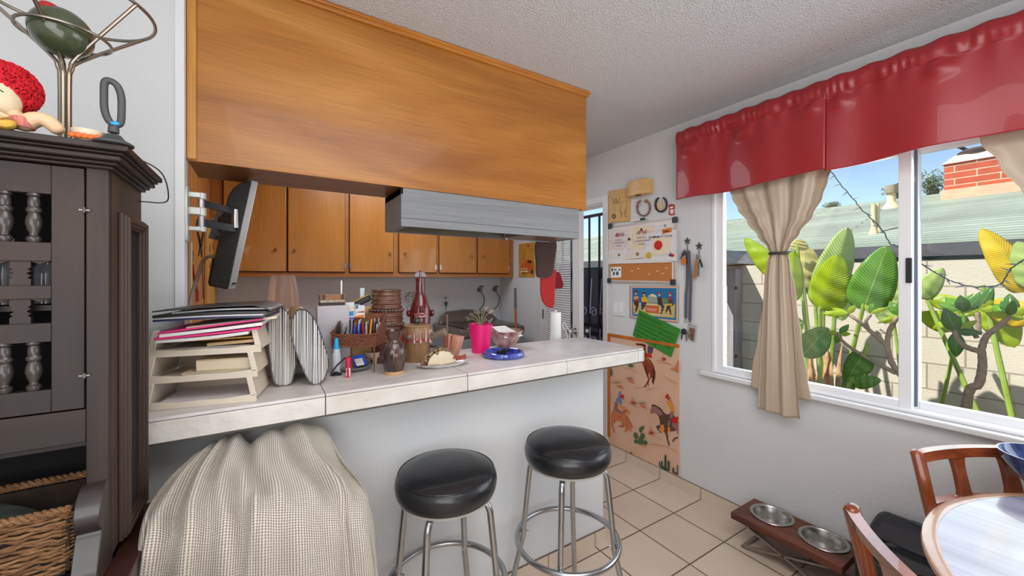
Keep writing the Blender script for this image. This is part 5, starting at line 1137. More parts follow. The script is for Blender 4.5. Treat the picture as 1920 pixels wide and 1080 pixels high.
b = MB(); p0 = Vector((g.x+.004, g.y+.015, CT+.040)); b.tube(smoothpts([p0, p0+Vector((.012, .0, .03)), p0+Vector((.045, .012, .042))], 4), .009, 10, flat=(1, .6)); tag(b.build('black_strap', mat('black_rubber', (34, 34, 36), .4)), 'curved black clip sticking out of the cream tripod bowl', 'clip')
M_dglaze = mat('dark_brown_glaze', (52, 34, 30), .12, var=.35, scale=30, coat=.6, col2=(92, 58, 46)); M_rglaze = mat('red_brown_glaze', (82, 48, 34), .15, var=.4, scale=40, coat=.5, col2=(120, 82, 62))
M_maroon = mat('maroon_glaze', (70, 16, 22), .1, var=.3, scale=22, coat=.6, col2=(112, 36, 40)); M_brownpot = mat('tan_stoneware', (128, 96, 64), .35, var=.2, scale=20, stretch=(1, 1, .2), col2=(156, 122, 84)); M_ochreclay = mat('ochre_clay', (190, 150, 106), .7)
# dark ribbed vase with pinched neck
g = cpt(739, 700); r_ = rp(g, 43); top = hz(g, 619); hh = top-CT
t = thing('ribbed_vase', 'short dark glazed vase with slanted ribs and pinched neck in front', 'vase', g)
prof = [(.0, .6), (.012, .8), (.10*hh, .80), (.2*hh, .86), (.35*hh, 1), (.52*hh, 1.0), (.64*hh, .9), (.72*hh, .66), (.78*hh, .55), (.86*hh, .62), (.94*hh, .70), (hh, .76), (hh, .70), (.88*hh, .5)]
b = MB(); b.lathe([(r_*w_, z) for z, w_ in prof[1:]], (g.x, g.y, CT), 72, wob=lambda a, z, i: 1+(.035*cos(18*(a+z*9)) if z < .72*hh else .06*cos(3*a+.6)*max(0, (z/hh-.75)*4)), caps=False); b.build('body', mat('dark_ribbed_glaze', (22, 18, 20), .14, var=.5, scale=70, coat=.4, col2=(96, 70, 62), stretch=(1, 1, .14)), t)
b = MB(); b.lathe([(r_*.84, 0), (r_*.86, .004), (r_*.82, .012)], (g.x, g.y, CT), 36); b.build('foot_ring', M_ochreclay, t)
# tall ringed brown vase
g = onz(727, 652, CT); g = Vector((.47, 1.72, CT)); k_ = ray(725, 600); g = Vector((k_.x/k_.y*1.735, 1.735, CT)); r_ = rp(g, 60); top = hz(g, 543); hh = top-CT
t = thing('ringed_vase', 'tall glossy brown coiled vase with beaded bands behind the dark vase', 'vase', g)
prof = []
N = 150
for i in range(N+1):
    z = hh*i/N; w_ = .87+.12*sin(pi*min(1, i/N*1.15))+.032*sin(i*2*pi/8.6)+.012*sin(i*.31); prof.append((r_*w_, z))
prof += [(r_*.82, hh), (r_*.80, hh*.9)]
b = MB(); b.lathe(prof, (g.x, g.y, CT), 48, wob=lambda a, z, i: 1+.018*sin(3*a+z*40)+.01*sin(7*a-z*70), caps=False); b.build('body', M_rglaze, t)
for zf in (.72, .52):
    b = MB()
    for k in range(30): a = 2*pi*k/30; b.ball((g.x+cos(a)*r_*1.0, g.y+sin(a)*r_*1.0, CT+hh*zf), .0068, 8, 6)
    b.build('bead_band', M_dglaze, t)['kind'] = 'stuff'
b = MB(); e = ond(703, 628, dep_(g)-.055); b.torus(e, .016, .006, 'y', 20, 8); b.torus(e, .007, .005, 'y', 14, 8); b.build('spiral_handle', M_dglaze, t)
# lidded jar with red drips
g = cpt(782, 676); r_ = rp(g, 50); top = hz(g, 612); hh = top-CT
t = thing('lidded_jar', 'tan fluted lidded jar with red glaze drips and round knob', 'jar', g)
b = MB(); b.lathe([(r_*.86, 0), (r_*.9, hh*.05), (r_*.95, hh*.5), (r_, hh*.6), (r_*1.04, hh*.7), (r_*1.04, hh*.85), (r_, hh)], (g.x, g.y, CT), 64, wob=lambda a, z, i: 1+.018*cos(22*a)); b.build('body', M_brownpot, t)
rr = random.Random(8); b = MB()
b.lathe([(r_*1.055, 0), (r_*1.075, .004), (r_*1.06, .010)], (g.x, g.y, CT+hh*.62), 64, wob=lambda a, z, i: 1+.02*sin(9*a))
for k in range(15):
    a = 2*pi*k/15; L_ = rr.uniform(.01, .03); x, y = g.x+cos(a)*r_*1.05, g.y+sin(a)*r_*1.05; b.tube([(x, y, CT+hh*.92), (x, y, CT+hh*.66), (x, y, CT+hh*.66-L_*.7)], [.003, .0055, .0065], 8)
b.build('red_drips', mat('red_glaze', (112, 20, 28), .1, var=.3, scale=50, coat=.6, col2=(176, 90, 84)), t)
b = MB(); f = ond(767, 632, dep_(g)-r_*1.0); b.ball(f, .012, 14, 10); b.build('boss', mat('grey_mottled_glaze', (124, 108, 96), .2, var=.3, scale=60), t)
b = MB(); b.lathe([(r_*1.02, 0), (r_*1.06, .004), (r_*1.04, .008), (r_*.5, .012), (0, .013)], (g.x, g.y, top), 40); lid = b.build('lid', M_brownpot, t)
b = MB(); b.ball((g.x+.0, g.y, top+.012+.013), .0155, 18, 12); b.build('knob', mat('green_grey_glaze', (70, 74, 62), .08, .2, .3, 40), lid)
b = MB(); hpt = Vector((g.x, g.y, 0))+Vector((_c, -_s, 0))*(r_*1.0); b.tube(smoothpts([hpt+Vector((0, 0, CT+hh*.42)), hpt+Vector((_c*.022, -_s*.022, CT+hh*.40)), hpt+Vector((_c*.026, -_s*.026, CT+hh*.25)), hpt+Vector((_c*.012, -_s*.012, CT+hh*.12)), hpt+Vector((0, 0, CT+hh*.08))], 4), .0065, 8); b.build('handle', mat('black_glaze', (44, 40, 36), .2), t)
# maroon bottle with a face
k_ = ray(788, 560); yb = 1.742; g = Vector((k_.x/k_.y*yb, yb, CT)); top = hz(g, 522); hh = top-CT; r_ = rp(g, 41)
t = thing('face_bottle', 'tall maroon ceramic bottle with sculpted face and crescent stopper', 'bottle', g)
b = MB(); b.lathe([(r_*.8, 0), (r_*.95, hh*.1), (r_*1.0, hh*.3), (r_*.92, hh*.42), (r_*.95, hh*.5), (r_*.9, hh*.62), (r_*.6, hh*.74), (r_*.42, hh*.82), (r_*.40, hh*.96), (r_*.44, hh), (r_*.3, hh)], (g.x, g.y, CT), 40, caps=False); b.build('body', M_maroon, t)
fr_ = Vector((-g.x, -g.y, 0)).normalized(); sd = Vector((-fr_.y, fr_.x, 0))*-1
def fpt(a, z, k=1.0): return g+fr_*(r_*k*cos(a))-sd*(r_*k*sin(a))*-1+Vector((0, 0, z))
for s_ in (-1, 1):
    b = MB(); c = g+sd*(s_*r_*1.05)*-1+Vector((0, 0, hz(g, 587)-CT)); b.ball(c, (.010, .014, .017), 12, 8); b.build('ear', M_maroon, t)
b = MB(); zl_ = hz(g, 588)-CT
b.tube(smoothpts([fpt(a, zl_+.003*cos(3*a), 1.02) for a in (-.5, -.25, 0, .25, .5)], 4), .0055, 8, closed=False); b.build('upper_lip', mat('pale_maroon_glaze', (150, 84, 84), .15, var=.3, scale=60, coat=.5), t)
b = MB(); b.tube(smoothpts([fpt(a, zl_-.011+.004*a*a*4, 1.02) for a in (-.45, -.22, 0, .22, .45)], 4), .006, 8); b.build('lower_lip', mat('pale_maroon_glaze', (150, 84, 84), .15, var=.3, scale=60, coat=.5), t)
b = MB(); b.tube(smoothpts([fpt(.0, zl_+.035, .93), fpt(0, zl_+.02, 1.12), fpt(0, zl_+.012, 1.1)], 4), [.004]*5+[.006]*4, 8); b.build('nose', M_maroon, t)
b = MB(); c = g+Vector((0, 0, hh+.004)); b.cyl(g+Vector((0, 0, hh-.01)), c, r_*.28); P = [c+sd*(.029*cos(a))*-1+Vector((0, 0, .030*sin(a)**.7 if sin(a) > 0 else 0)) for a in [pi*k/12 for k in range(13)]]; b.prism([p-fr_*.007 for p in P], fr_*.014); st_ = b.build('stopper', mat('striped_stopper', (110, 78, 76), .2, var=.4, scale=80, coat=.4), t, bevel=.003)
b = MB(); b.tube(smoothpts([c+fr_*.009+Vector((0, 0, .032)), c+fr_*.011+Vector((0, 0, .018)), c+fr_*.009+Vector((0, 0, 0))], 3), .004, 8); b.build('ridge', M_dglaze, t)
# accordion-shaped pot with tubes behind the taco dish
g = cpt(845, 666); r_ = rp(g, 38)
t = thing('pleated_pot', 'rust and cream pleated clay pot leaning behind the taco dish', 'pot', g); hh = hz(g, 628)-CT
b = MB(); b.M = Matrix.Translation(g) @ Matrix.Rotation(.18, 4, 'Y'); b.lathe([(r_*.7, .004), (r_*.85, hh*.4), (r_*1.0, hh), (r_*.9, hh), (r_*.7, hh*.5)], (0, 0, 0), 60, wob=lambda a, z, i: 1+.05*cos(15*a), caps=False); b.M = None
b.build('body', mat('rust_striped_glaze', (150, 70, 40), .3, var=.3, scale=26, stretch=(1, 1, .15), col2=(206, 160, 140)), t)
b = MB(); 
for k in range(9):
    a = -1.9+k*.2; p = g+Vector((cos(a)*r_*.95, sin(a)*r_*.95, hh*(.25+.07*k))); b.ball(p, .0028, 8, 6)
b.build('studs', mat('cream_stud', (206, 176, 150), .5), t)['kind'] = 'stuff'
p0, p1 = ond(808, 632, 1.66), ond(835, 622, 1.64); b = MB(); b.cyl(p0, p1, .014, .0165, 24); b.build('spout', mat('grey_mottled_glaze', (124, 108, 96), .2, var=.3, scale=60), bpy.data.objects['lidded_jar'])
p0 = Vector((g.x-.008, g.y+.025, CT)); b = MB(); b.lathe([(.022, 0), (.024, .005), (.008, .02), (.0055, .03), (.0055, hz(g, 592)-CT), (0, hz(g, 591)-CT)], p0, 16); 
tag(b.build('clay_stem', mat('brown_grey_clay', (110, 84, 78), .4)), 'slim brown clay stem standing behind the pleated pot', 'figurine')
# ceramic taco on a dish
g = cpt(832, 686); u_ax = (cpt(880, 680)-cpt(785, 692)).normalized(); v_ax = Vector((-u_ax.y, u_ax.x, 0)); L_ = (cpt(880, 680)-cpt(785, 692)).length/2
t = thing('taco_dish', 'white oval dish with a ceramic taco and chip modelled on it', 'ceramic dish', g)
def TP(x, y, z): return g+u_ax*x+v_ax*y+Vector((0, 0, z))
b = MB(); n = 48
def dish(u, v):
    a = 2*pi*u; rr_ = [0, .55, .78, .93, 1.0, .98, .80, 0][round(v*7)]; z = [.0, .0, .002, .010, .016, .013, .006, .005][round(v*7)]
    wv_ = 1+.03*sin(5*a)+.02*sin(11*a); return TP(rr_*L_*wv_*cos(a), rr_*L_*.50*wv_*sin(a), z)
b.grid(dish, n, 8, cu=True); b.build('dish', mat('white_speckled_glaze', (206, 202, 196), .2, var=.12, scale=40, coat=.4), t)
b = MB()
def shell_(off, sgn):
    def f(u, v):
        a = pi*u; R_ = L_*.52; rr_ = R_*v; return TP(-.012+off+rr_*cos(a)*1.05, sgn*(.010+.012*(1-v)), .010+rr_*sin(a)*.95)
    return f
b.grid(shell_(0, -1), 20, 8); b.build('front_shell', mat('tortilla_clay', (214, 198, 170), .5, var=.1, scale=40, bump=.3, bscale=60), t, solid=.005)
b = MB(); b.grid(shell_(-.02, 1), 20, 8); b.build('rear_shell', mat('tortilla_brown', (150, 104, 78), .4, var=.3, scale=50, bump=.3, bscale=60), t, solid=.005)
b = MB(); rr = random.Random(5)
for k in range(46):
    a = rr.uniform(.15, 2.9); R_ = L_*.52*rr.uniform(.8, 1.1); b.ball(TP(-.02+R_*cos(a), rr.uniform(-.012, .014), .012+R_*sin(a)), (rr.uniform(.004, .009),)*3, 8, 6)
b.build('filling', mat('filling_glaze', (112, 62, 46), .2, var=.5, scale=70, coat=.5, col2=(140, 128, 84)), t)['kind'] = 'stuff'
b = MB(); b.prism([TP(.045, .010, .012), TP(L_*.95, .0, .018), TP(L_*.98, .018, .036), TP(L_*.80, .016, .030), TP(.06, .02, .034)], v_ax*.006); b.build('chip', mat('rust_glaze', (146, 66, 44), .25, coat=.4), t, bevel=.002)
# ---- pink pot with fuzzy plant
g = cpt(901, 660); r1_, r0_ = rp(g, 45), rp(g, 32); top = hz(g, 607); hh = top-CT
t = thing('pink_pot', 'hot pink ribbed plastic flower pot on the bar', 'flower pot', g)
pr = [(r0_, 0)]+[(lerp(r0_, r1_, i/22)*(1+.012*(i % 2)), hh*i/22) for i in range(1, 23)]+[(r1_*1.03, hh), (r1_*.95, hh), (r1_*.9, hh-.012)]
b = MB(); b.lathe(pr, (g.x, g.y, CT), 48, caps=False); b._a([], []); b.lathe([(0, .002), (r0_, .002)], (g.x, g.y, CT), 24); b.build('pot', mat('hot_pink_plastic', (228, 22, 112), .35), t)
b = MB(); b.lathe([(0, hh-.010), (r1_*.9, hh-.012)], (g.x, g.y, CT), 24, caps=False); b.build('soil', mat('dark_soil', (54, 44, 38), .95, bump=1), t)
pl = thing('fuzzy_houseplant', 'small grey fuzzy-leaved houseplant growing in the pink pot', 'plant', (g.x, g.y, CT+hh-.011)); M_fuzz = mat('grey_fuzzy_leaf', (112, 108, 100), .9, var=.2, scale=60, bump=.6, bscale=200, sheen=.6); M_fuzzp = mat('pink_fuzzy_leaf', (176, 140, 130), .9, var=.15, scale=60, sheen=.4)
def fuzzy(u, v, r, tilt, m, d):
    c = ond(u, v, d); b = MB(); base = Vector((g.x, g.y, CT+hh-.012))
    b.tube(smoothpts([base, lerp(base, c, .5)+Vector((0, 0, .012)), c], 4), .0018, 6); b.build('stem', mat('pale_stem', (150, 150, 120), .7), pl)
    b = MB(); M = Matrix.Translation(c) @ Matrix.Rotation(-YAW, 4, 'Z') @ Matrix.Rotation(tilt[0], 4, 'X') @ Matrix.Rotation(tilt[1], 4, 'Y'); b.M = M
    b.grid(lambda a, q: Vector((r*q*cos(2*pi*a)*(1+.1*sin(10*pi*a)*q), r*q*.8*sin(2*pi*a)*(1+.1*cos(10*pi*a)), -.35*r*q*q)), 24, 6, cu=True); b.M = None
    b.build('leaf', m, pl, solid=.003)
dd = dep_(g)
for a in ((886, 590, .015, (-.9, .5), M_fuzz, dd-.01), (895, 584, .017, (-1.2, .2), M_fuzz, dd), (905, 580, .012, (-.6, -.3), M_fuzz, dd+.01), (920, 583, .015, (-.5, -.7), M_fuzzp, dd), (918, 601, .017, (-.4, -.9), M_fuzz, dd-.02), (878, 597, .012, (-.8, .9), M_fuzz, dd+.01), (908, 599, .014, (-1.0, .1), M_fuzz, dd-.02), (912, 577, .010, (-.9, -.2), M_fuzzp, dd+.01)): fuzzy(*a)
# ---- glazed bowl with a notepad
g = cpt(948, 650); r_ = rp(g, 64); top = hz(g, 619); hh = top-CT
t = thing('glass_bowl', 'flared purple and clear glazed bowl behind the blue ashtray', 'bowl', g)
b = MB(); b.lathe([(r_*.45, 0), (r_*.5, .004), (r_*.72, hh*.4), (r_*.92, hh*.8), (r_*1.02, hh), (r_*.97, hh), (r_*.66, hh*.4), (0, hh*.14)], (g.x, g.y, CT), 48, wob=lambda a, z, i: 1+.04*sin(8*a)*z/hh); b.build('bowl', mat('plum_glass', (112, 54, 66), .08, var=.5, scale=30, coat=.8, col2=(190, 160, 152)), t)
P = [ond(u, v, d) for u, v, d in ((921, 614, dd+.09), (947, 612, dd+.16), (980, 630, dd+.13), (946, 634, dd+.06))]
t = thing('notepad', 'white spiral notepad resting in the purple glazed bowl', 'notepad', P[3]); b = MB(); b.prism(P, (0, 0, .004)); b.build('pages', M_paper, t)
b = MB()
for k in range(14): p = lerp(P[0], P[3], (k+.5)/14); b.torus(p+Vector((0, 0, .002)), .0042, .0009, 'x', 10, 4)
b.build('spiral', mat('black_wire', (34, 34, 36), .4), t)['kind'] = 'stuff'
# ---- blue ashtray
g = cpt(944, 668); r_ = rp(g, 79); t = thing('ashtray', 'cobalt blue fluted ceramic ashtray near the bar edge', 'ashtray', g)
b = MB(); b.lathe([(r_*.88, 0), (r_*.97, .005), (r_, .013), (r_*.95, .023), (r_*.88, .026), (r_*.82, .023), (r_*.82, .006), (0, .005)], (g.x, g.y, CT), 72, wob=lambda a, z, i: 1+.025*(1 if sin(12*a) > .6 else 0)); b.build('dish', mat('cobalt_glaze', (40, 50, 150), .1, var=.4, scale=40, coat=.7, col2=(96, 108, 190)), t)
c = Vector((g.x-.004, g.y+.006, CT+.007)); b = MB(); b.box(c.x-.018, c.x+.016, c.y-.012, c.y+.012, c.z, c.z+.022); b.cyl(c+Vector((.008, -.006, .02)), c+Vector((.05, .02, .016)), .009); b.cyl(c+Vector((-.026, -.004, .012)), c+Vector((-.018, -.004, .012)), .011)
tag(b.build('black_gadget', mat('black_gadget', (26, 26, 30), .3), bevel=.002), 'small black lighter gadget lying in the blue ashtray', 'lighter')
# ---- paper towel roll beyond the bar on the kitchen counter side, and wire holder
g = Vector((0, 0, 0)); k_ = ray(1042, 600); yy_ = 1.90; g = Vector((k_.x/k_.y*yy_, yy_, .94))
kc = thing('kitchen_counter', 'kitchen counter behind the breakfast bar, mostly hidden', 'worktop', (.66, 2.1, 0))
b = MB(); b.box(-.2, 1.5, 1.83, 2.28, .90, .94); b.build('top', mat('beige_laminate', (190, 170, 140), .4), kc, bevel=.003)
b = MB(); b.box(-.2, 1.5, 1.84, 2.24, .08, .90); b.build('body', M_door, kc)
b = MB(); b.box(-.2, 1.5, 1.88, 2.18, 0, .08); b.build('plinth', M_gap, kc)
top = hz(g, 585); r_ = rp(g, 20)
t = thing('paper_towel_roll', 'thin white paper towel roll standing on its holder behind the bar', 'paper towel', g)
b = MB(); b.lathe([(r_*1.05, .01), (r_*1.05, .02), (r_, top-.94), (.012, top-.94), (.012, .01)], g, 32, caps=False); b.build('roll', mat('tissue_white', (240, 240, 240), .9, bump=.2, bscale=80), t)
b = MB(); b.lathe([(.06, 0), (.06, .008), (.01, .009), (.008, top-.93), (0, top-.929)], g, 24); b.build('holder', M_white, t)
k_ = ray(1062, 600); g2 = Vector((k_.x/k_.y*yy_, yy_, .94)); b = MB(); d2_ = dep_(g2)
b.tube(smoothpts([Vector((g2.x-.015, g2.y, .942)), ond(1064, 640, d2_), ond(1061, 622, d2_), ond(1055, 612, d2_), ond(1057, 605, d2_), ond(1060, 606, d2_), ond(1062, 612, d2_), ond(1068, 622, d2_), ond(1068, 640, d2_), Vector((g2.x+.012, g2.y, .942))], 4), .0022, 6)
tag(b.build('wire_holder', M_white), 'bent white wire holder beside the paper towel roll', 'wire holder')
# ---- white tub with orange box, wooden cassette box, tape reel behind the pens
k_ = ray(590, 590); yy_ = 1.80; 
def bx(u0, u1, v0, v1, y, dy, name, lab, cat, m, bev=.002):
    a, c = ony(u0, v1, y), ony(u1, v0, y); z_lo = CT if y < CBK-.01 else .94
    b = MB(); b.box(a.x, c.x, y, y+dy, z_lo, c.z); o = b.build(name, m, bevel=bev); tag(o, lab, cat); return o, a, c
o, a_, c_2 = bx(595, 655, 572, 600, 1.70, .07, 'white_tin', 'white tin box behind the wicker basket', 'box', mat('tin_white', (186, 180, 186), .4))
t = thing('wooden_box', 'small wooden box with dark latches on top of the white tin', 'box', ((a_.x+c_2.x)/2-.01, 1.735, c_2.z)); za, zb3 = c_2.z, ony(620, 553, 1.70).z; xa, xb_ = ony(601, 560, 1.70).x, ony(647, 560, 1.70).x
b = MB(); b.box(xa, xb_, 1.702, 1.76, za, lerp(za, zb3, .3)); b.build('dark_base', mat('dark_base', (50, 36, 30), .5), t)
b = MB(); b.box(xa, xb_, 1.702, 1.76, lerp(za, zb3, .3), lerp(za, zb3, .55)); b.build('glass_side', mat('glassy_wood', (170, 150, 130), .3, var=.3, scale=100), t)
b = MB(); b.box(xa-.001, xb_+.001, 1.70, 1.762, lerp(za, zb3, .55), zb3); b.build('lid', wood('lid_wood', (150, 100, 66), (180, 132, 96), 'x', .5), t, bevel=.001)
for x in (xa+.012, xb_-.008): b = MB(); b.box(x-.006, x+.004, 1.697, 1.701, lerp(za, zb3, .55), zb3+.001); b.build('latch', mat('dark_latch', (56, 46, 44), .5), t)
b = MB(); p = ony(640, 560, 1.78); b.box(p.x-.003, p.x+.003, 1.777, 1.783, .94 if 1.78 > CBK else CT, ony(640, 526, 1.78).z); tag(b.build('white_rod', M_white), 'slim white rod standing upright behind the wooden box', 'rod')
o, a_, c_2 = bx(660, 700, 575, 610, 1.745, .05, 'cardboard_box', 'plain orange-brown cardboard box left of the ringed vase', 'box', mat('cardboard_orange', (206, 160, 104), .7))
g = Vector(((a_.x+c_2.x)/2-.004, 1.768, c_2.z)); t = thing('tape_dispenser', 'black and grey tape dispenser tilted on the cardboard box', 'tape dispenser', g)
w_ = (c_2.x-a_.x)
Rt = Matrix.Translation(g+Vector((0, 0, .026))) @ Matrix.Rotation(-.45, 4, 'Y')
b = MB(); b.M = Rt @ Matrix.Translation((0, 0, -.004)); b.hexa([(-.038, -.02, -.012), (.036, -.02, -.012), (.036, .02, -.012), (-.038, .02, -.012)], [(-.044, -.02, .012), (.044, -.02, .012), (.044, .02, .012), (-.044, .02, .012)]); b.M = None; b.build('case', mat('black_case', (40, 42, 44), .35), t, bevel=.006)
b = MB(); b.M = Rt; b.box(-.04, .04, -.021, -.010, .009, .013); b.M = None; b.build('gold_trim', mat('gold_trim', (176, 136, 76), .4, .4), t)
b = MB(); b.M = Rt; b.hexa([(-.044, -.022, -.03), (-.01, -.022, -.03), (-.01, -.012, -.03), (-.044, -.012, -.03)], [(-.044, -.022, .004), (-.012, -.022, -.006), (-.012, -.012, -.006), (-.044, -.012, .004)]); b.M = None; b.build('side_plate', mat('grey_side', (128, 136, 138), .4), t)
b = MB(); p = ond(679, 540, dep_(g)); b.hexa([p+Vector((-.008, 0, -.042)), p+Vector((.008, 0, -.042)), p+Vector((.008, .004, -.042)), p+Vector((-.008, .004, -.042))], [p+Vector((-.008, 0, 0)), p+Vector((.010, 0, 0)), p+Vector((.010, .004, 0)), p+Vector((-.008, .004, 0))]); b.build('white_tab', mat('white_tab', (200, 208, 214), .4), t)
# ================================================================ STOOLS
M_vinyl = mat('black_vinyl', (26, 27, 32), .32, var=.1, scale=20, bump=.06, bscale=120, coat=.25)
M_chrome = mat('worn_chrome', (176, 178, 180), .24, .95, .08, 30)
def bar_stool(x, y, rot, lab):
    t = thing('bar_stool', lab, 'bar stool', (x, y, 0), 'round black bar stools')
    o = Vector((x, y, 0)); ST = .76
    b = MB(); R_ = .168
    b.lathe([(0, ST+.006), (R_*.6, ST+.004), (R_*.9, ST-.004), (R_*.975, ST-.012)], o, 64); b.build('seat_top', M_vinyl, t, smooth=60)
    b = MB(); b.torus(o+Vector((0, 0, ST-.013)), R_*.985, .0032, n=64); b.build('piping', M_vinyl, t)
    b = MB(); b.lathe([(R_*.975, ST-.013), (R_*1.03, ST-.024), (R_*1.055, ST-.045), (R_*1.04, ST-.066), (R_*1.0, ST-.082), (R_*.94, ST-.090), (0, ST-.09)], o, 64, caps=False, wob=lambda a, z, i: 1+.003*sin(9*a+z*60)); b.build('seat_side', M_vinyl, t, smooth=70)
    b = MB(); rr = random.Random(int(x*100)); b.lathe([(R_*.97, ST-.086), (R_*.96, ST-.094), (R_*.90, ST-.092)], o, 90, caps=False, wob=lambda a, z, i: 1+(.012*rr.random() if i == 1 else 0)); b.build('torn_lining', mat('torn_lining', (176, 172, 166), .9), t)
    b = MB(); b.lathe([(.13, ST-.104), (.13, ST-.094)], o, 32); b.build('seat_plate', M_chrome, t)
    for k in range(4):
        a = rot+k*pi/2; d = Vector((cos(a), sin(a), 0))
        P = [o+d*.10+Vector((0, 0, ST-.105)), o+d*.135+Vector((0, 0, ST-.108)), o+d*.155+Vector((0, 0, ST-.13)), o+d*.163+Vector((0, 0, ST-.18)), o+d*.185+Vector((0, 0, .37)), o+d*.188+Vector((0, 0, .33)), o+d*.20+Vector((0, 0, .28)), o+d*.262+Vector((0, 0, .0))]
        b = MB(); b.tube(smoothpts(P, 5), .0115, 14); lg = b.build('leg', M_chrome, t)
        b = MB(); q = o+d*.187+Vector((0, 0, .35)); b.cyl(q+d*.01, q-d*.024, .003, n=8); b.cyl(q+d*.012, q+d*.008, .007, n=10); b.build('bolt', M_steel, lg)
        b = MB(); q = o+d*.262; b.cyl(q+Vector((0, 0, 0)), q+Vector((0, 0, .012)), .0135); b.build('foot_cap', mat('grey_rubber', (90, 90, 92), .8), lg)
    b = MB(); b.torus(o+Vector((0, 0, .35)), .207, .011, n=64, m=12); b.build('foot_ring', M_chrome, t)
    return t
bar_stool(.541, 1.285, radians(225), 'round black vinyl bar stool with chrome legs, the left one nearest the blanket')
bar_stool(1.055, 1.241, radians(222), 'round black vinyl bar stool with chrome legs, the right one near the bar end')

# ================================================================ CHAIR UNDER A KNITTED THROW
M_knit = bpy.data.materials.new('oatmeal_knit'); M_knit.use_nodes = True
def _knit(m):
    t = m.node_tree; n = t.nodes; L = t.links; p = n['Principled BSDF']; p.inputs['Roughness'].default_value = .95; p.inputs['Sheen Weight'].default_value = .3
    uv = n.new('ShaderNodeUVMap'); uv.uv_map = 'UVMap'
    sp = n.new('ShaderNodeSeparateXYZ'); L.new(uv.outputs[0], sp.inputs[0])
    def M_(op, a, b=None, c=None):
        q = n.new('ShaderNodeMath'); q.operation = op
        for k, v in enumerate((a, b, c)):
            if v is None: continue
            if isinstance(v, (int, float)): q.inputs[k].default_value = v
            else: L.new(v, q.inputs[k])
        return q.outputs[0]
    uu = M_('MULTIPLY', sp.outputs[0], 1.0); vv = M_('MULTIPLY', sp.outputs[1], 1.0)
    fu = M_('ABSOLUTE', M_('SUBTRACT', M_('FRACT', uu), .5))               # distance from wale centre
    ph = M_('ADD', vv, M_('MULTIPLY', fu, 1.1))
    st = M_('ABSOLUTE', M_('SUBTRACT', M_('FRACT', ph), .5))
    hgt = M_('ADD', M_('MULTIPLY', M_('SUBTRACT', .5, st), 1.2), M_('MULTIPLY', M_('COSINE', M_('MULTIPLY', fu, 2*pi)), -.35))
    b = n.new('ShaderNodeBump'); b.inputs['Strength'].default_value = .9; b.inputs['Distance'].default_value = .004; L.new(hgt, b.inputs['Height']); L.new(b.outputs[0], p.inputs['Normal'])
    nz = n.new('ShaderNodeTexNoise'); nz.inputs['Scale'].default_value = 260; tc = n.new('ShaderNodeTexCoord'); L.new(tc.outputs['Object'], nz.inputs[0])
    cr = n.new('ShaderNodeValToRGB'); e = cr.color_ramp.elements; e[0].position = .12; e[1].position = .42; e[0].color = (*lin((158, 142, 122)), 1); e[1].color = (*lin((236, 229, 217)), 1)
    L.new(M_('ADD', hgt, M_('MULTIPLY', nz.outputs[0], .12)), cr.inputs[0]); L.new(cr.outputs[0], p.inputs['Base Color'])
_knit(M_knit)
hidden = thing('tall_chair', 'tall chair hidden under the oatmeal throw, pushed up to the bar', 'chair', (0, 1.26, 0))
M_dkw = wood('dark_chair_wood', (58, 36, 26), (84, 54, 38), 'z', .4)
b = MB(); b.box(-.15, .15, 1.06, 1.42, .60, .64); b.build('seat', M_dkw, hidden, bevel=.01)
b = MB(); b.box(-.13, .13, 1.418, 1.44, .70, .895); b.build('backrest', M_dkw, hidden, bevel=.01)
for x in (-.14, .14):
    for y in (1.08, 1.41):
        b = MB(); b.cyl((x, y, 0), (x, y, .61 if y < 1.2 else .80), .016); b.build('leg', M_dkw, hidden)
def _g(x, w): return math.exp(-(x/w)**2)
_L = [ony(392, 905, 1.485), ony(387, 844, 1.445), ony(330, 885, 1.31), ony(283, 955, 1.17), ony(274, 1010, 1.09)]
_R = [ony(596, 870, 1.485), ony(603, 802, 1.445), ony(640, 866, 1.31), ony(684, 924, 1.17), ony(690, 985, 1.09)]
_L += [_L[-1]+Vector((-.006, -.035, -.09)), _L[-1]+Vector((-.010, -.050, -.22)), _L[-1]+Vector((-.014, -.055, -.45))]
_R += [_R[-1]+Vector((.004, -.035, -.09)), _R[-1]+Vector((.008, -.050, -.22)), _R[-1]+Vector((.012, -.055, -.45))]
_LS, _RS = smoothpts(_L, 24), smoothpts(_R, 24)
def _on(S_, v): k = v*(len(S_)-1); i = min(int(k), len(S_)-2); return lerp(S_[i], S_[i+1], k-i)
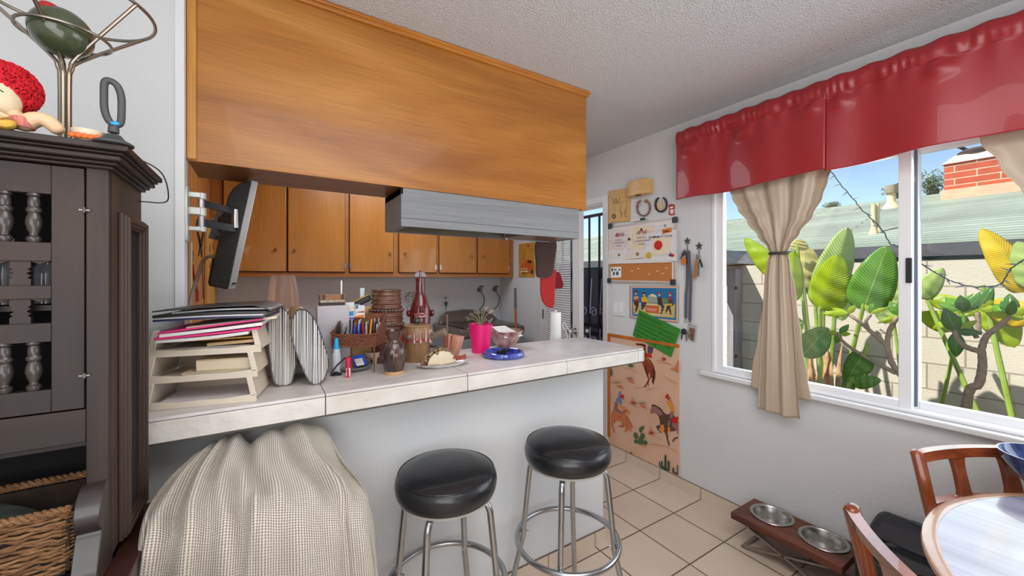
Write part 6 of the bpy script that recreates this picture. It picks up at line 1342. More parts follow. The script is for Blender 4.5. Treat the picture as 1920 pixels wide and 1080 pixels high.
def throw(u, v):
    Lp, Rp = _on(_LS, v), _on(_RS, v); side = .16
    hang = .30*min(1, v*2.2+.25)
    if u < side: k = u/side; s_ = 0; p = Lp+Vector((-.016*sin(pi*k), 0, -hang*(1-k)**1.5))
    elif u > 1-side: k = (1-u)/side; s_ = 1; p = Rp+Vector((.016*sin(pi*k), 0, -hang*(1-k)**1.5))
    else: s_ = (u-side)/(1-2*side); p = lerp(Lp, Rp, s_)
    inn = sin(pi*s_)**.5 if 0 < s_ < 1 else 0
    down = min(1, max(0, (v-.45)/.35)); out = Vector((0, -.55-.45*down, .8*(1-down)+.1)).normalized()
    p = p+out*.030*inn*(1-.5*down)
    rid = _g(v-.14, .09)
    p.z += rid*(.012*_g(s_-.20, .10)-.020*_g(s_-.36, .10)+.010*_g(s_-.78, .16))*(1 if 0 < s_ < 1 else 0)
    w = min(1, max(0, (v-.10)/.25)); d = 0
    if 0 < s_ < 1:
        c = .17+.0*v; spread = .35+1.0*v                       # bundle of folds running down from the left peak
        q = (s_-.17)/spread
        d += .020*cos(2*pi*(q*6.2)+.4)*_g((s_-.10)/(.9+v), .20)*w*min(1, s_*12)
        d += .026*_g(s_-(.24+.42*(v-.1)), .040)*_g(v-.28, .22)             # diagonal roll under the peak
        d -= .016*_g(s_-(.33+.42*(v-.1)), .045)*_g(v-.28, .22)
        st = s_-(.405+.02*sin(6*v)); e_ = 1/(1+math.exp(-st/.010)); wv = min(1, max(0, (v-.36)/.1))
        d += wv*(.020*e_*_g(max(0, st), .16)+.009*_g(st-.018, .014)-.012*(1-e_)*_g(st, .10))   # overlapping border
        d += .020*_g(s_-(.50+.62*(v-.12)), .060)*_g(v-.30, .20)-.016*_g(s_-(.60+.62*(v-.12)), .055)*_g(v-.28, .18)
        d += .014*_g(s_-(.74+.40*(v-.12)), .050)*_g(v-.32, .20)-.010*_g(s_-(.66+.3*v), .05)*_g(v-.5, .2)
        sg = s_-(.83+.05*sin(3.2*v-.6)); d += (-.007*_g(sg, .008)+.005*_g(sg+.02, .012)+.004*_g(sg-.02, .012))*min(1, max(0, (v-.25)/.1))
        d += .008*sin(2*pi*(s_*3.1-v*1.2)+.6)*w+.004*sin(2*pi*(s_*6.3+v*2.1))*w
    else: d = .010*sin(2*pi*(u*9+v*2))*w
    p = p+out*d; p.y = min(p.y, 1.498); return p
b = MB(); NU, NV = 210, 210; b.grid(throw, NU, NV)
_P = b.v
for j in range(NV):
    for i in range(NU): b.uv[j*NU+i] = (0.0, 0.0)
_vl = [0.0]
for j in range(1, NV): _vl.append(_vl[-1]+sum((_P[j*NU+i]-_P[(j-1)*NU+i]).length for i in (60, 105, 150))/3)
_ul = [0.0]
for i in range(1, NU): _ul.append(_ul[-1]+sum((_P[j*NU+i]-_P[j*NU+i-1]).length for j in (90, 120, 150))/3)
for j in range(NV):
    for i in range(NU): b.uv[j*NU+i] = (_ul[i]/.0064, _vl[j]/.0056)
o = b.build('knitted_throw', M_knit, smooth=80, solid=.005)
tag(o, 'oatmeal knitted throw blanket draped over the tall chair by the bar', 'blanket')

# ================================================================ ROUND TABLE AND CHAIRS
M_teak = wood('polished_teak', (112, 50, 24), (168, 88, 48), 'x', .22, 3, 6, coat=.5)
M_teakz = wood('polished_teak_upright', (108, 48, 24), (160, 82, 44), 'z', .22, 3, 6, coat=.5)
M_ttop = wood('whitewashed_top', (124, 122, 138), (168, 166, 182), 'y', .18, 2.2, 22, coat=.5, warp=.3)
TCx, TCy, TR, TZ = 1.61, -.379, .690, .75
tb_ = thing('dining_table', 'round dining table with pale whitewashed top and teak rim', 'table', (TCx, TCy, 0))
b = MB(); b.lathe([(0, TZ-.022), (TR-.030, TZ-.022), (TR-.030, TZ), (0, TZ)], (TCx, TCy, 0), 96); top_ = b.build('table_top', M_ttop, tb_)
b = MB(); b.lathe([(TR-.030, TZ-.024), (TR-.006, TZ-.022), (TR, TZ-.012), (TR-.002, TZ-.004), (TR-.010, TZ+.0005), (TR-.030, TZ+.0005)], (TCx, TCy, 0), 96, caps=False); b.build('rim', mat('pale_teak_rim', (178, 134, 104), .22, var=.15, scale=12, coat=.5), tb_)
b = MB(); b.lathe([(TR-.05, TZ-.085), (TR-.035, TZ-.085), (TR-.035, TZ-.024), (TR-.05, TZ-.024)], (TCx, TCy, 0), 96, caps=False); b.build('apron', M_teak, tb_)
for k in range(4):
    a = radians(30)+k*pi/2; p = Vector((TCx+cos(a)*(TR-.10), TCy+sin(a)*(TR-.10), 0)); b = MB(); b.cyl(p, p+Vector((0, 0, TZ-.024)), .018, .03); b.build('leg', M_teakz, tb_)
def dining_chair(cx, cy, face, lab):
    """face: azimuth of the outward side of the back; local x along the back, y outward"""
    t = thing('dining_chair', lab, 'chair', (cx, cy, 0), 'teak chairs round the dining table')
    M = Matrix.Translation((cx, cy, 0)) @ Matrix.Rotation(face-pi/2, 4, 'Z')
    hw = .245; arc = lambda s: .045*(1-(s/hw)**2)                       # bow of the back
    lean = lambda z: (z-.44)*.22
    def Pt(s, z, d=0): return M @ Vector((s*(1+(z-.44)*.12), arc(s)+lean(z)+d-.10, z))
    b = MB(); V = []
    def rail(z0, z1, d0=-.013, d1=.015, n=24):
        b.grid(lambda u, v: Pt(lerp(-hw, hw, u), [z0, z0, z1, z1, z0][round(v*4)], [d0, d1, d1, d0, d0][round(v*4)]), n, 5)
    rail(.796, .826); b.build('top_rail', M_teak, t, bevel=.0)
    b = MB(); rail(.648, .672); b.build('lower_rail', M_teak, t)
    for c in (-.084, .084):
        b = MB(); prof = [(-.042, .670), (-.026, .674), (-.021, .690), (-.019, .74), (-.021, .778), (-.026, .792), (-.045, .798), (.045, .798), (.026, .792), (.021, .778), (.019, .74), (.021, .690), (.026, .674), (.042, .670)]
        n = len(prof); A_ = [Pt(c+s*1.0, z, -.008) for s, z in prof]; B2 = [Pt(c+s*1.0, z, .010) for s, z in prof]
        b._a(A_+B2, [tuple(range(n)), tuple(n+k for k in range(n-1, -1, -1))]+[(k, n+k, n+(k+1) % n, (k+1) % n) for k in range(n)]); b.build('slat', M_teakz, t, bevel=.002)
    for s_ in (-1, 1):
        b = MB(); P = [M @ Vector((s_*.20, -.06, 0)), Pt(s_*.222, .44, 0), Pt(s_*hw*1.0, .62, 0), Pt(s_*hw*1.01, .80, 0), Pt(s_*hw*1.015, .834, .002)]
        b.tube(smoothpts(P, 5), [.014+.008*min(1, k/8) for k in range(18)]+[.020, .018, .010], 12, flat=(.8, 1.05)); b.build('leg', M_teakz, t)
        b = MB(); b.cyl(M @ Vector((s_*.21, -.50, 0)), M @ Vector((s_*.215, -.49, .43)), .014, .02); b.build('leg', M_teakz, t)
        b = MB(); b.beam(M @ Vector((s_*.21, -.49, .40)), M @ Vector((s_*.215, -.09, .40)), .02, .045); b.build('side_rail', M_teak, t)
    b = MB(); b.M = M; b.hexa([(-.215, -.51, .425), (.215, -.51, .425), (.195, -.09, .425), (-.195, -.09, .425)], [(-.215, -.51, .465), (.215, -.51, .465), (.195, -.09, .460), (-.195, -.09, .460)]); b.M = None
    b.build('seat', mat('grey_seat_fabric', (120, 118, 116), .9, bump=.3, bscale=300), t, bevel=.012)
    return t
dining_chair(2.115, .265, radians(57.7), 'teak dining chair with open slatted back standing against the window wall')
dining_chair(1.10, .20, radians(139), 'teak dining chair in the foreground, its curved back seen from the side')
bwl = onz(1972, 916, TZ); t = thing('blue_bowl', 'dark blue ceramic bowl on the dining table at the right edge', 'bowl', bwl)
b = MB(); b.lathe([(.05, 0), (.055, .006), (.075, .03), (.105, .075), (.112, .10), (.108, .10), (.10, .078), (.06, .025), (0, .016)], bwl, 48); b.build('bowl', mat('deep_blue_glaze', (34, 48, 96), .12, var=.3, scale=20, coat=.6, col2=(50, 90, 150)), t)

# ================================================================ RAISED DOG FEEDER
M_fw = wood('walnut_plank', (72, 34, 24), (118, 62, 44), 'y', .4, 5, 10)
M_brush = mat('brushed_steel', (186, 184, 180), .3, 1, .06, 40)
M_bar = mat('grey_bronze_bar', (150, 138, 124), .4, .6)
fx0, fx1, fy0, fy1, fz = 2.108, 2.352, .665, 1.142, .17
fd = thing('dog_feeder', 'dark wooden raised pet feeder with two steel bowls by the window wall', 'pet feeder', ((fx0+fx1)/2, (fy0+fy1)/2, 0))
fb = [(onz(1447, 966, fz), .094), (onz(1544, 1012, fz), .094)]
# plank with two round holes: strips around each bowl
b = MB(); N = 48
def holed(x0, x1, y0, y1, c, r, z0, z1):
    O = []; I = []
    for k in range(N):
        a = 2*pi*k/N+pi/N*0; dx, dy = cos(a), sin(a)
        t = min(((x1-c.x)/dx if dx > 1e-9 else (x0-c.x)/dx if dx < -1e-9 else 9), ((y1-c.y)/dy if dy > 1e-9 else (y0-c.y)/dy if dy < -1e-9 else 9))
        O.append((c.x+dx*t, c.y+dy*t)); I.append((c.x+dx*r, c.y+dy*r))
    for cxy in ((x0, y0), (x1, y0), (x1, y1), (x0, y1)):
        k = min(range(N), key=lambda i: (O[i][0]-cxy[0])**2+(O[i][1]-cxy[1])**2); O[k] = cxy
    V = [(*p, z) for z in (z0, z1) for p in O]+[(*p, z) for z in (z0, z1) for p in I]; F_ = []
    for k in range(N):
        j = (k+1) % N; F_ += [(k, j, N+j, N+k), (N+k, N+j, 3*N+j, 3*N+k), (2*N+j, 2*N+k, 3*N+k, 3*N+j), (j, k, 2*N+k, 2*N+j)]
    b._a(V, F_)
ym = (fb[0][0].y+fb[1][0].y)/2
holed(fx0, fx1, ym, fy1, fb[0][0], .086, fz-.032, fz); holed(fx0, fx1, fy0, ym, fb[1][0], .086, fz-.032, fz)
b.build('plank', M_fw, fd, smooth=30)
for c, r in fb:
    b = MB(); b.lathe([(r+.006, .003), (r+.004, .006), (r-.008, .006), (r-.012, .001), (r-.018, -.03), (r-.026, -.052), (0, -.054), (0, -.056), (r-.024, -.055), (r-.014, -.03), (r-.006, .001), (r+.006, .001)], (c.x, c.y, fz), 48, caps=False); b.build('steel_bowl', M_brush, fd)
for x in (fx0+.03, fx1-.03):
    for y0, y1 in ((fy1-.03, fy0+.05), (fy0+.03, fy1-.05)):
        b = MB(); b.beam((x, y0, fz-.034), (x, y1, .006), .022, .008); b.build('leg', M_bar, fd)
for y in (fy0+.05, fy1-.05): b = MB(); b.box(fx0+.02, fx1-.02, y-.009, y+.009, 0, .009); b.build('foot_bar', M_bar, fd)

# ================================================================ BLACK BIN
M_bin = mat('black_plastic', (38, 38, 44), .4, var=.08); M_bin2 = mat('black_gloss_plastic', (22, 22, 26), .12, coat=.4)
tn = thing('waste_bin', 'low black plastic bin with a round lid behind the foreground chair', 'bin', (2.20, .47, 0))
def rr_outline(x0, x1, y0, y1, r, z, n=8):
    P = []
    for cx, cy, a0 in ((x1-r, y1-r, 0), (x0+r, y1-r, pi/2), (x0+r, y0+r, pi), (x1-r, y0+r, 3*pi/2)):
        for k in range(n+1): a = a0+pi/2*k/n; P.append(Vector((cx+r*cos(a), cy+r*sin(a), z)))
    return P
b = MB(); L0 = rr_outline(2.04, 2.35, .33, .615, .10, 0); L1 = rr_outline(2.02, 2.36, .32, .63, .11, .30); n = len(L0)
b._a(L0+L1, [tuple(range(n-1, -1, -1)), tuple(n+k for k in range(n))]+[(k, (k+1) % n, n+(k+1) % n, n+k) for k in range(n)]); b.build('body', M_bin, tn, bevel=.006)
b = MB(); b.hexa([(2.20, .335, .30), (2.20, .625, .30), (2.36, .625, .30), (2.36, .335, .30)], [(2.29, .36, .385), (2.29, .60, .385), (2.36, .60, .385), (2.36, .36, .385)]); b.build('rear_housing', M_bin, tn, bevel=.03, segs=5)
c = Vector((2.135, .47, .30)); b = MB(); b.lathe([(.105, 0), (.108, .008), (.100, .013), (.09, .006), (0, .005)], c, 56); b.build('lid', M_bin, tn)
b = MB(); b.lathe([(.084, .005), (.080, .010), (0, .011)], c, 56); b.build('glossy_disc', M_bin2, tn)
b = MB(); b.box(2.31, 2.34, .44, .50, .3845, .3865); b.build('button', M_bin2, tn, bevel=.002)
# ================================================================ DARK CARVED HUTCH AT THE LEFT
M_hut = wood('dark_stained_wood', (30, 22, 20), (58, 40, 33), 'z', .55, 3, 6, c3=(40, 30, 27))
M_hux = wood('dark_stained_rail', (32, 25, 23), (50, 37, 32), 'x', .52, 3, 6)
M_huside = wood('dark_stained_side', (48, 38, 34), (76, 58, 48), 'z', .5, 3, 8)
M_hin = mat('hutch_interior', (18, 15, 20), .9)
HY0, HY1, HX0, HX1, HT, HB = 1.05, 1.282, -.86, -.253, 1.667, .866
h = thing('hutch', 'dark carved wooden hutch with turned spindles in its doors', 'hutch', (-.55, 1.166, HB))
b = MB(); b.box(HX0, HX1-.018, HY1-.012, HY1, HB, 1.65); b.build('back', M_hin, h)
b = MB(); b.box(HX1-.02, HX1, HY0+.02, HY1, HB, 1.655); b.build('side', M_huside, h, bevel=.001)
b = MB(); b.box(HX0, HX0+.02, HY0+.02, HY1, HB, 1.655); b.build('side', M_huside, h, bevel=.001)
# raised moulding on the visible side
b = MB(); y0, y1, z0, z1 = 1.104, 1.272, .880, 1.556; w_ = .030
for k, (ww, dd_) in enumerate(((w_, .008), (w_*.7, .013), (w_*.35, .017))):
    e = k*.004; b.box(HX1, HX1+dd_, y0+e, y0+e+ww, z0+e, z1-e); b.box(HX1, HX1+dd_, y1-e-ww, y1-e, z0+e, z1-e); b.box(HX1, HX1+dd_, y0+e+ww, y1-e-ww, z0+e, z0+e+ww); b.box(HX1, HX1+dd_, y0+e+ww, y1-e-ww, z1-e-ww, z1-e)
b.build('side_moulding', M_huside, h, bevel=.002)
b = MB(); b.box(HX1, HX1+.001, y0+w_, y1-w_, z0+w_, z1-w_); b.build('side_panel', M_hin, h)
# face frame
b = MB(); b.box(-.2845, HX1, HY0, HY0+.02, HB, 1.655); b.build('stile', M_hut, h, bevel=.0015)
b = MB(); b.box(HX0, -.2845, HY0+.001, HY0+.02, 1.112, 1.174); b.build('rail', M_hux, h, bevel=.0015)
b = MB(); b.box(HX0, -.2845, HY0+.001, HY0+.02, 1.628, 1.655); b.build('frieze', M_hux, h)
b = MB(); b.box(HX0, HX1-.02, HY0+.02, HY1-.012, 1.10, 1.112); b.build('shelf', M_hux, h)
b = MB(); b.box(HX0, HX1-.02, HY0+.03, HY1-.012, 1.36, 1.37); b.build('shelf', M_hux, h)
b = MB(); b.box(HX0, HX1, HY0+.02, HY1, HB, HB+.012); b.build('bottom', M_hux, h)
# door
dx0, dx1 = -.60, -.286
dr = None
b = MB(); yA, yB = HY0-.002, HY0+.016
b.box(-.328, dx1, yA, yB, 1.177, 1.626); b.box(dx0, dx0+.042, yA, yB, 1.177, 1.626)
for z0, z1 in ((1.573, 1.626), (1.451, 1.485), (1.383, 1.407), (1.305, 1.339), (1.177, 1.218)): b.box(dx0+.042, -.328, yA, yB, z0, z1)
dr = b.build('door', M_hut, h, bevel=.001)
M_hinge = mat('dark_hinge', (120, 116, 112), .35, .8)
prof = [(.0085, 0), (.011, .004), (.011, .009), (.007, .012), (.0065, .016), (.010, .024), (.0125, .034), (.0115, .044), (.0085, .052), (.0115, .056), (.0115, .060), (.0085, .064), (.0095, .070), (.0085, .078), (.0075, .081), (.011, .084), (.010, .088)]
for z0 in (1.485, 1.218):
    for k in range(7):
        x = -.3515-.0345*k; b = MB(); b.lathe([(r*.86, z) for r, z in prof], (x, HY0+.006, z0), 20); b.build('spindle', mat('spindle_wood', (62, 56, 54), .3, var=.1, coat=.3), dr)
for z0, z1 in ((1.407, 1.451), (1.339, 1.383)):
    b = MB(); zm = (z0+z1)/2
    for k in range(5):
        xc = -.3665-.0470*k; P = [(-.0125, 0), (-.0125, .25), (-.0085, .33), (-.0125, .40), (-.0070, .5), (-.0125, .60), (-.0085, .67), (-.0125, .75), (-.0125, 1), (.0125, 1), (.0125, .75), (.0085, .67), (.0125, .60), (.0070, .5), (.0125, .40), (.0085, .33), (.0125, .25), (.0125, 0)]
        b.prism([(xc+p, HY0+.002, lerp(z0, z1, q)) for p, q in P], (0, .010, 0))
        for s_ in (-1, 1): b.prism([(xc+.0235+s_*.0125, HY0+.002, z1), (xc+.0235, HY0+.002, z1-.005), (xc+.0235-s_*.0125, HY0+.002, z1)][::s_], (0, .01, 0)) if s_ > 0 else None
    b.build('star_fretwork', M_hut, dr)['kind'] = 'stuff'
for z in (1.548, 1.238):
    b = MB(); b.cyl((-.2855, HY0-.004, z-.005), (-.2855, HY0-.004, z+.005), .0022, n=8); b.box(-.293, -.278, HY0-.004, HY0-.002, z-.0015, z+.0015); b.build('hinge', M_hinge, h)
# cornice
b = MB()
for ov, z0, z1 in ((.012, 1.628, 1.634), (.022, 1.634, 1.640), (.034, 1.640, 1.650), (.042, 1.650, 1.655), (.052, 1.655, 1.667)):
    b.box(HX0-.02, HX1+ov*.75, HY0-ov*1.1, HY1, z0, z1)
b.build('cornice', M_hux, h, bevel=.003)
# scroll bracket foot
b = MB(); P = smoothpts([(-.2875, y, z) for y, z in ((1.052, 1.034), (1.03, 1.032), (1.008, 1.012), (1.0, .985), (1.003, .968), (1.012, .958), (1.008, .948), (.998, .925), (.988, .895), (.982, .867))], 3)+[Vector((-.2875, 1.052, .867))]
b.prism(P, (.0345, 0, 0)); b.build('scroll_bracket', mat('bracket_wood', (54, 47, 46), .32, var=.1, coat=.2), h, bevel=.0015)
ch_ = thing('sideboard', 'dark wooden sideboard on which the carved hutch stands', 'sideboard', (-.52, .95, 0))
b = MB(); b.box(-.86, -.212, .70, 1.30, .846, .865); b.build('top', wood('dark_red_top', (40, 24, 22), (66, 38, 32), 'x', .3, 3, 6), ch_, bevel=.003)
b = MB(); b.box(-.84, -.228, .72, 1.28, .06, .846); b.build('body', M_hut, ch_, bevel=.002)
for x in (-.82, -.25):
    for y in (.74, 1.26): b = MB(); b.cyl((x, y, 0), (x, y, .06), .018, .022); b.build('foot', M_hut, ch_)
# wicker basket in the open bay
kb = thing('wicker_basket', 'rough brown wicker basket in the open bay of the hutch', 'basket', (-.55, 1.12, .879))
M_rush = mat('rush_weave', (120, 84, 54), .75, var=.45, scale=30, bump=.8, bscale=120, col2=(168, 124, 84), stretch=(1, 1, 3))
M_rushd = mat('rush_dark', (46, 32, 24), .85, var=.4, scale=40)
b = MB(); rr = random.Random(4); bx0, bx1, by0, by1, bz0, bz1 = -.80, -.302, 1.040, 1.20, .880, .992
b.use(M_rushd); b.box(bx0, bx1, by0+.006, by0+.010, bz0, bz1); b.box(bx0, bx1, by1-.008, by1-.004, bz0, bz1); b.box(bx0, bx0+.006, by0, by1, bz0, bz1); b.box(bx1-.006, bx1, by0, by1, bz0, bz1); b.box(bx0, bx1, by0, by1, bz0, bz0+.005)
b.use(M_rush)
rows = 16
for r_ in range(rows):
    z = lerp(bz0+.004, bz1-.004, r_/(rows-1)); x = bx0; k = 0
    while x < bx1-.004:
        L_ = rr.uniform(.02, .045); x2 = min(bx1, x+L_); o_ = rr.uniform(-.002, .003)
        b.tube([(x-.004, by0+.006, z+rr.uniform(-.002, .002)), ((x+x2)/2, by0+o_-.002, z+rr.uniform(-.0025, .0025)), (x2+.004, by0+.006, z+rr.uniform(-.002, .002))], [.0022, rr.uniform(.0028, .0042), .0022], 6); x = x2
b.build('weave', None, kb)['kind'] = 'stuff'
def braid(b, p0, p1, r, n):
    for s_ in (0, 1, 2):
        P = []
        for i in range(n*4+1):
            a = i/4*2*pi*.5+s_*2*pi/3; p = lerp(Vector(p0), Vector(p1), i/(n*4)); P.append(p+Vector((0, cos(a)*r, sin(a)*r*.8)))
        b.tube(P, r*.75, 6)
b = MB(); braid(b, (bx0, by0+.002, bz1+.004), (bx1, by0+.002, bz1+.004), .0052, 34); b.build('front_rim', M_rush, kb)
b = MB(); braid(b, (bx0, by1-.006, bz1+.010), (bx1, by1-.006, bz1+.010), .0052, 34); b.build('rear_rim', M_rush, kb)
b = MB(); b.grid(lambda u, v: Vector((lerp(-.60, -.33, u), lerp(1.06, 1.185, v), .955+.018*sin(9*u+3*v)+.016*sin(5*v*3+u*4)-.02*(2*u-1)**2)), 30, 16); tag(b.build('folded_cloth', mat('dark_green_cloth', (52, 58, 52), .95, var=.2, scale=20, bump=.3), solid=.004), 'crumpled dark green cloth inside the wicker basket', 'cloth')
# things behind the spindles
def jar(x, y, z, r, hh, capm, lab, m):
    t = thing('spice_jar', lab, 'jar', (x, y, z)); b = MB(); b.lathe([(r, 0), (r*1.02, hh*.5), (r, hh*.8), (r*.5, hh)], (x, y, z), 20); b.build('jar', m, t); b = MB(); b.lathe([(r*.55, hh), (r*.55, hh+.016), (r*.5, hh+.018)], (x, y, z), 20); b.build('lid', capm, t)
jar(-.405, 1.11, 1.372, .020, .105, M_white, 'glass jar with white cap behind the upper spindles of the hutch', mat('grey_glass_jar', (110, 112, 116), .15, coat=.5))
jar(-.355, 1.12, 1.372, .018, .085, M_white, 'smaller glass jar beside the right stile inside the hutch', mat('grey_glass_jar', (110, 112, 116), .15, coat=.5))
jar(-.37, 1.10, 1.112, .02, .075, M_steel, 'dark jar with steel lid behind the lower spindles of the hutch', mat('brown_glass_jar', (58, 40, 32), .15, coat=.5))

# ================================================================ ON TOP OF THE HUTCH
TOPZ = HT
M_rod = mat('satin_steel_rod', (150, 140, 128), .28, .95)
def yy(u, v, y): return ony(u, v, y)
sy = 1.15
mg = thing('martini_glass_sculpture', 'large wire martini glass sculpture holding a green olive', 'wire sculpture', (yy(122, 250, sy).x, sy, TOPZ))
cx = yy(122, 100, sy).x; cz = lambda v: yy(122, v, sy).z
stem_top = cz(128)
b = MB(); b.lathe([(.045, 0), (.045, .004), (.012, .008)], (cx, sy, TOPZ), 32); b.build('base', M_rod, mg)
ctr = Vector((cx, sy, 0)); Rr = .135; rim_z = cz(20)+.0
for k in range(5):
    a = radians(-100)+k*2*pi/5; d = Vector((cos(a), sin(a), 0))
    b = MB(); P = [ctr+d*.007+Vector((0, 0, TOPZ+.004)), ctr+d*.007+Vector((0, 0, stem_top-.03)), ctr+d*.010+Vector((0, 0, stem_top)), ctr+d*.026+Vector((0, 0, stem_top+.028)), ctr+d*(Rr)+Vector((0, 0, rim_z+.02))]
    b.tube(smoothpts(P, 5), .0035, 8); b.build('wire', M_rod, mg)
b = MB(); b.torus((cx, sy, rim_z+.02), Rr, .0034, n=56); b.build('rim_ring', M_rod, mg)
b = MB(); b.torus((cx, sy, cz(68)), .066, .003, n=48); b.build('inner_ring', M_rod, mg)
oc = yy(116, 62, sy-.01)
b = MB(); M = Matrix.Translation(oc) @ Matrix.Rotation(radians(22), 4, 'Y'); b.M = M; b.ball((0, 0, 0), (.046, .050, .046), 32, 20); b.M = None; ol = b.build('olive', mat('olive_green_glaze', (66, 76, 52), .2, var=.06, coat=.5), mg)
b = MB(); pm = yy(96, 17, sy-.03); b.M = Matrix.Translation(pm) @ Matrix.Rotation(radians(18), 4, 'Y'); b.ball((0, 0, 0), (.018, .015, .011), 20, 12); b.M = None; b.build('pimento', mat('pimento_red', (176, 24, 30), .2, coat=.5), ol)
# massage wand-like loop
ly = 1.005; LP = lambda u, v: yy(u, v, ly)
lp = thing('magnifier_loop', 'dark grey upright oval loop on a stand at the hutch corner', 'loop stand', Vector((LP(211, 262).x, ly, TOPZ)))
b = MB(); O = smoothpts([LP(*q) for q in ((204, 151), (196, 156), (195, 175), (196, 205), (204, 226), (216, 234), (226, 230), (228, 205), (227, 180), (219, 160))], 5, True); b.tube(O, .0058, 12, closed=True, flat=(1, 1)); b.build('loop', mat('rubber_grey', (66, 68, 70), .5), lp)
b = MB(); q = LP(217, 233); b.ball(q+Vector((0, -.0056, 0)), (.0065, .0022, .004), 14, 8); b.build('blue_light', mat('cyan_plastic', (30, 150, 200), .3), lp)
b = MB(); q = LP(213, 238); b.cyl(q, Vector((q.x, q.y, LP(213, 249).z)), .0075, .008); b.lathe([(.028, 0), (.028, .003), (.016, .010), (.010, .018)], (q.x, q.y, TOPZ), 28); b.build('stand', mat('rubber_grey', (66, 68, 70), .5), lp)
b = MB(); b.tube(smoothpts([(-.275, 1.10, TOPZ+.003), (-.230, 1.12, TOPZ+.006), (-.196, 1.16, TOPZ-.010), (-.190, 1.20, TOPZ-.05), (-.205, 1.24, TOPZ-.065), (-.254, 1.270, TOPZ-.062)], 6), .0014, 6); b.build('cable', mat('black_cable', (40, 40, 42), .5), lp)
# orange and white thing
oq = yy(165, 252, 1.015)
t = thing('orange_dish', 'small white dish with orange scalloped rim beside the loop stand', 'dish', Vector((oq.x, 1.015, TOPZ)))
b = MB(); b.lathe([(.010, 0), (.017, .006), (.020, .022), (.018, .022), (.014, .006), (0, .004)], (oq.x, 1.015, TOPZ), 32, sx=1.1, sy=.8); b.build('dish', mat('ivory_ceramic', (216, 196, 170), .3), t)
b = MB()
for k in range(5): b.ball((oq.x-.016+.008*k, 1.015-.015, TOPZ+.008), (.0058, .004, .005), 12, 8)
b.build('orange_rim', mat('orange_ceramic', (222, 102, 36), .3), t)['kind'] = 'stuff'
# doll with red curls leaning on one elbow
dy = 1.035; DPx = lambda u, v, y=dy: yy(u, v, y)
dl = thing('rag_doll', 'pale doll with bright red curly hair lying on the hutch', 'doll', Vector((DPx(30, 250).x, dy, TOPZ)))
M_sk = mat('doll_skin', (226, 190, 150), .6, var=.03)
me_ = bpy.data.meshes.new('body')
J = [DPx(-20, 215), DPx(8, 208), DPx(20, 212), DPx(46, 236), DPx(60, 224), DPx(84, 222), DPx(104, 238), DPx(116, 252), DPx(-40, 245), DPx(-90, 250)]
J = [Vector((p.x, p.y, max(p.z, TOPZ+.012))) for p in J]
me_.from_pydata([p-WL[dl.name] for p in J], [(8, 0), (0, 1), (1, 2), (2, 3), (3, 4), (4, 5), (5, 6), (6, 7), (8, 9)], [])
bo = bpy.data.objects.new('body', me_); C.objects.link(bo); bo.parent = dl; me_.materials.append(M_sk)
sk = bo.modifiers.new('skin', 'SKIN'); lay = me_.skin_vertices[0] if me_.skin_vertices else None
if lay is None:
    bpy.context.view_layer.objects.active = bo
    lay = me_.skin_vertices[0] if me_.skin_vertices else None
if lay:
    for k, r in enumerate((.030, .024, .020, .017, .015, .0145, .013, .010, .034, .024)): lay.data[k].radius = (r, r); lay.data[k].use_root = (k == 8)
sb = bo.modifiers.new('sub', 'SUBSURF'); sb.levels = sb.render_levels = 2
b = MB(); hc_ = DPx(-16, 184, 1.03); b.ball(hc_, (.034, .030, .038), 28, 20); b.ball(hc_+Vector((.008, -.0295, -.006)), (.005, .005, .005), 10, 8); hd = b.build('head', mat('doll_face', (224, 206, 172), .55, var=.02), dl)
for q in ((4, 167), (-24, 167)):
    b = MB(); c = DPx(q[0]-8, q[1]+2, 1.000); b.tube(smoothpts([c+Vector((-.006, 0, -.001)), c+Vector((0, -.0015, .002)), c+Vector((.006, 0, -.002))], 3), .0009, 5); b.build('eye', K_black, hd)
b = MB(); c = DPx(-16, 200, 1.000); b.tube(smoothpts([c+Vector((-.008, .001, .002)), c+Vector((0, -.001, -.001)), c+Vector((.008, .001, .002))], 3), .0012, 5); b.build('mouth', mat('lip_red', (170, 50, 50), .5), hd)
M_curl = mat('red_curly_wool', (196, 10, 26), .8, var=.35, scale=90, bump=.5, bscale=300, col2=(222, 24, 44))
b = MB(); rr = random.Random(9); hcc = DPx(12, 166, 1.050)
b.ball(hcc+Vector((-.004, .004, .002)), (.038, .038, .038), 26, 18)
for k in range(900):
    a = rr.uniform(0, 2*pi); th = math.acos(rr.uniform(-.95, 1)); d = Vector((sin(th)*cos(a), sin(th)*sin(a), cos(th)))
    c = hcc+Vector((d.x*.039, d.y*.038, d.z*.039))+Vector((-.004, .004, .002))
    if c.x < hc_.x+.020 and c.y < hc_.y+.004 and c.z < hc_.z+.016: continue
    t1 = d.cross(Vector((rr.uniform(-1, 1), rr.uniform(-1, 1), 1))).normalized(); t2 = d.cross(t1); r_ = rr.uniform(.003, .0055)
    b.tube([c+(t1*cos(q)+t2*sin(q))*r_+d*q*.0009 for q in [2*pi*i/7 for i in range(9)]], .0014, 5)
b.build('hair', M_curl, hd)
b = MB(); b.tube(smoothpts([DPx(-14, 226, dy-.024), DPx(10, 234, dy-.022), DPx(26, 228, dy-.018)], 3), [.004, .008, .008, .009, .009, .008, .004], 10); b.build('dress', mat('mustard_dress', (212, 168, 70), .7), dl)
b = MB(); b.lathe([(.0165, 0), (.019, .006), (.0185, .014), (.016, .018)], DPx(39, 240, dy), 20); b.build('sleeve', mat('striped_sleeve', (206, 120, 110), .7, var=.3, scale=60, stretch=(6, 1, 1)), dl)
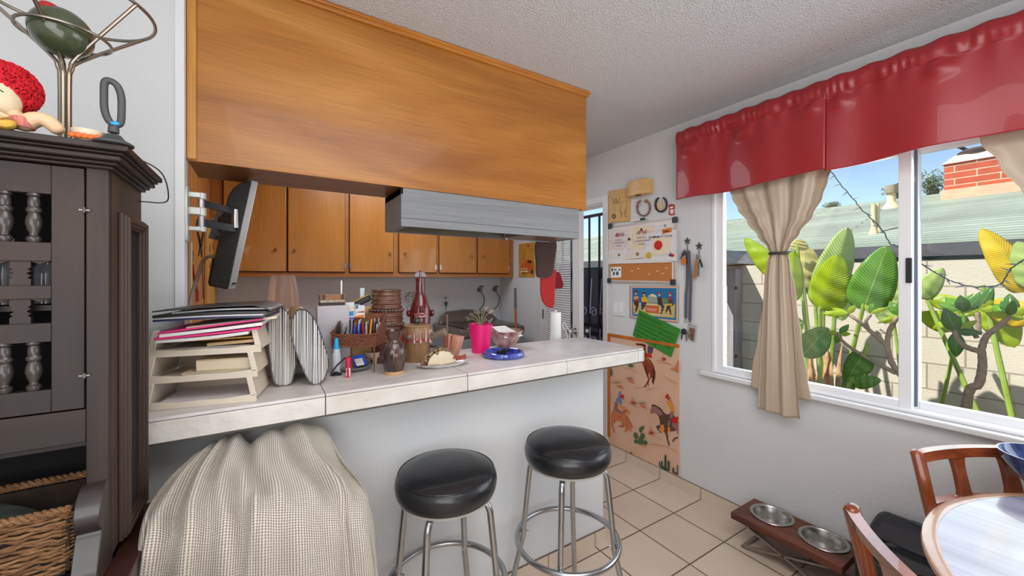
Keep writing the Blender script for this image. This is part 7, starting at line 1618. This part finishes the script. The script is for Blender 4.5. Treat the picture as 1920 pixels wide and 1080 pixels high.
# ================================================================ CURTAINS AND VALANCE
M_curt = mat('beige_satin_curtain', (186, 168, 146), .36, var=.03, scale=8, sheen=.2, spec=.6)
CXP = 2.308
def cy_(u, v): return onx(u, v, CXP)
ct = thing('curtain', 'beige satin curtain gathered by a dark band at the left of the window', 'curtain', (CXP, 1.04, .68))
def rows(tab): return [(cy_((a+b_)/2, v).z, (cy_(a, v).y, cy_(b_, v).y)) for v, a, b_ in tab]
def drape(tab, npl, amp, x0, amp2=None, ph=0, hemw=0):
    R_ = sorted(rows(tab)); zs = [z for z, _ in R_]
    def f(u, v):
        z = lerp(zs[0], zs[-1], v); yl, yr = interp(R_, z); wd = abs(yl-yr)
        a = amp*min(1, .35+wd/.25) if wd < .2 else amp
        y = lerp(yl, yr, u); x = x0+a*sin(2*pi*(npl*u+ph))*(.9)+a*.22*sin(2*pi*(npl*2.3*u+ph*2+v*.3))
        return Vector((x, y, z+(hemw*sin(2*pi*u*1.3) if v < .02 else 0)))
    return f
zt_ = 2.30
top_row = (onx(1400, 330, CXP).z)
b = MB(); b.grid(drape([(180, 1346, 1600), (330, 1364, 1562), (355, 1372, 1553), (380, 1383, 1543), (410, 1401, 1525), (440, 1421, 1500), (462, 1438, 1482), (475, 1444, 1476)], 3.6, .014, CXP), 150, 60); b.build('upper_drape', M_curt, ct, smooth=80, solid=.0015)
b = MB(); b.grid(drape([(475, 1444, 1476), (490, 1437, 1481), (530, 1432, 1484), (600, 1428, 1490), (680, 1424, 1495), (740, 1421, 1499), (777, 1420, 1501)], 2.4, .015, CXP-.004, ph=.1, hemw=.004), 120, 70); b.build('lower_drape', M_curt, ct, smooth=80, solid=.0015)
b = MB(); b.grid(drape([(480, 1442, 1478), (560, 1430, 1492), (640, 1418, 1502), (700, 1408, 1513), (741, 1406, 1520)], 1.5, .004, CXP+.012, ph=.3), 60, 50); b.build('rear_flap', M_curt, ct, smooth=80, solid=.0015)
b = MB(); c = cy_(1460, 475); b.tube([c+Vector((cos(a)*.026, sin(a)*.046, .0)) for a in [2*pi*k/28 for k in range(28)]], .007, 8, closed=True, flat=(.5, 1.1)); b.build('tie_band', mat('dark_olive_band', (62, 60, 48), .7), ct)
c2 = thing('curtain', 'beige satin curtain swept aside at the right edge of the window', 'curtain', (CXP, -.3, 1.5))
e0, e1, e2 = cy_(1838, 266), cy_(1872, 305), cy_(1920, 368)
R2 = sorted([(1.50, (-.36, -.47)), (1.60, (-.30, -.50)), (e2.z, (e2.y, -.60)), (e1.z, (e1.y, -.62)), (e0.z, (e0.y, -.64)), (2.3, (.42, -.66))])
def f2(u, v):
    z = lerp(1.50, 2.3, v); yl, yr = interp(R2, z)
    return Vector((CXP+.014*sin(2*pi*3.5*u)+.003*sin(2*pi*9*u+v), lerp(yl, yr, u), z))
b = MB(); b.grid(f2, 140, 50); b.build('upper_drape', M_curt, c2, smooth=80, solid=.0015)
R3 = sorted([(.68, (-.33, -.52)), (1.2, (-.35, -.50)), (1.50, (-.36, -.47))])
b = MB(); b.grid(lambda u, v: Vector((CXP+.015*sin(2*pi*2.4*u), lerp(*interp(R3, lerp(.68, 1.5, v)), u), lerp(.68, 1.5, v))), 80, 40); b.build('lower_drape', M_curt, c2, smooth=80, solid=.0015)
# rod
b = MB(); b.cyl((2.280, 1.60, 2.342), (2.280, -.66, 2.342), .008, n=12); b.box(2.28, W, 1.58, 1.595, 2.332, 2.352); b.box(2.28, W, -.655, -.64, 2.332, 2.352); tag(b.build('curtain_rod', M_white), 'white curtain rod hidden in the red valance pocket', 'curtain rod')
# valance
M_red_v = mat('red_vinyl', (160, 26, 36), .42, var=.06, scale=6, coat=.22, spec=.7)
split = onx(1549, 300, 2.262).y
yL = onx(1271, 300, 2.262).y
def valance(y0, y1, lab, seed, xoff=0):
    rr = random.Random(seed); ph = [rr.uniform(0, 6.28) for _ in range(8)]; W_ = abs(y1-y0)
    t = thing('valance', lab, 'valance', (2.275, (y0+y1)/2, 1.93), 'red vinyl valances')
    nn = int(W_*120); mm = 60
    def f(u, v):
        y = lerp(y0, y1, u); s = y*1.0
        zb = lerp(1.922, 1.944, (1.65-y)/1.45)+.004*sin(2*pi*s*1.5+ph[0]); ztp = 2.364+.004*sin(2*pi*s*9+ph[1])
        z = lerp(zb, ztp, v); x = 2.254-xoff
        g = max(0, v-.80)/.2                                  # gathered pocket
        soft = .016*sin(2*pi*s*1.35+ph[2])+.010*sin(2*pi*s*2.9+ph[3])+.005*sin(2*pi*s*6.3+ph[4])*(v**1.5)
        x -= soft*(1-.6*g)*(.35+.65*(1-v)**.5)
        x += .0
        if v > .80:
            x -= .007*sin(2*pi*s*26+ph[5]+3*sin(2*pi*s*4+ph[6]))*sin(pi*min(1, g*1.1))*(.6+.4*sin(2*pi*s*5.3+ph[7])) + .014*sin(pi*g)
        elif v > .5:
            x -= .0035*sin(2*pi*s*13+ph[5])*((v-.5)/.3)**2
            x -= .014*math.exp(-((v-.70)/.07)**2)*max(0, sin(2*pi*s*3.1+ph[6]))**3
        return Vector((x, y, z))
    b = MB(); b.grid(f, nn, mm); b.build('panel', M_red_v, t, smooth=80, solid=.0015)
    b = MB(); b.grid(lambda u, v: f(u, .800)+Vector((.0012 if v < .5 else -.0022, 0, .0015 if v > .5 else -.0015)), nn, 2); b.build('seam', mat('dark_red_vinyl', (108, 12, 18), .35), t, smooth=80)
valance(yL, split-.004, 'red vinyl valance panel left of the vertical overlap, above the gathered curtain', 2)
valance(split+.004, -.66, 'longer red vinyl valance panel right of the vertical overlap', 5, .004)
# ================================================================ SIDE YARD, BLOCK WALL, NEIGHBOUR'S HOUSE
M_block = tiles('concrete_block', (210, 202, 186), (202, 192, 176), (160, 148, 132), .40, .2005, (.05, 1.56-.2005*12), .006, .5, 'yz', .9, .6, .06, 3, fine=.35)
b = MB(); b.box(4.38, 4.53, -8, 14, -.4, 1.56); tag(b.build('block_wall', M_block, org=(0, 0, 0)), 'long grey concrete block garden wall behind the plants', 'garden wall')
b = MB(); b.box(2.55, 30, -14, 26, -.5, -.25); struct(b.build('ground', mat('soil_ground', (120, 104, 86), .95, var=.2, scale=3, bump=.5), org=(0, 0, 0)))
M_shing = tiles('shingle_roof', (142, 152, 138), (124, 134, 122), (62, 68, 62), 3.3, .135, (0, 0), .011, .37, 'yx', .95, .6, .16, 1.2, fine=.4)
XE, ZE, XR, ZR = 8.0, 1.905, 11.9, 3.19
hs = thing('neighbour_house', 'neighbouring teal house with a grey-green shingle roof', 'house', (10, 4, -.3))
b = MB(); b.prism([(XE, -14, ZE), (XR, -14, ZR), (XR, -14, ZR-.1), (XE, -14, ZE-.1)], (0, 46, 0)); b.prism([(XR, -14, ZR), (XR+4, -14, ZE), (XR+4, -14, ZE-.1), (XR, -14, ZR-.1)], (0, 46, 0)); b.build('roof', M_shing, hs, smooth=0)
b = MB(); b.box(XE-.03, XE+.0, -14, 32, ZE-.17, ZE+.012); b.build('fascia', mat('grey_fascia', (74, 74, 78), .7), hs)
b = MB(); b.box(XE+.35, XR+3.6, -13.8, 31.8, -.3, ZE-.10); b.build('wall', mat('teal_wall', (44, 104, 102), .8, var=.04), hs)
def roofhit(u, v):
    r = ray(u, v); k = (ZR-ZE)/(XR-XE); t = (ZE-k*XE-H)/(r.z-k*r.x); return Vector((r.x*t, r.y*t, H+r.z*t))
def pipe(u, vb, vt, wpx, lab, name, cap):
    p = roofhit(u, vb); d = dep_(p); r = wpx/2*d/FPX; zt = H-(vt-CY)/FPX*d
    t = thing(name, lab, 'roof vent', p, None); m = mat('cream_metal', (214, 196, 150), .6)
    b = MB(); b.lathe([(r*2.4, -.05), (r*1.5, .06), (r, .12), (r, zt-p.z-(.12 if cap else 0))], p, 20); b.build('pipe', m, t)
    if cap: b = MB(); b.lathe([(r*1.5, zt-p.z-.16), (r*1.55, zt-p.z), (0, zt-p.z+.01)], p, 20); b.build('cap', mat('weathered_cap', (150, 138, 112), .7, var=.2), t)
pipe(1671, 388, 348, 12, 'capped cream roof vent near the window mullion', 'roof_vent', True)
pipe(1638, 438, 383, 7, 'left one of the two thin plumbing pipes low on the roof', 'vent_pipe', False)
pipe(1646, 436, 382, 6, 'right one of the two thin plumbing pipes low on the roof', 'vent_pipe', False)
# chimney
cxh = 11.2; p0 = onx(1770, 350, cxh); p1 = onx(1893, 340, cxh); zt = onx(1800, 304, cxh).z
chm = thing('chimney', 'red slump-brick chimney with a pale concrete cap on the neighbour roof', 'chimney', (cxh+.4, (p0.y+p1.y)/2, 2.7))
yc0, yc1 = p1.y-.1, p0.y
b = MB(); b.box(cxh, cxh+.7, yc0, yc1, 2.5, zt); b.build('shaft', tiles('slump_brick', (188, 84, 52), (172, 72, 44), (206, 176, 150), .56, .125, (yc1, zt), .009, .5, 'yz', .85, .5, .1, 8), chm)
b = MB(); b.hexa([(cxh-.03, yc0-.03, zt), (cxh+.73, yc0-.03, zt), (cxh+.73, yc1+.03, zt), (cxh-.03, yc1+.03, zt)], [(cxh+.08, yc0+.1, zt+.15), (cxh+.6, yc0+.1, zt+.15), (cxh+.6, yc1-.12, zt+.15), (cxh+.08, yc1-.12, zt+.15)]); b.build('cap', mat('concrete_cap', (214, 196, 172), .9), chm)
zb = onx(1800, 358, cxh).z; b = MB(); b.box(cxh-.05, cxh, yc0-.03, yc1+.04, 2.7, zb+.045); b.build('flashing', mat('peach_flashing', (220, 170, 140), .8, var=.1), chm)
b = MB(); cpos = Vector((cxh+.3, lerp(yc0, yc1, .55), zt+.15)); b.lathe([(.26, 0), (.28, .06), (.2, .11), (0, .13)], cpos, 24); b.cyl(cpos+Vector((-.05, .12, .09)), cpos+Vector((-.2, .26, .2)), .03); b.build('spark_cover', mat('dark_cover', (70, 66, 66), .7), chm)
# trees beyond the roof
def tree(u, v, wpx, hpx, X, lab, seed):
    c = onx(u, v, X); d = dep_(c); rx = wpx/2*d/FPX; rz = hpx/2*d/FPX; rr = random.Random(seed)
    t = thing('distant_tree', lab, 'tree', (c.x, c.y, -.3), 'trees beyond the neighbour roof')
    b = MB()
    for k in range(900):
        q = Vector((rr.gauss(0, .38), rr.gauss(0, .38), rr.gauss(0, .38)));
        if q.length > 1: continue
        p = c+Vector((q.x*rx, q.y*rx, q.z*rz)); s_ = rr.uniform(.05, .11)*rx*1.1; n1 = Vector((rr.uniform(-1, 1), rr.uniform(-1, 1), rr.uniform(-1, 1))).normalized()*s_; n2 = n1.cross(Vector((rr.uniform(-1, 1), rr.uniform(-1, 1), 1))).normalized()*s_*.5
        b._a([p-n1, p+n2, p+n1, p-n2], [(0, 1, 2, 3)])
    b.build('crown', mat('tree_foliage', (86, 104, 70), .8, var=.5, scale=2, col2=(140, 148, 104)), t, smooth=0)
    b = MB(); b.tube([(c.x, c.y, -.3), (c.x+.1, c.y, c.z-rz*.4), (c.x, c.y+.1, c.z+rz*.3)], [.3, .2, .05], 8); b.build('trunk', mat('grey_bark', (96, 84, 74), .9), t)
tree(1748, 345, 52, 62, 26, 'grey-green tree beyond the roof, left of the chimney', 1)
tree(1690, 358, 60, 34, 28, 'low tree crown beyond the roof, behind the capped vent', 2)
tree(1560, 385, 30, 16, 34, 'tiny treetop peeping over the roof left of the pipes', 3)
# wooden side fence closing the yard
t = thing('side_fence', 'weathered grey wooden fence section with bolted post beside the block wall', 'fence', (3.4, 2.35, -.25))
M_gw = wood('weathered_wood', (96, 104, 122), (130, 134, 146), 'z', .9, 3, 10)
b = MB(); x = 2.6
while x < 4.12: b.box(x, min(x+.138, 4.13), 2.34, 2.36, -.22, 1.47); x += .142
b.build('boards', M_gw, t)
pa, pb = ony(1370, 600, 2.30), ony(1385, 600, 2.30)
b = MB(); b.box(pa.x, pb.x, 2.25, 2.34, -.25, 1.52); b.build('post', wood('post_wood', (136, 136, 148), (168, 164, 168), 'z', .9, 3, 10), t, bevel=.004)
for v in (540, 668): b = MB(); q = ony(1379, v, 2.25); b.cyl(q, q+Vector((0, -.012, 0)), .018); b.build('bolt', mat('rusty_bolt', (96, 66, 52), .7), t)
b = MB(); b.hexa([ony(1352, 493, 2.22), ony(1436, 496, 2.22), ony(1440, 500, 2.22)+Vector((0, .3, 0)), ony(1352, 497, 2.22)+Vector((0, .3, 0))], [ony(1352, 468, 2.22)+Vector((0, .05, 0)), ony(1420, 470, 2.22)+Vector((0, .1, 0)), ony(1420, 470, 2.22)+Vector((0, .35, 0)), ony(1352, 468, 2.22)+Vector((0, .35, 0))]); b.build('cap_board', mat('silvery_board', (158, 154, 150), .8, var=.25, scale=12), t)

# ---- foliage
def leafmat(name, c1, c2, trans=.35, rough=.35):
    m = bpy.data.materials.new(name); m.use_nodes = True; t = m.node_tree; n = t.nodes; L = t.links; p = n['Principled BSDF']; p.inputs['Roughness'].default_value = rough
    uv = n.new('ShaderNodeUVMap'); uv.uv_map = 'UVMap'; sp = n.new('ShaderNodeSeparateXYZ'); L.new(uv.outputs[0], sp.inputs[0])
    def M_(op, a, b=None):
        q = n.new('ShaderNodeMath'); q.operation = op
        for k, v in enumerate((a, b)):
            if v is None: continue
            if isinstance(v, (int, float)): q.inputs[k].default_value = v
            else: L.new(v, q.inputs[k])
        return q.outputs[0]
    a = M_('ABSOLUTE', M_('SUBTRACT', sp.outputs[0], .5)); ph = M_('SUBTRACT', M_('MULTIPLY', sp.outputs[1], 26.0), M_('MULTIPLY', a, 9.0))
    s_ = M_('ABSOLUTE', M_('SUBTRACT', M_('FRACT', ph), .5)); rib = M_('LESS_THAN', a, .010)
    cr = n.new('ShaderNodeValToRGB'); e = cr.color_ramp.elements; e[0].position = .02; e[1].position = .30; e[0].color = (*lin(c1), 1); e[1].color = (*lin(c2), 1); L.new(s_, cr.inputs[0])
    mx = n.new('ShaderNodeMixRGB'); L.new(rib, mx.inputs[0]); L.new(cr.outputs[0], mx.inputs[1]); mx.inputs[2].default_value = (*lin((176, 196, 96)), 1)
    L.new(mx.outputs[0], p.inputs['Base Color'])
    tr = n.new('ShaderNodeBsdfTranslucent'); L.new(mx.outputs[0], tr.inputs[0]); ms = n.new('ShaderNodeMixShader'); ms.inputs[0].default_value = trans
    L.new(p.outputs[0], ms.inputs[1]); L.new(tr.outputs[0], ms.inputs[2]); L.new(ms.outputs[0], n['Material Output'].inputs[0])
    bp = n.new('ShaderNodeBump'); bp.inputs['Strength'].default_value = .5; bp.inputs['Distance'].default_value = .004; L.new(s_, bp.inputs['Height']); L.new(bp.outputs[0], p.inputs['Normal'])
    return m
Lg = leafmat('leaf_green', (70, 124, 30), (112, 168, 50)); Ly = leafmat('leaf_yellow_green', (136, 170, 18), (196, 214, 44), .5); Lp_ = leafmat('leaf_pale', (136, 168, 84), (190, 212, 132), .3); Lw = leafmat('leaf_bleached', (206, 190, 96), (230, 222, 160), .4); Lyy = leafmat('leaf_yellow', (214, 180, 20), (232, 206, 44), .4); Ld = leafmat('leaf_glossy', (50, 100, 44), (90, 142, 70), .25, .2)
def leaf(b, p0, p1, wd, fold=.16, bulge=.04, roll=0, nu=9, nv=26, tipw=.0, waist=.62, pw=.55):
    """midrib p0 to p1, full width wd; faces the window unless rolled"""
    ax_ = (p1-p0); L_ = ax_.length; ax_.normalize(); view = (Vector((0, 0, H))-(p0+p1)/2).normalized()
    side = ax_.cross(view).normalized(); nrm = side.cross(ax_).normalized()
    if roll: R_ = Matrix.Rotation(roll, 3, ax_); side = R_ @ side; nrm = R_ @ nrm
    def f(u, v):
        s = 2*u-1; w = wd/2*(sin(pi*min(1, v**waist))**pw if 0 < v < 1 else tipw)
        p = p0+ax_*(L_*v)+nrm*(bulge*L_*sin(pi*v)); return p+side*(w*s)+nrm*(-fold*abs(s)*w+.04*w*sin(v*23+s*2))
    b.grid(f, nu, nv)
def stemmed(prefix, lab, base, leaves, stemr, grp, stemm):
    t = thing(prefix, lab, 'plant', base, grp); 
    for X, u0, v0, u1, v1, wpx, m, kw in leaves:
        p0 = onx(u0, v0, X); p1 = onx(u1, v1, X+kw.pop('dx', 0)); wd = wpx*dep_(p0)/FPX
        b = MB(); leaf(b, p0, p1, wd, **kw); b.build('leaf', m, t, smooth=60, solid=.0012)
        b = MB(); q = Vector((base[0]+(X-base[0])*.5, base[1]+(p0.y-base[1])*.35, max(base[2], lerp(base[2], p0.z, .35)))); b.tube(smoothpts([Vector(base), q, p0+(p0-p1)*.08, p0+(p1-p0)*.03], 5), [stemr*(1-.6*k/15) for k in range(16)], 8); b.build('stem', stemm, t)
    return t
M_stem = mat('green_stem', (132, 158, 60), .5, var=.15, scale=8)
cl = onx(1540, 760, 3.75); cl.z = -.25
bird = stemmed('bird_of_paradise', 'clump of big paddle leaves growing behind the gathered curtain', (cl.x, cl.y, -.25), [
    (3.75, 1547, 560, 1590, 426, 58, Lp_, dict(fold=.35, roll=.3)), (3.6, 1540, 582, 1572, 478, 66, Ly, dict(fold=.3, roll=-.35, dx=-.1)), (3.55, 1618, 582, 1664, 461, 66, Lg, dict(fold=.12)),
    (3.85, 1462, 520, 1396, 446, 36, Ly, dict(fold=.3)), (3.95, 1508, 540, 1512, 462, 56, Lw, dict(fold=.2)), (3.7, 1480, 566, 1488, 470, 40, Ly, dict(fold=.3)), (3.8, 1572, 505, 1579, 602, 46, Lp_, dict(fold=.3)),
    (3.4, 1504, 668, 1552, 614, 46, Lg, dict(fold=.15, waist=.8)), (3.45, 1620, 662, 1584, 722, 44, Lg, dict(fold=.35, roll=.4)), (3.4, 1598, 718, 1652, 712, 26, Lg, dict(fold=.2)), (4.0, 1530, 560, 1548, 500, 40, Lg, dict(fold=.3)), (4.05, 1500, 620, 1480, 590, 26, Lg, dict(fold=.2)), (3.85, 1496, 470, 1500, 448, 30, Lw, dict(fold=.2))], .022, None, M_stem)
b = MB(); rr = random.Random(12)
for k in range(16):
    u = rr.uniform(1522, 1575); p = onx(u, 790, 3.7+rr.uniform(-.1, .1)); q = onx(u+rr.uniform(-14, 14), rr.uniform(640, 690), 3.7); m_ = lerp(p, q, .5)+Vector((0, rr.uniform(-.03, .03), 0))
    b.tube(smoothpts([Vector((p.x, p.y, -.25)), m_, q], 4), [.02, .022, .02, .018, .016, .012, .008, .005, .002], 6, flat=(1, .35))
b.build('dry_sheaths', mat('dry_sheath', (176, 118, 74), .9, var=.4, scale=20, col2=(206, 170, 130)), bird)['kind'] = 'stuff'
b2 = onx(1725, 800, 3.9); stemmed('bird_of_paradise', 'pale paddle leaves standing behind the window mullion', (b2.x, b2.y, -.25), [
    (3.9, 1696, 602, 1672, 524, 58, Lp_, dict(fold=.15, waist=.8)), (3.95, 1674, 606, 1640, 548, 34, Lp_, dict(fold=.25)), (3.8, 1724, 560, 1768, 502, 34, Lp_, dict(fold=.3)), (4.0, 1790, 612, 1722, 588, 40, Ly, dict(fold=.2))], .016, None, M_stem)
b3 = onx(1960, 800, 3.6); stemmed('bird_of_paradise', 'big yellowing paddle leaves leaning in from the right edge', (b3.x, b3.y, -.25), [
    (3.5, 1930, 548, 1840, 428, 52, Lyy, dict(fold=.5, roll=.35, bulge=.10)), (3.45, 1935, 540, 1908, 452, 44, Lp_, dict(fold=.35, roll=-.3)), (3.9, 1935, 600, 1838, 566, 52, Lyy, dict(fold=.25)), (3.95, 1850, 560, 1902, 652, 54, Ly, dict(fold=.3)), (4.0, 1745, 560, 1855, 590, 30, Ly, dict(fold=.2))], .02, None, M_stem)
# plumerias: knobbly grey branches with leaf whorls
M_bark = mat('plumeria_bark', (128, 108, 90), .85, var=.25, scale=40, bump=.6, bscale=60, col2=(158, 140, 118))
def plumeria(lab, X, root, branches, tips):
    r0 = onx(*root, X); t = thing('plumeria', lab, 'plant', (r0.x, r0.y, -.25), 'plumerias in the side yard')
    for P, ra, rb in branches:
        pts = [onx(u, v, X+dx) for u, v, dx in P]
        if P[0][:2] == root: pts = [Vector((r0.x, r0.y, -.25))]+pts
        sp = smoothpts(pts, 5); b = MB(); b.tube(sp, [lerp(ra, rb, k/(len(sp)-1))*(.86+.09*(k % 2)) for k in range(len(sp))], 10); b.build('branch', M_bark, t)
    for u, v, dx, lv in tips:
        c = onx(u, v, X+dx)
        for du, dv, wpx, m, ddx in lv:
            p1 = onx(u+du, v+dv, X+dx+ddx); b = MB(); leaf(b, c, p1, wpx*dep_(c)/FPX, fold=.22, bulge=.08, nu=7, nv=14, waist=.85, pw=.85); b.build('leaf', m, t, smooth=60, solid=.001)
plumeria('plumeria with forked trunk seen through the right window pane', 3.35, (1812, 765), [
    ([(1812, 765, 0), (1835, 720, 0), (1842, 685, 0), (1840, 655, 0)], .026, .018), ([(1840, 655, 0), (1850, 630, 0), (1875, 610, 0), (1893, 592, 0)], .017, .013), ([(1842, 660, 0), (1815, 652, 0), (1798, 640, 0), (1790, 618, 0), (1795, 590, .05)], .017, .012), ([(1835, 628, .08), (1834, 605, .08), (1833, 585, .08)], .014, .012), ([(1832, 634, .1), (1815, 605, .1), (1806, 588, .1)], .013, .010)],
    [(1893, 592, 0, [(0, -42, 24, Ld, 0), (-34, -22, 20, Lg, .1), (30, -14, 18, Ly, 0), (-46, -4, 14, Ly, -.1), (28, 6, 14, Ly, 0), (8, -30, 14, Lg, -.1)]), (1793, 622, 0, [(-22, -45, 26, Ld, -.1), (0, 48, 22, Ld, 0), (52, 2, 14, Ld, -.1), (-38, -18, 16, Ly, .1), (10, -40, 18, Lg, .1), (40, -22, 13, Ly, 0)]), (1808, 585, .08, [(-50, -18, 20, Lg, 0), (-36, -28, 20, Lg, .05), (-8, -32, 20, Ld, -.05), (18, -34, 22, Lg, 0), (45, -44, 18, Ld, 0), (-42, 4, 13, Ly, 0)]), (1834, 580, .08, [(28, -44, 20, Ld, 0), (30, -22, 16, Ly, 0), (52, 0, 14, Ly, 0), (-12, -30, 16, Ly, .05), (-28, 14, 12, Ly, 0)])])
plumeria('plumeria with bare crossing branches left of the window mullion', 3.4, (1715, 740), [
    ([(1715, 740, 0), (1690, 705, 0), (1672, 680, 0), (1664, 650, 0), (1668, 620, 0), (1683, 594, 0)], .024, .014), ([(1664, 648, 0), (1640, 628, 0), (1615, 606, 0), (1592, 590, 0)], .016, .011), ([(1680, 700, 0), (1650, 684, 0), (1610, 662, 0), (1580, 640, 0), (1572, 625, 0)], .015, .010), ([(1628, 616, 0), (1624, 602, 0), (1633, 590, 0)], .012, .010), ([(1672, 630, .05), (1650, 618, .05)], .01, .007)],
    [(1590, 588, 0, [(-50, 0, 12, Ly, 0), (14, -16, 10, Ly, 0), (-30, -10, 9, Ly, .05)]), (1686, 592, 0, [(-18, -28, 16, Lg, 0), (18, -20, 14, Ly, 0), (14, 8, 10, Ly, 0), (-42, 14, 9, Ly, 0), (2, -34, 12, Lg, 0)]), (1574, 626, 0, [(-24, -4, 10, Ly, 0), (18, -18, 11, Lg, 0), (-6, 18, 12, Lg, 0), (22, 0, 9, Ly, 0)]), (1632, 588, 0, [(4, -20, 12, Lg, 0), (32, -12, 8, Ly, 0), (-10, -18, 8, Ly, 0)])])
# ---- string lights
sl = thing('string_lights', 'dark cord of tiny string lights drooping across the window view', 'string lights', onx(1700, 480, 3.0))
wp_ = [(1556, 318), (1575, 345), (1596, 368), (1615, 392), (1636, 412), (1655, 432), (1668, 455), (1690, 465), (1712, 482), (1736, 500), (1760, 515), (1785, 527), (1815, 536), (1845, 538), (1872, 535), (1885, 520), (1893, 508), (1920, 488), (1960, 470)]
pts = smoothpts([onx(u, v, 3.0) for u, v in wp_], 5)
rr = random.Random(6); pts = [p+Vector((0, rr.uniform(-.003, .003), rr.uniform(-.003, .003))) for p in pts]
b = MB(); b.tube(pts, .0028, 6); b.build('cord', mat('dark_green_cord', (30, 36, 44), .6), sl)
for k in range(2, len(pts)-1, 3):
    p = pts[k]; d = Vector((0, rr.uniform(-1, 1), rr.uniform(-1, .6))).normalized(); b = MB(); b.cyl(p, p+d*.016, .0036, n=6); b.cyl(p+d*.016, p+d*.034, .0028, .001, 6); b.build('bulb', mat('tiny_bulb', (196, 206, 214) if 0 else (120, 132, 146), .3), sl)
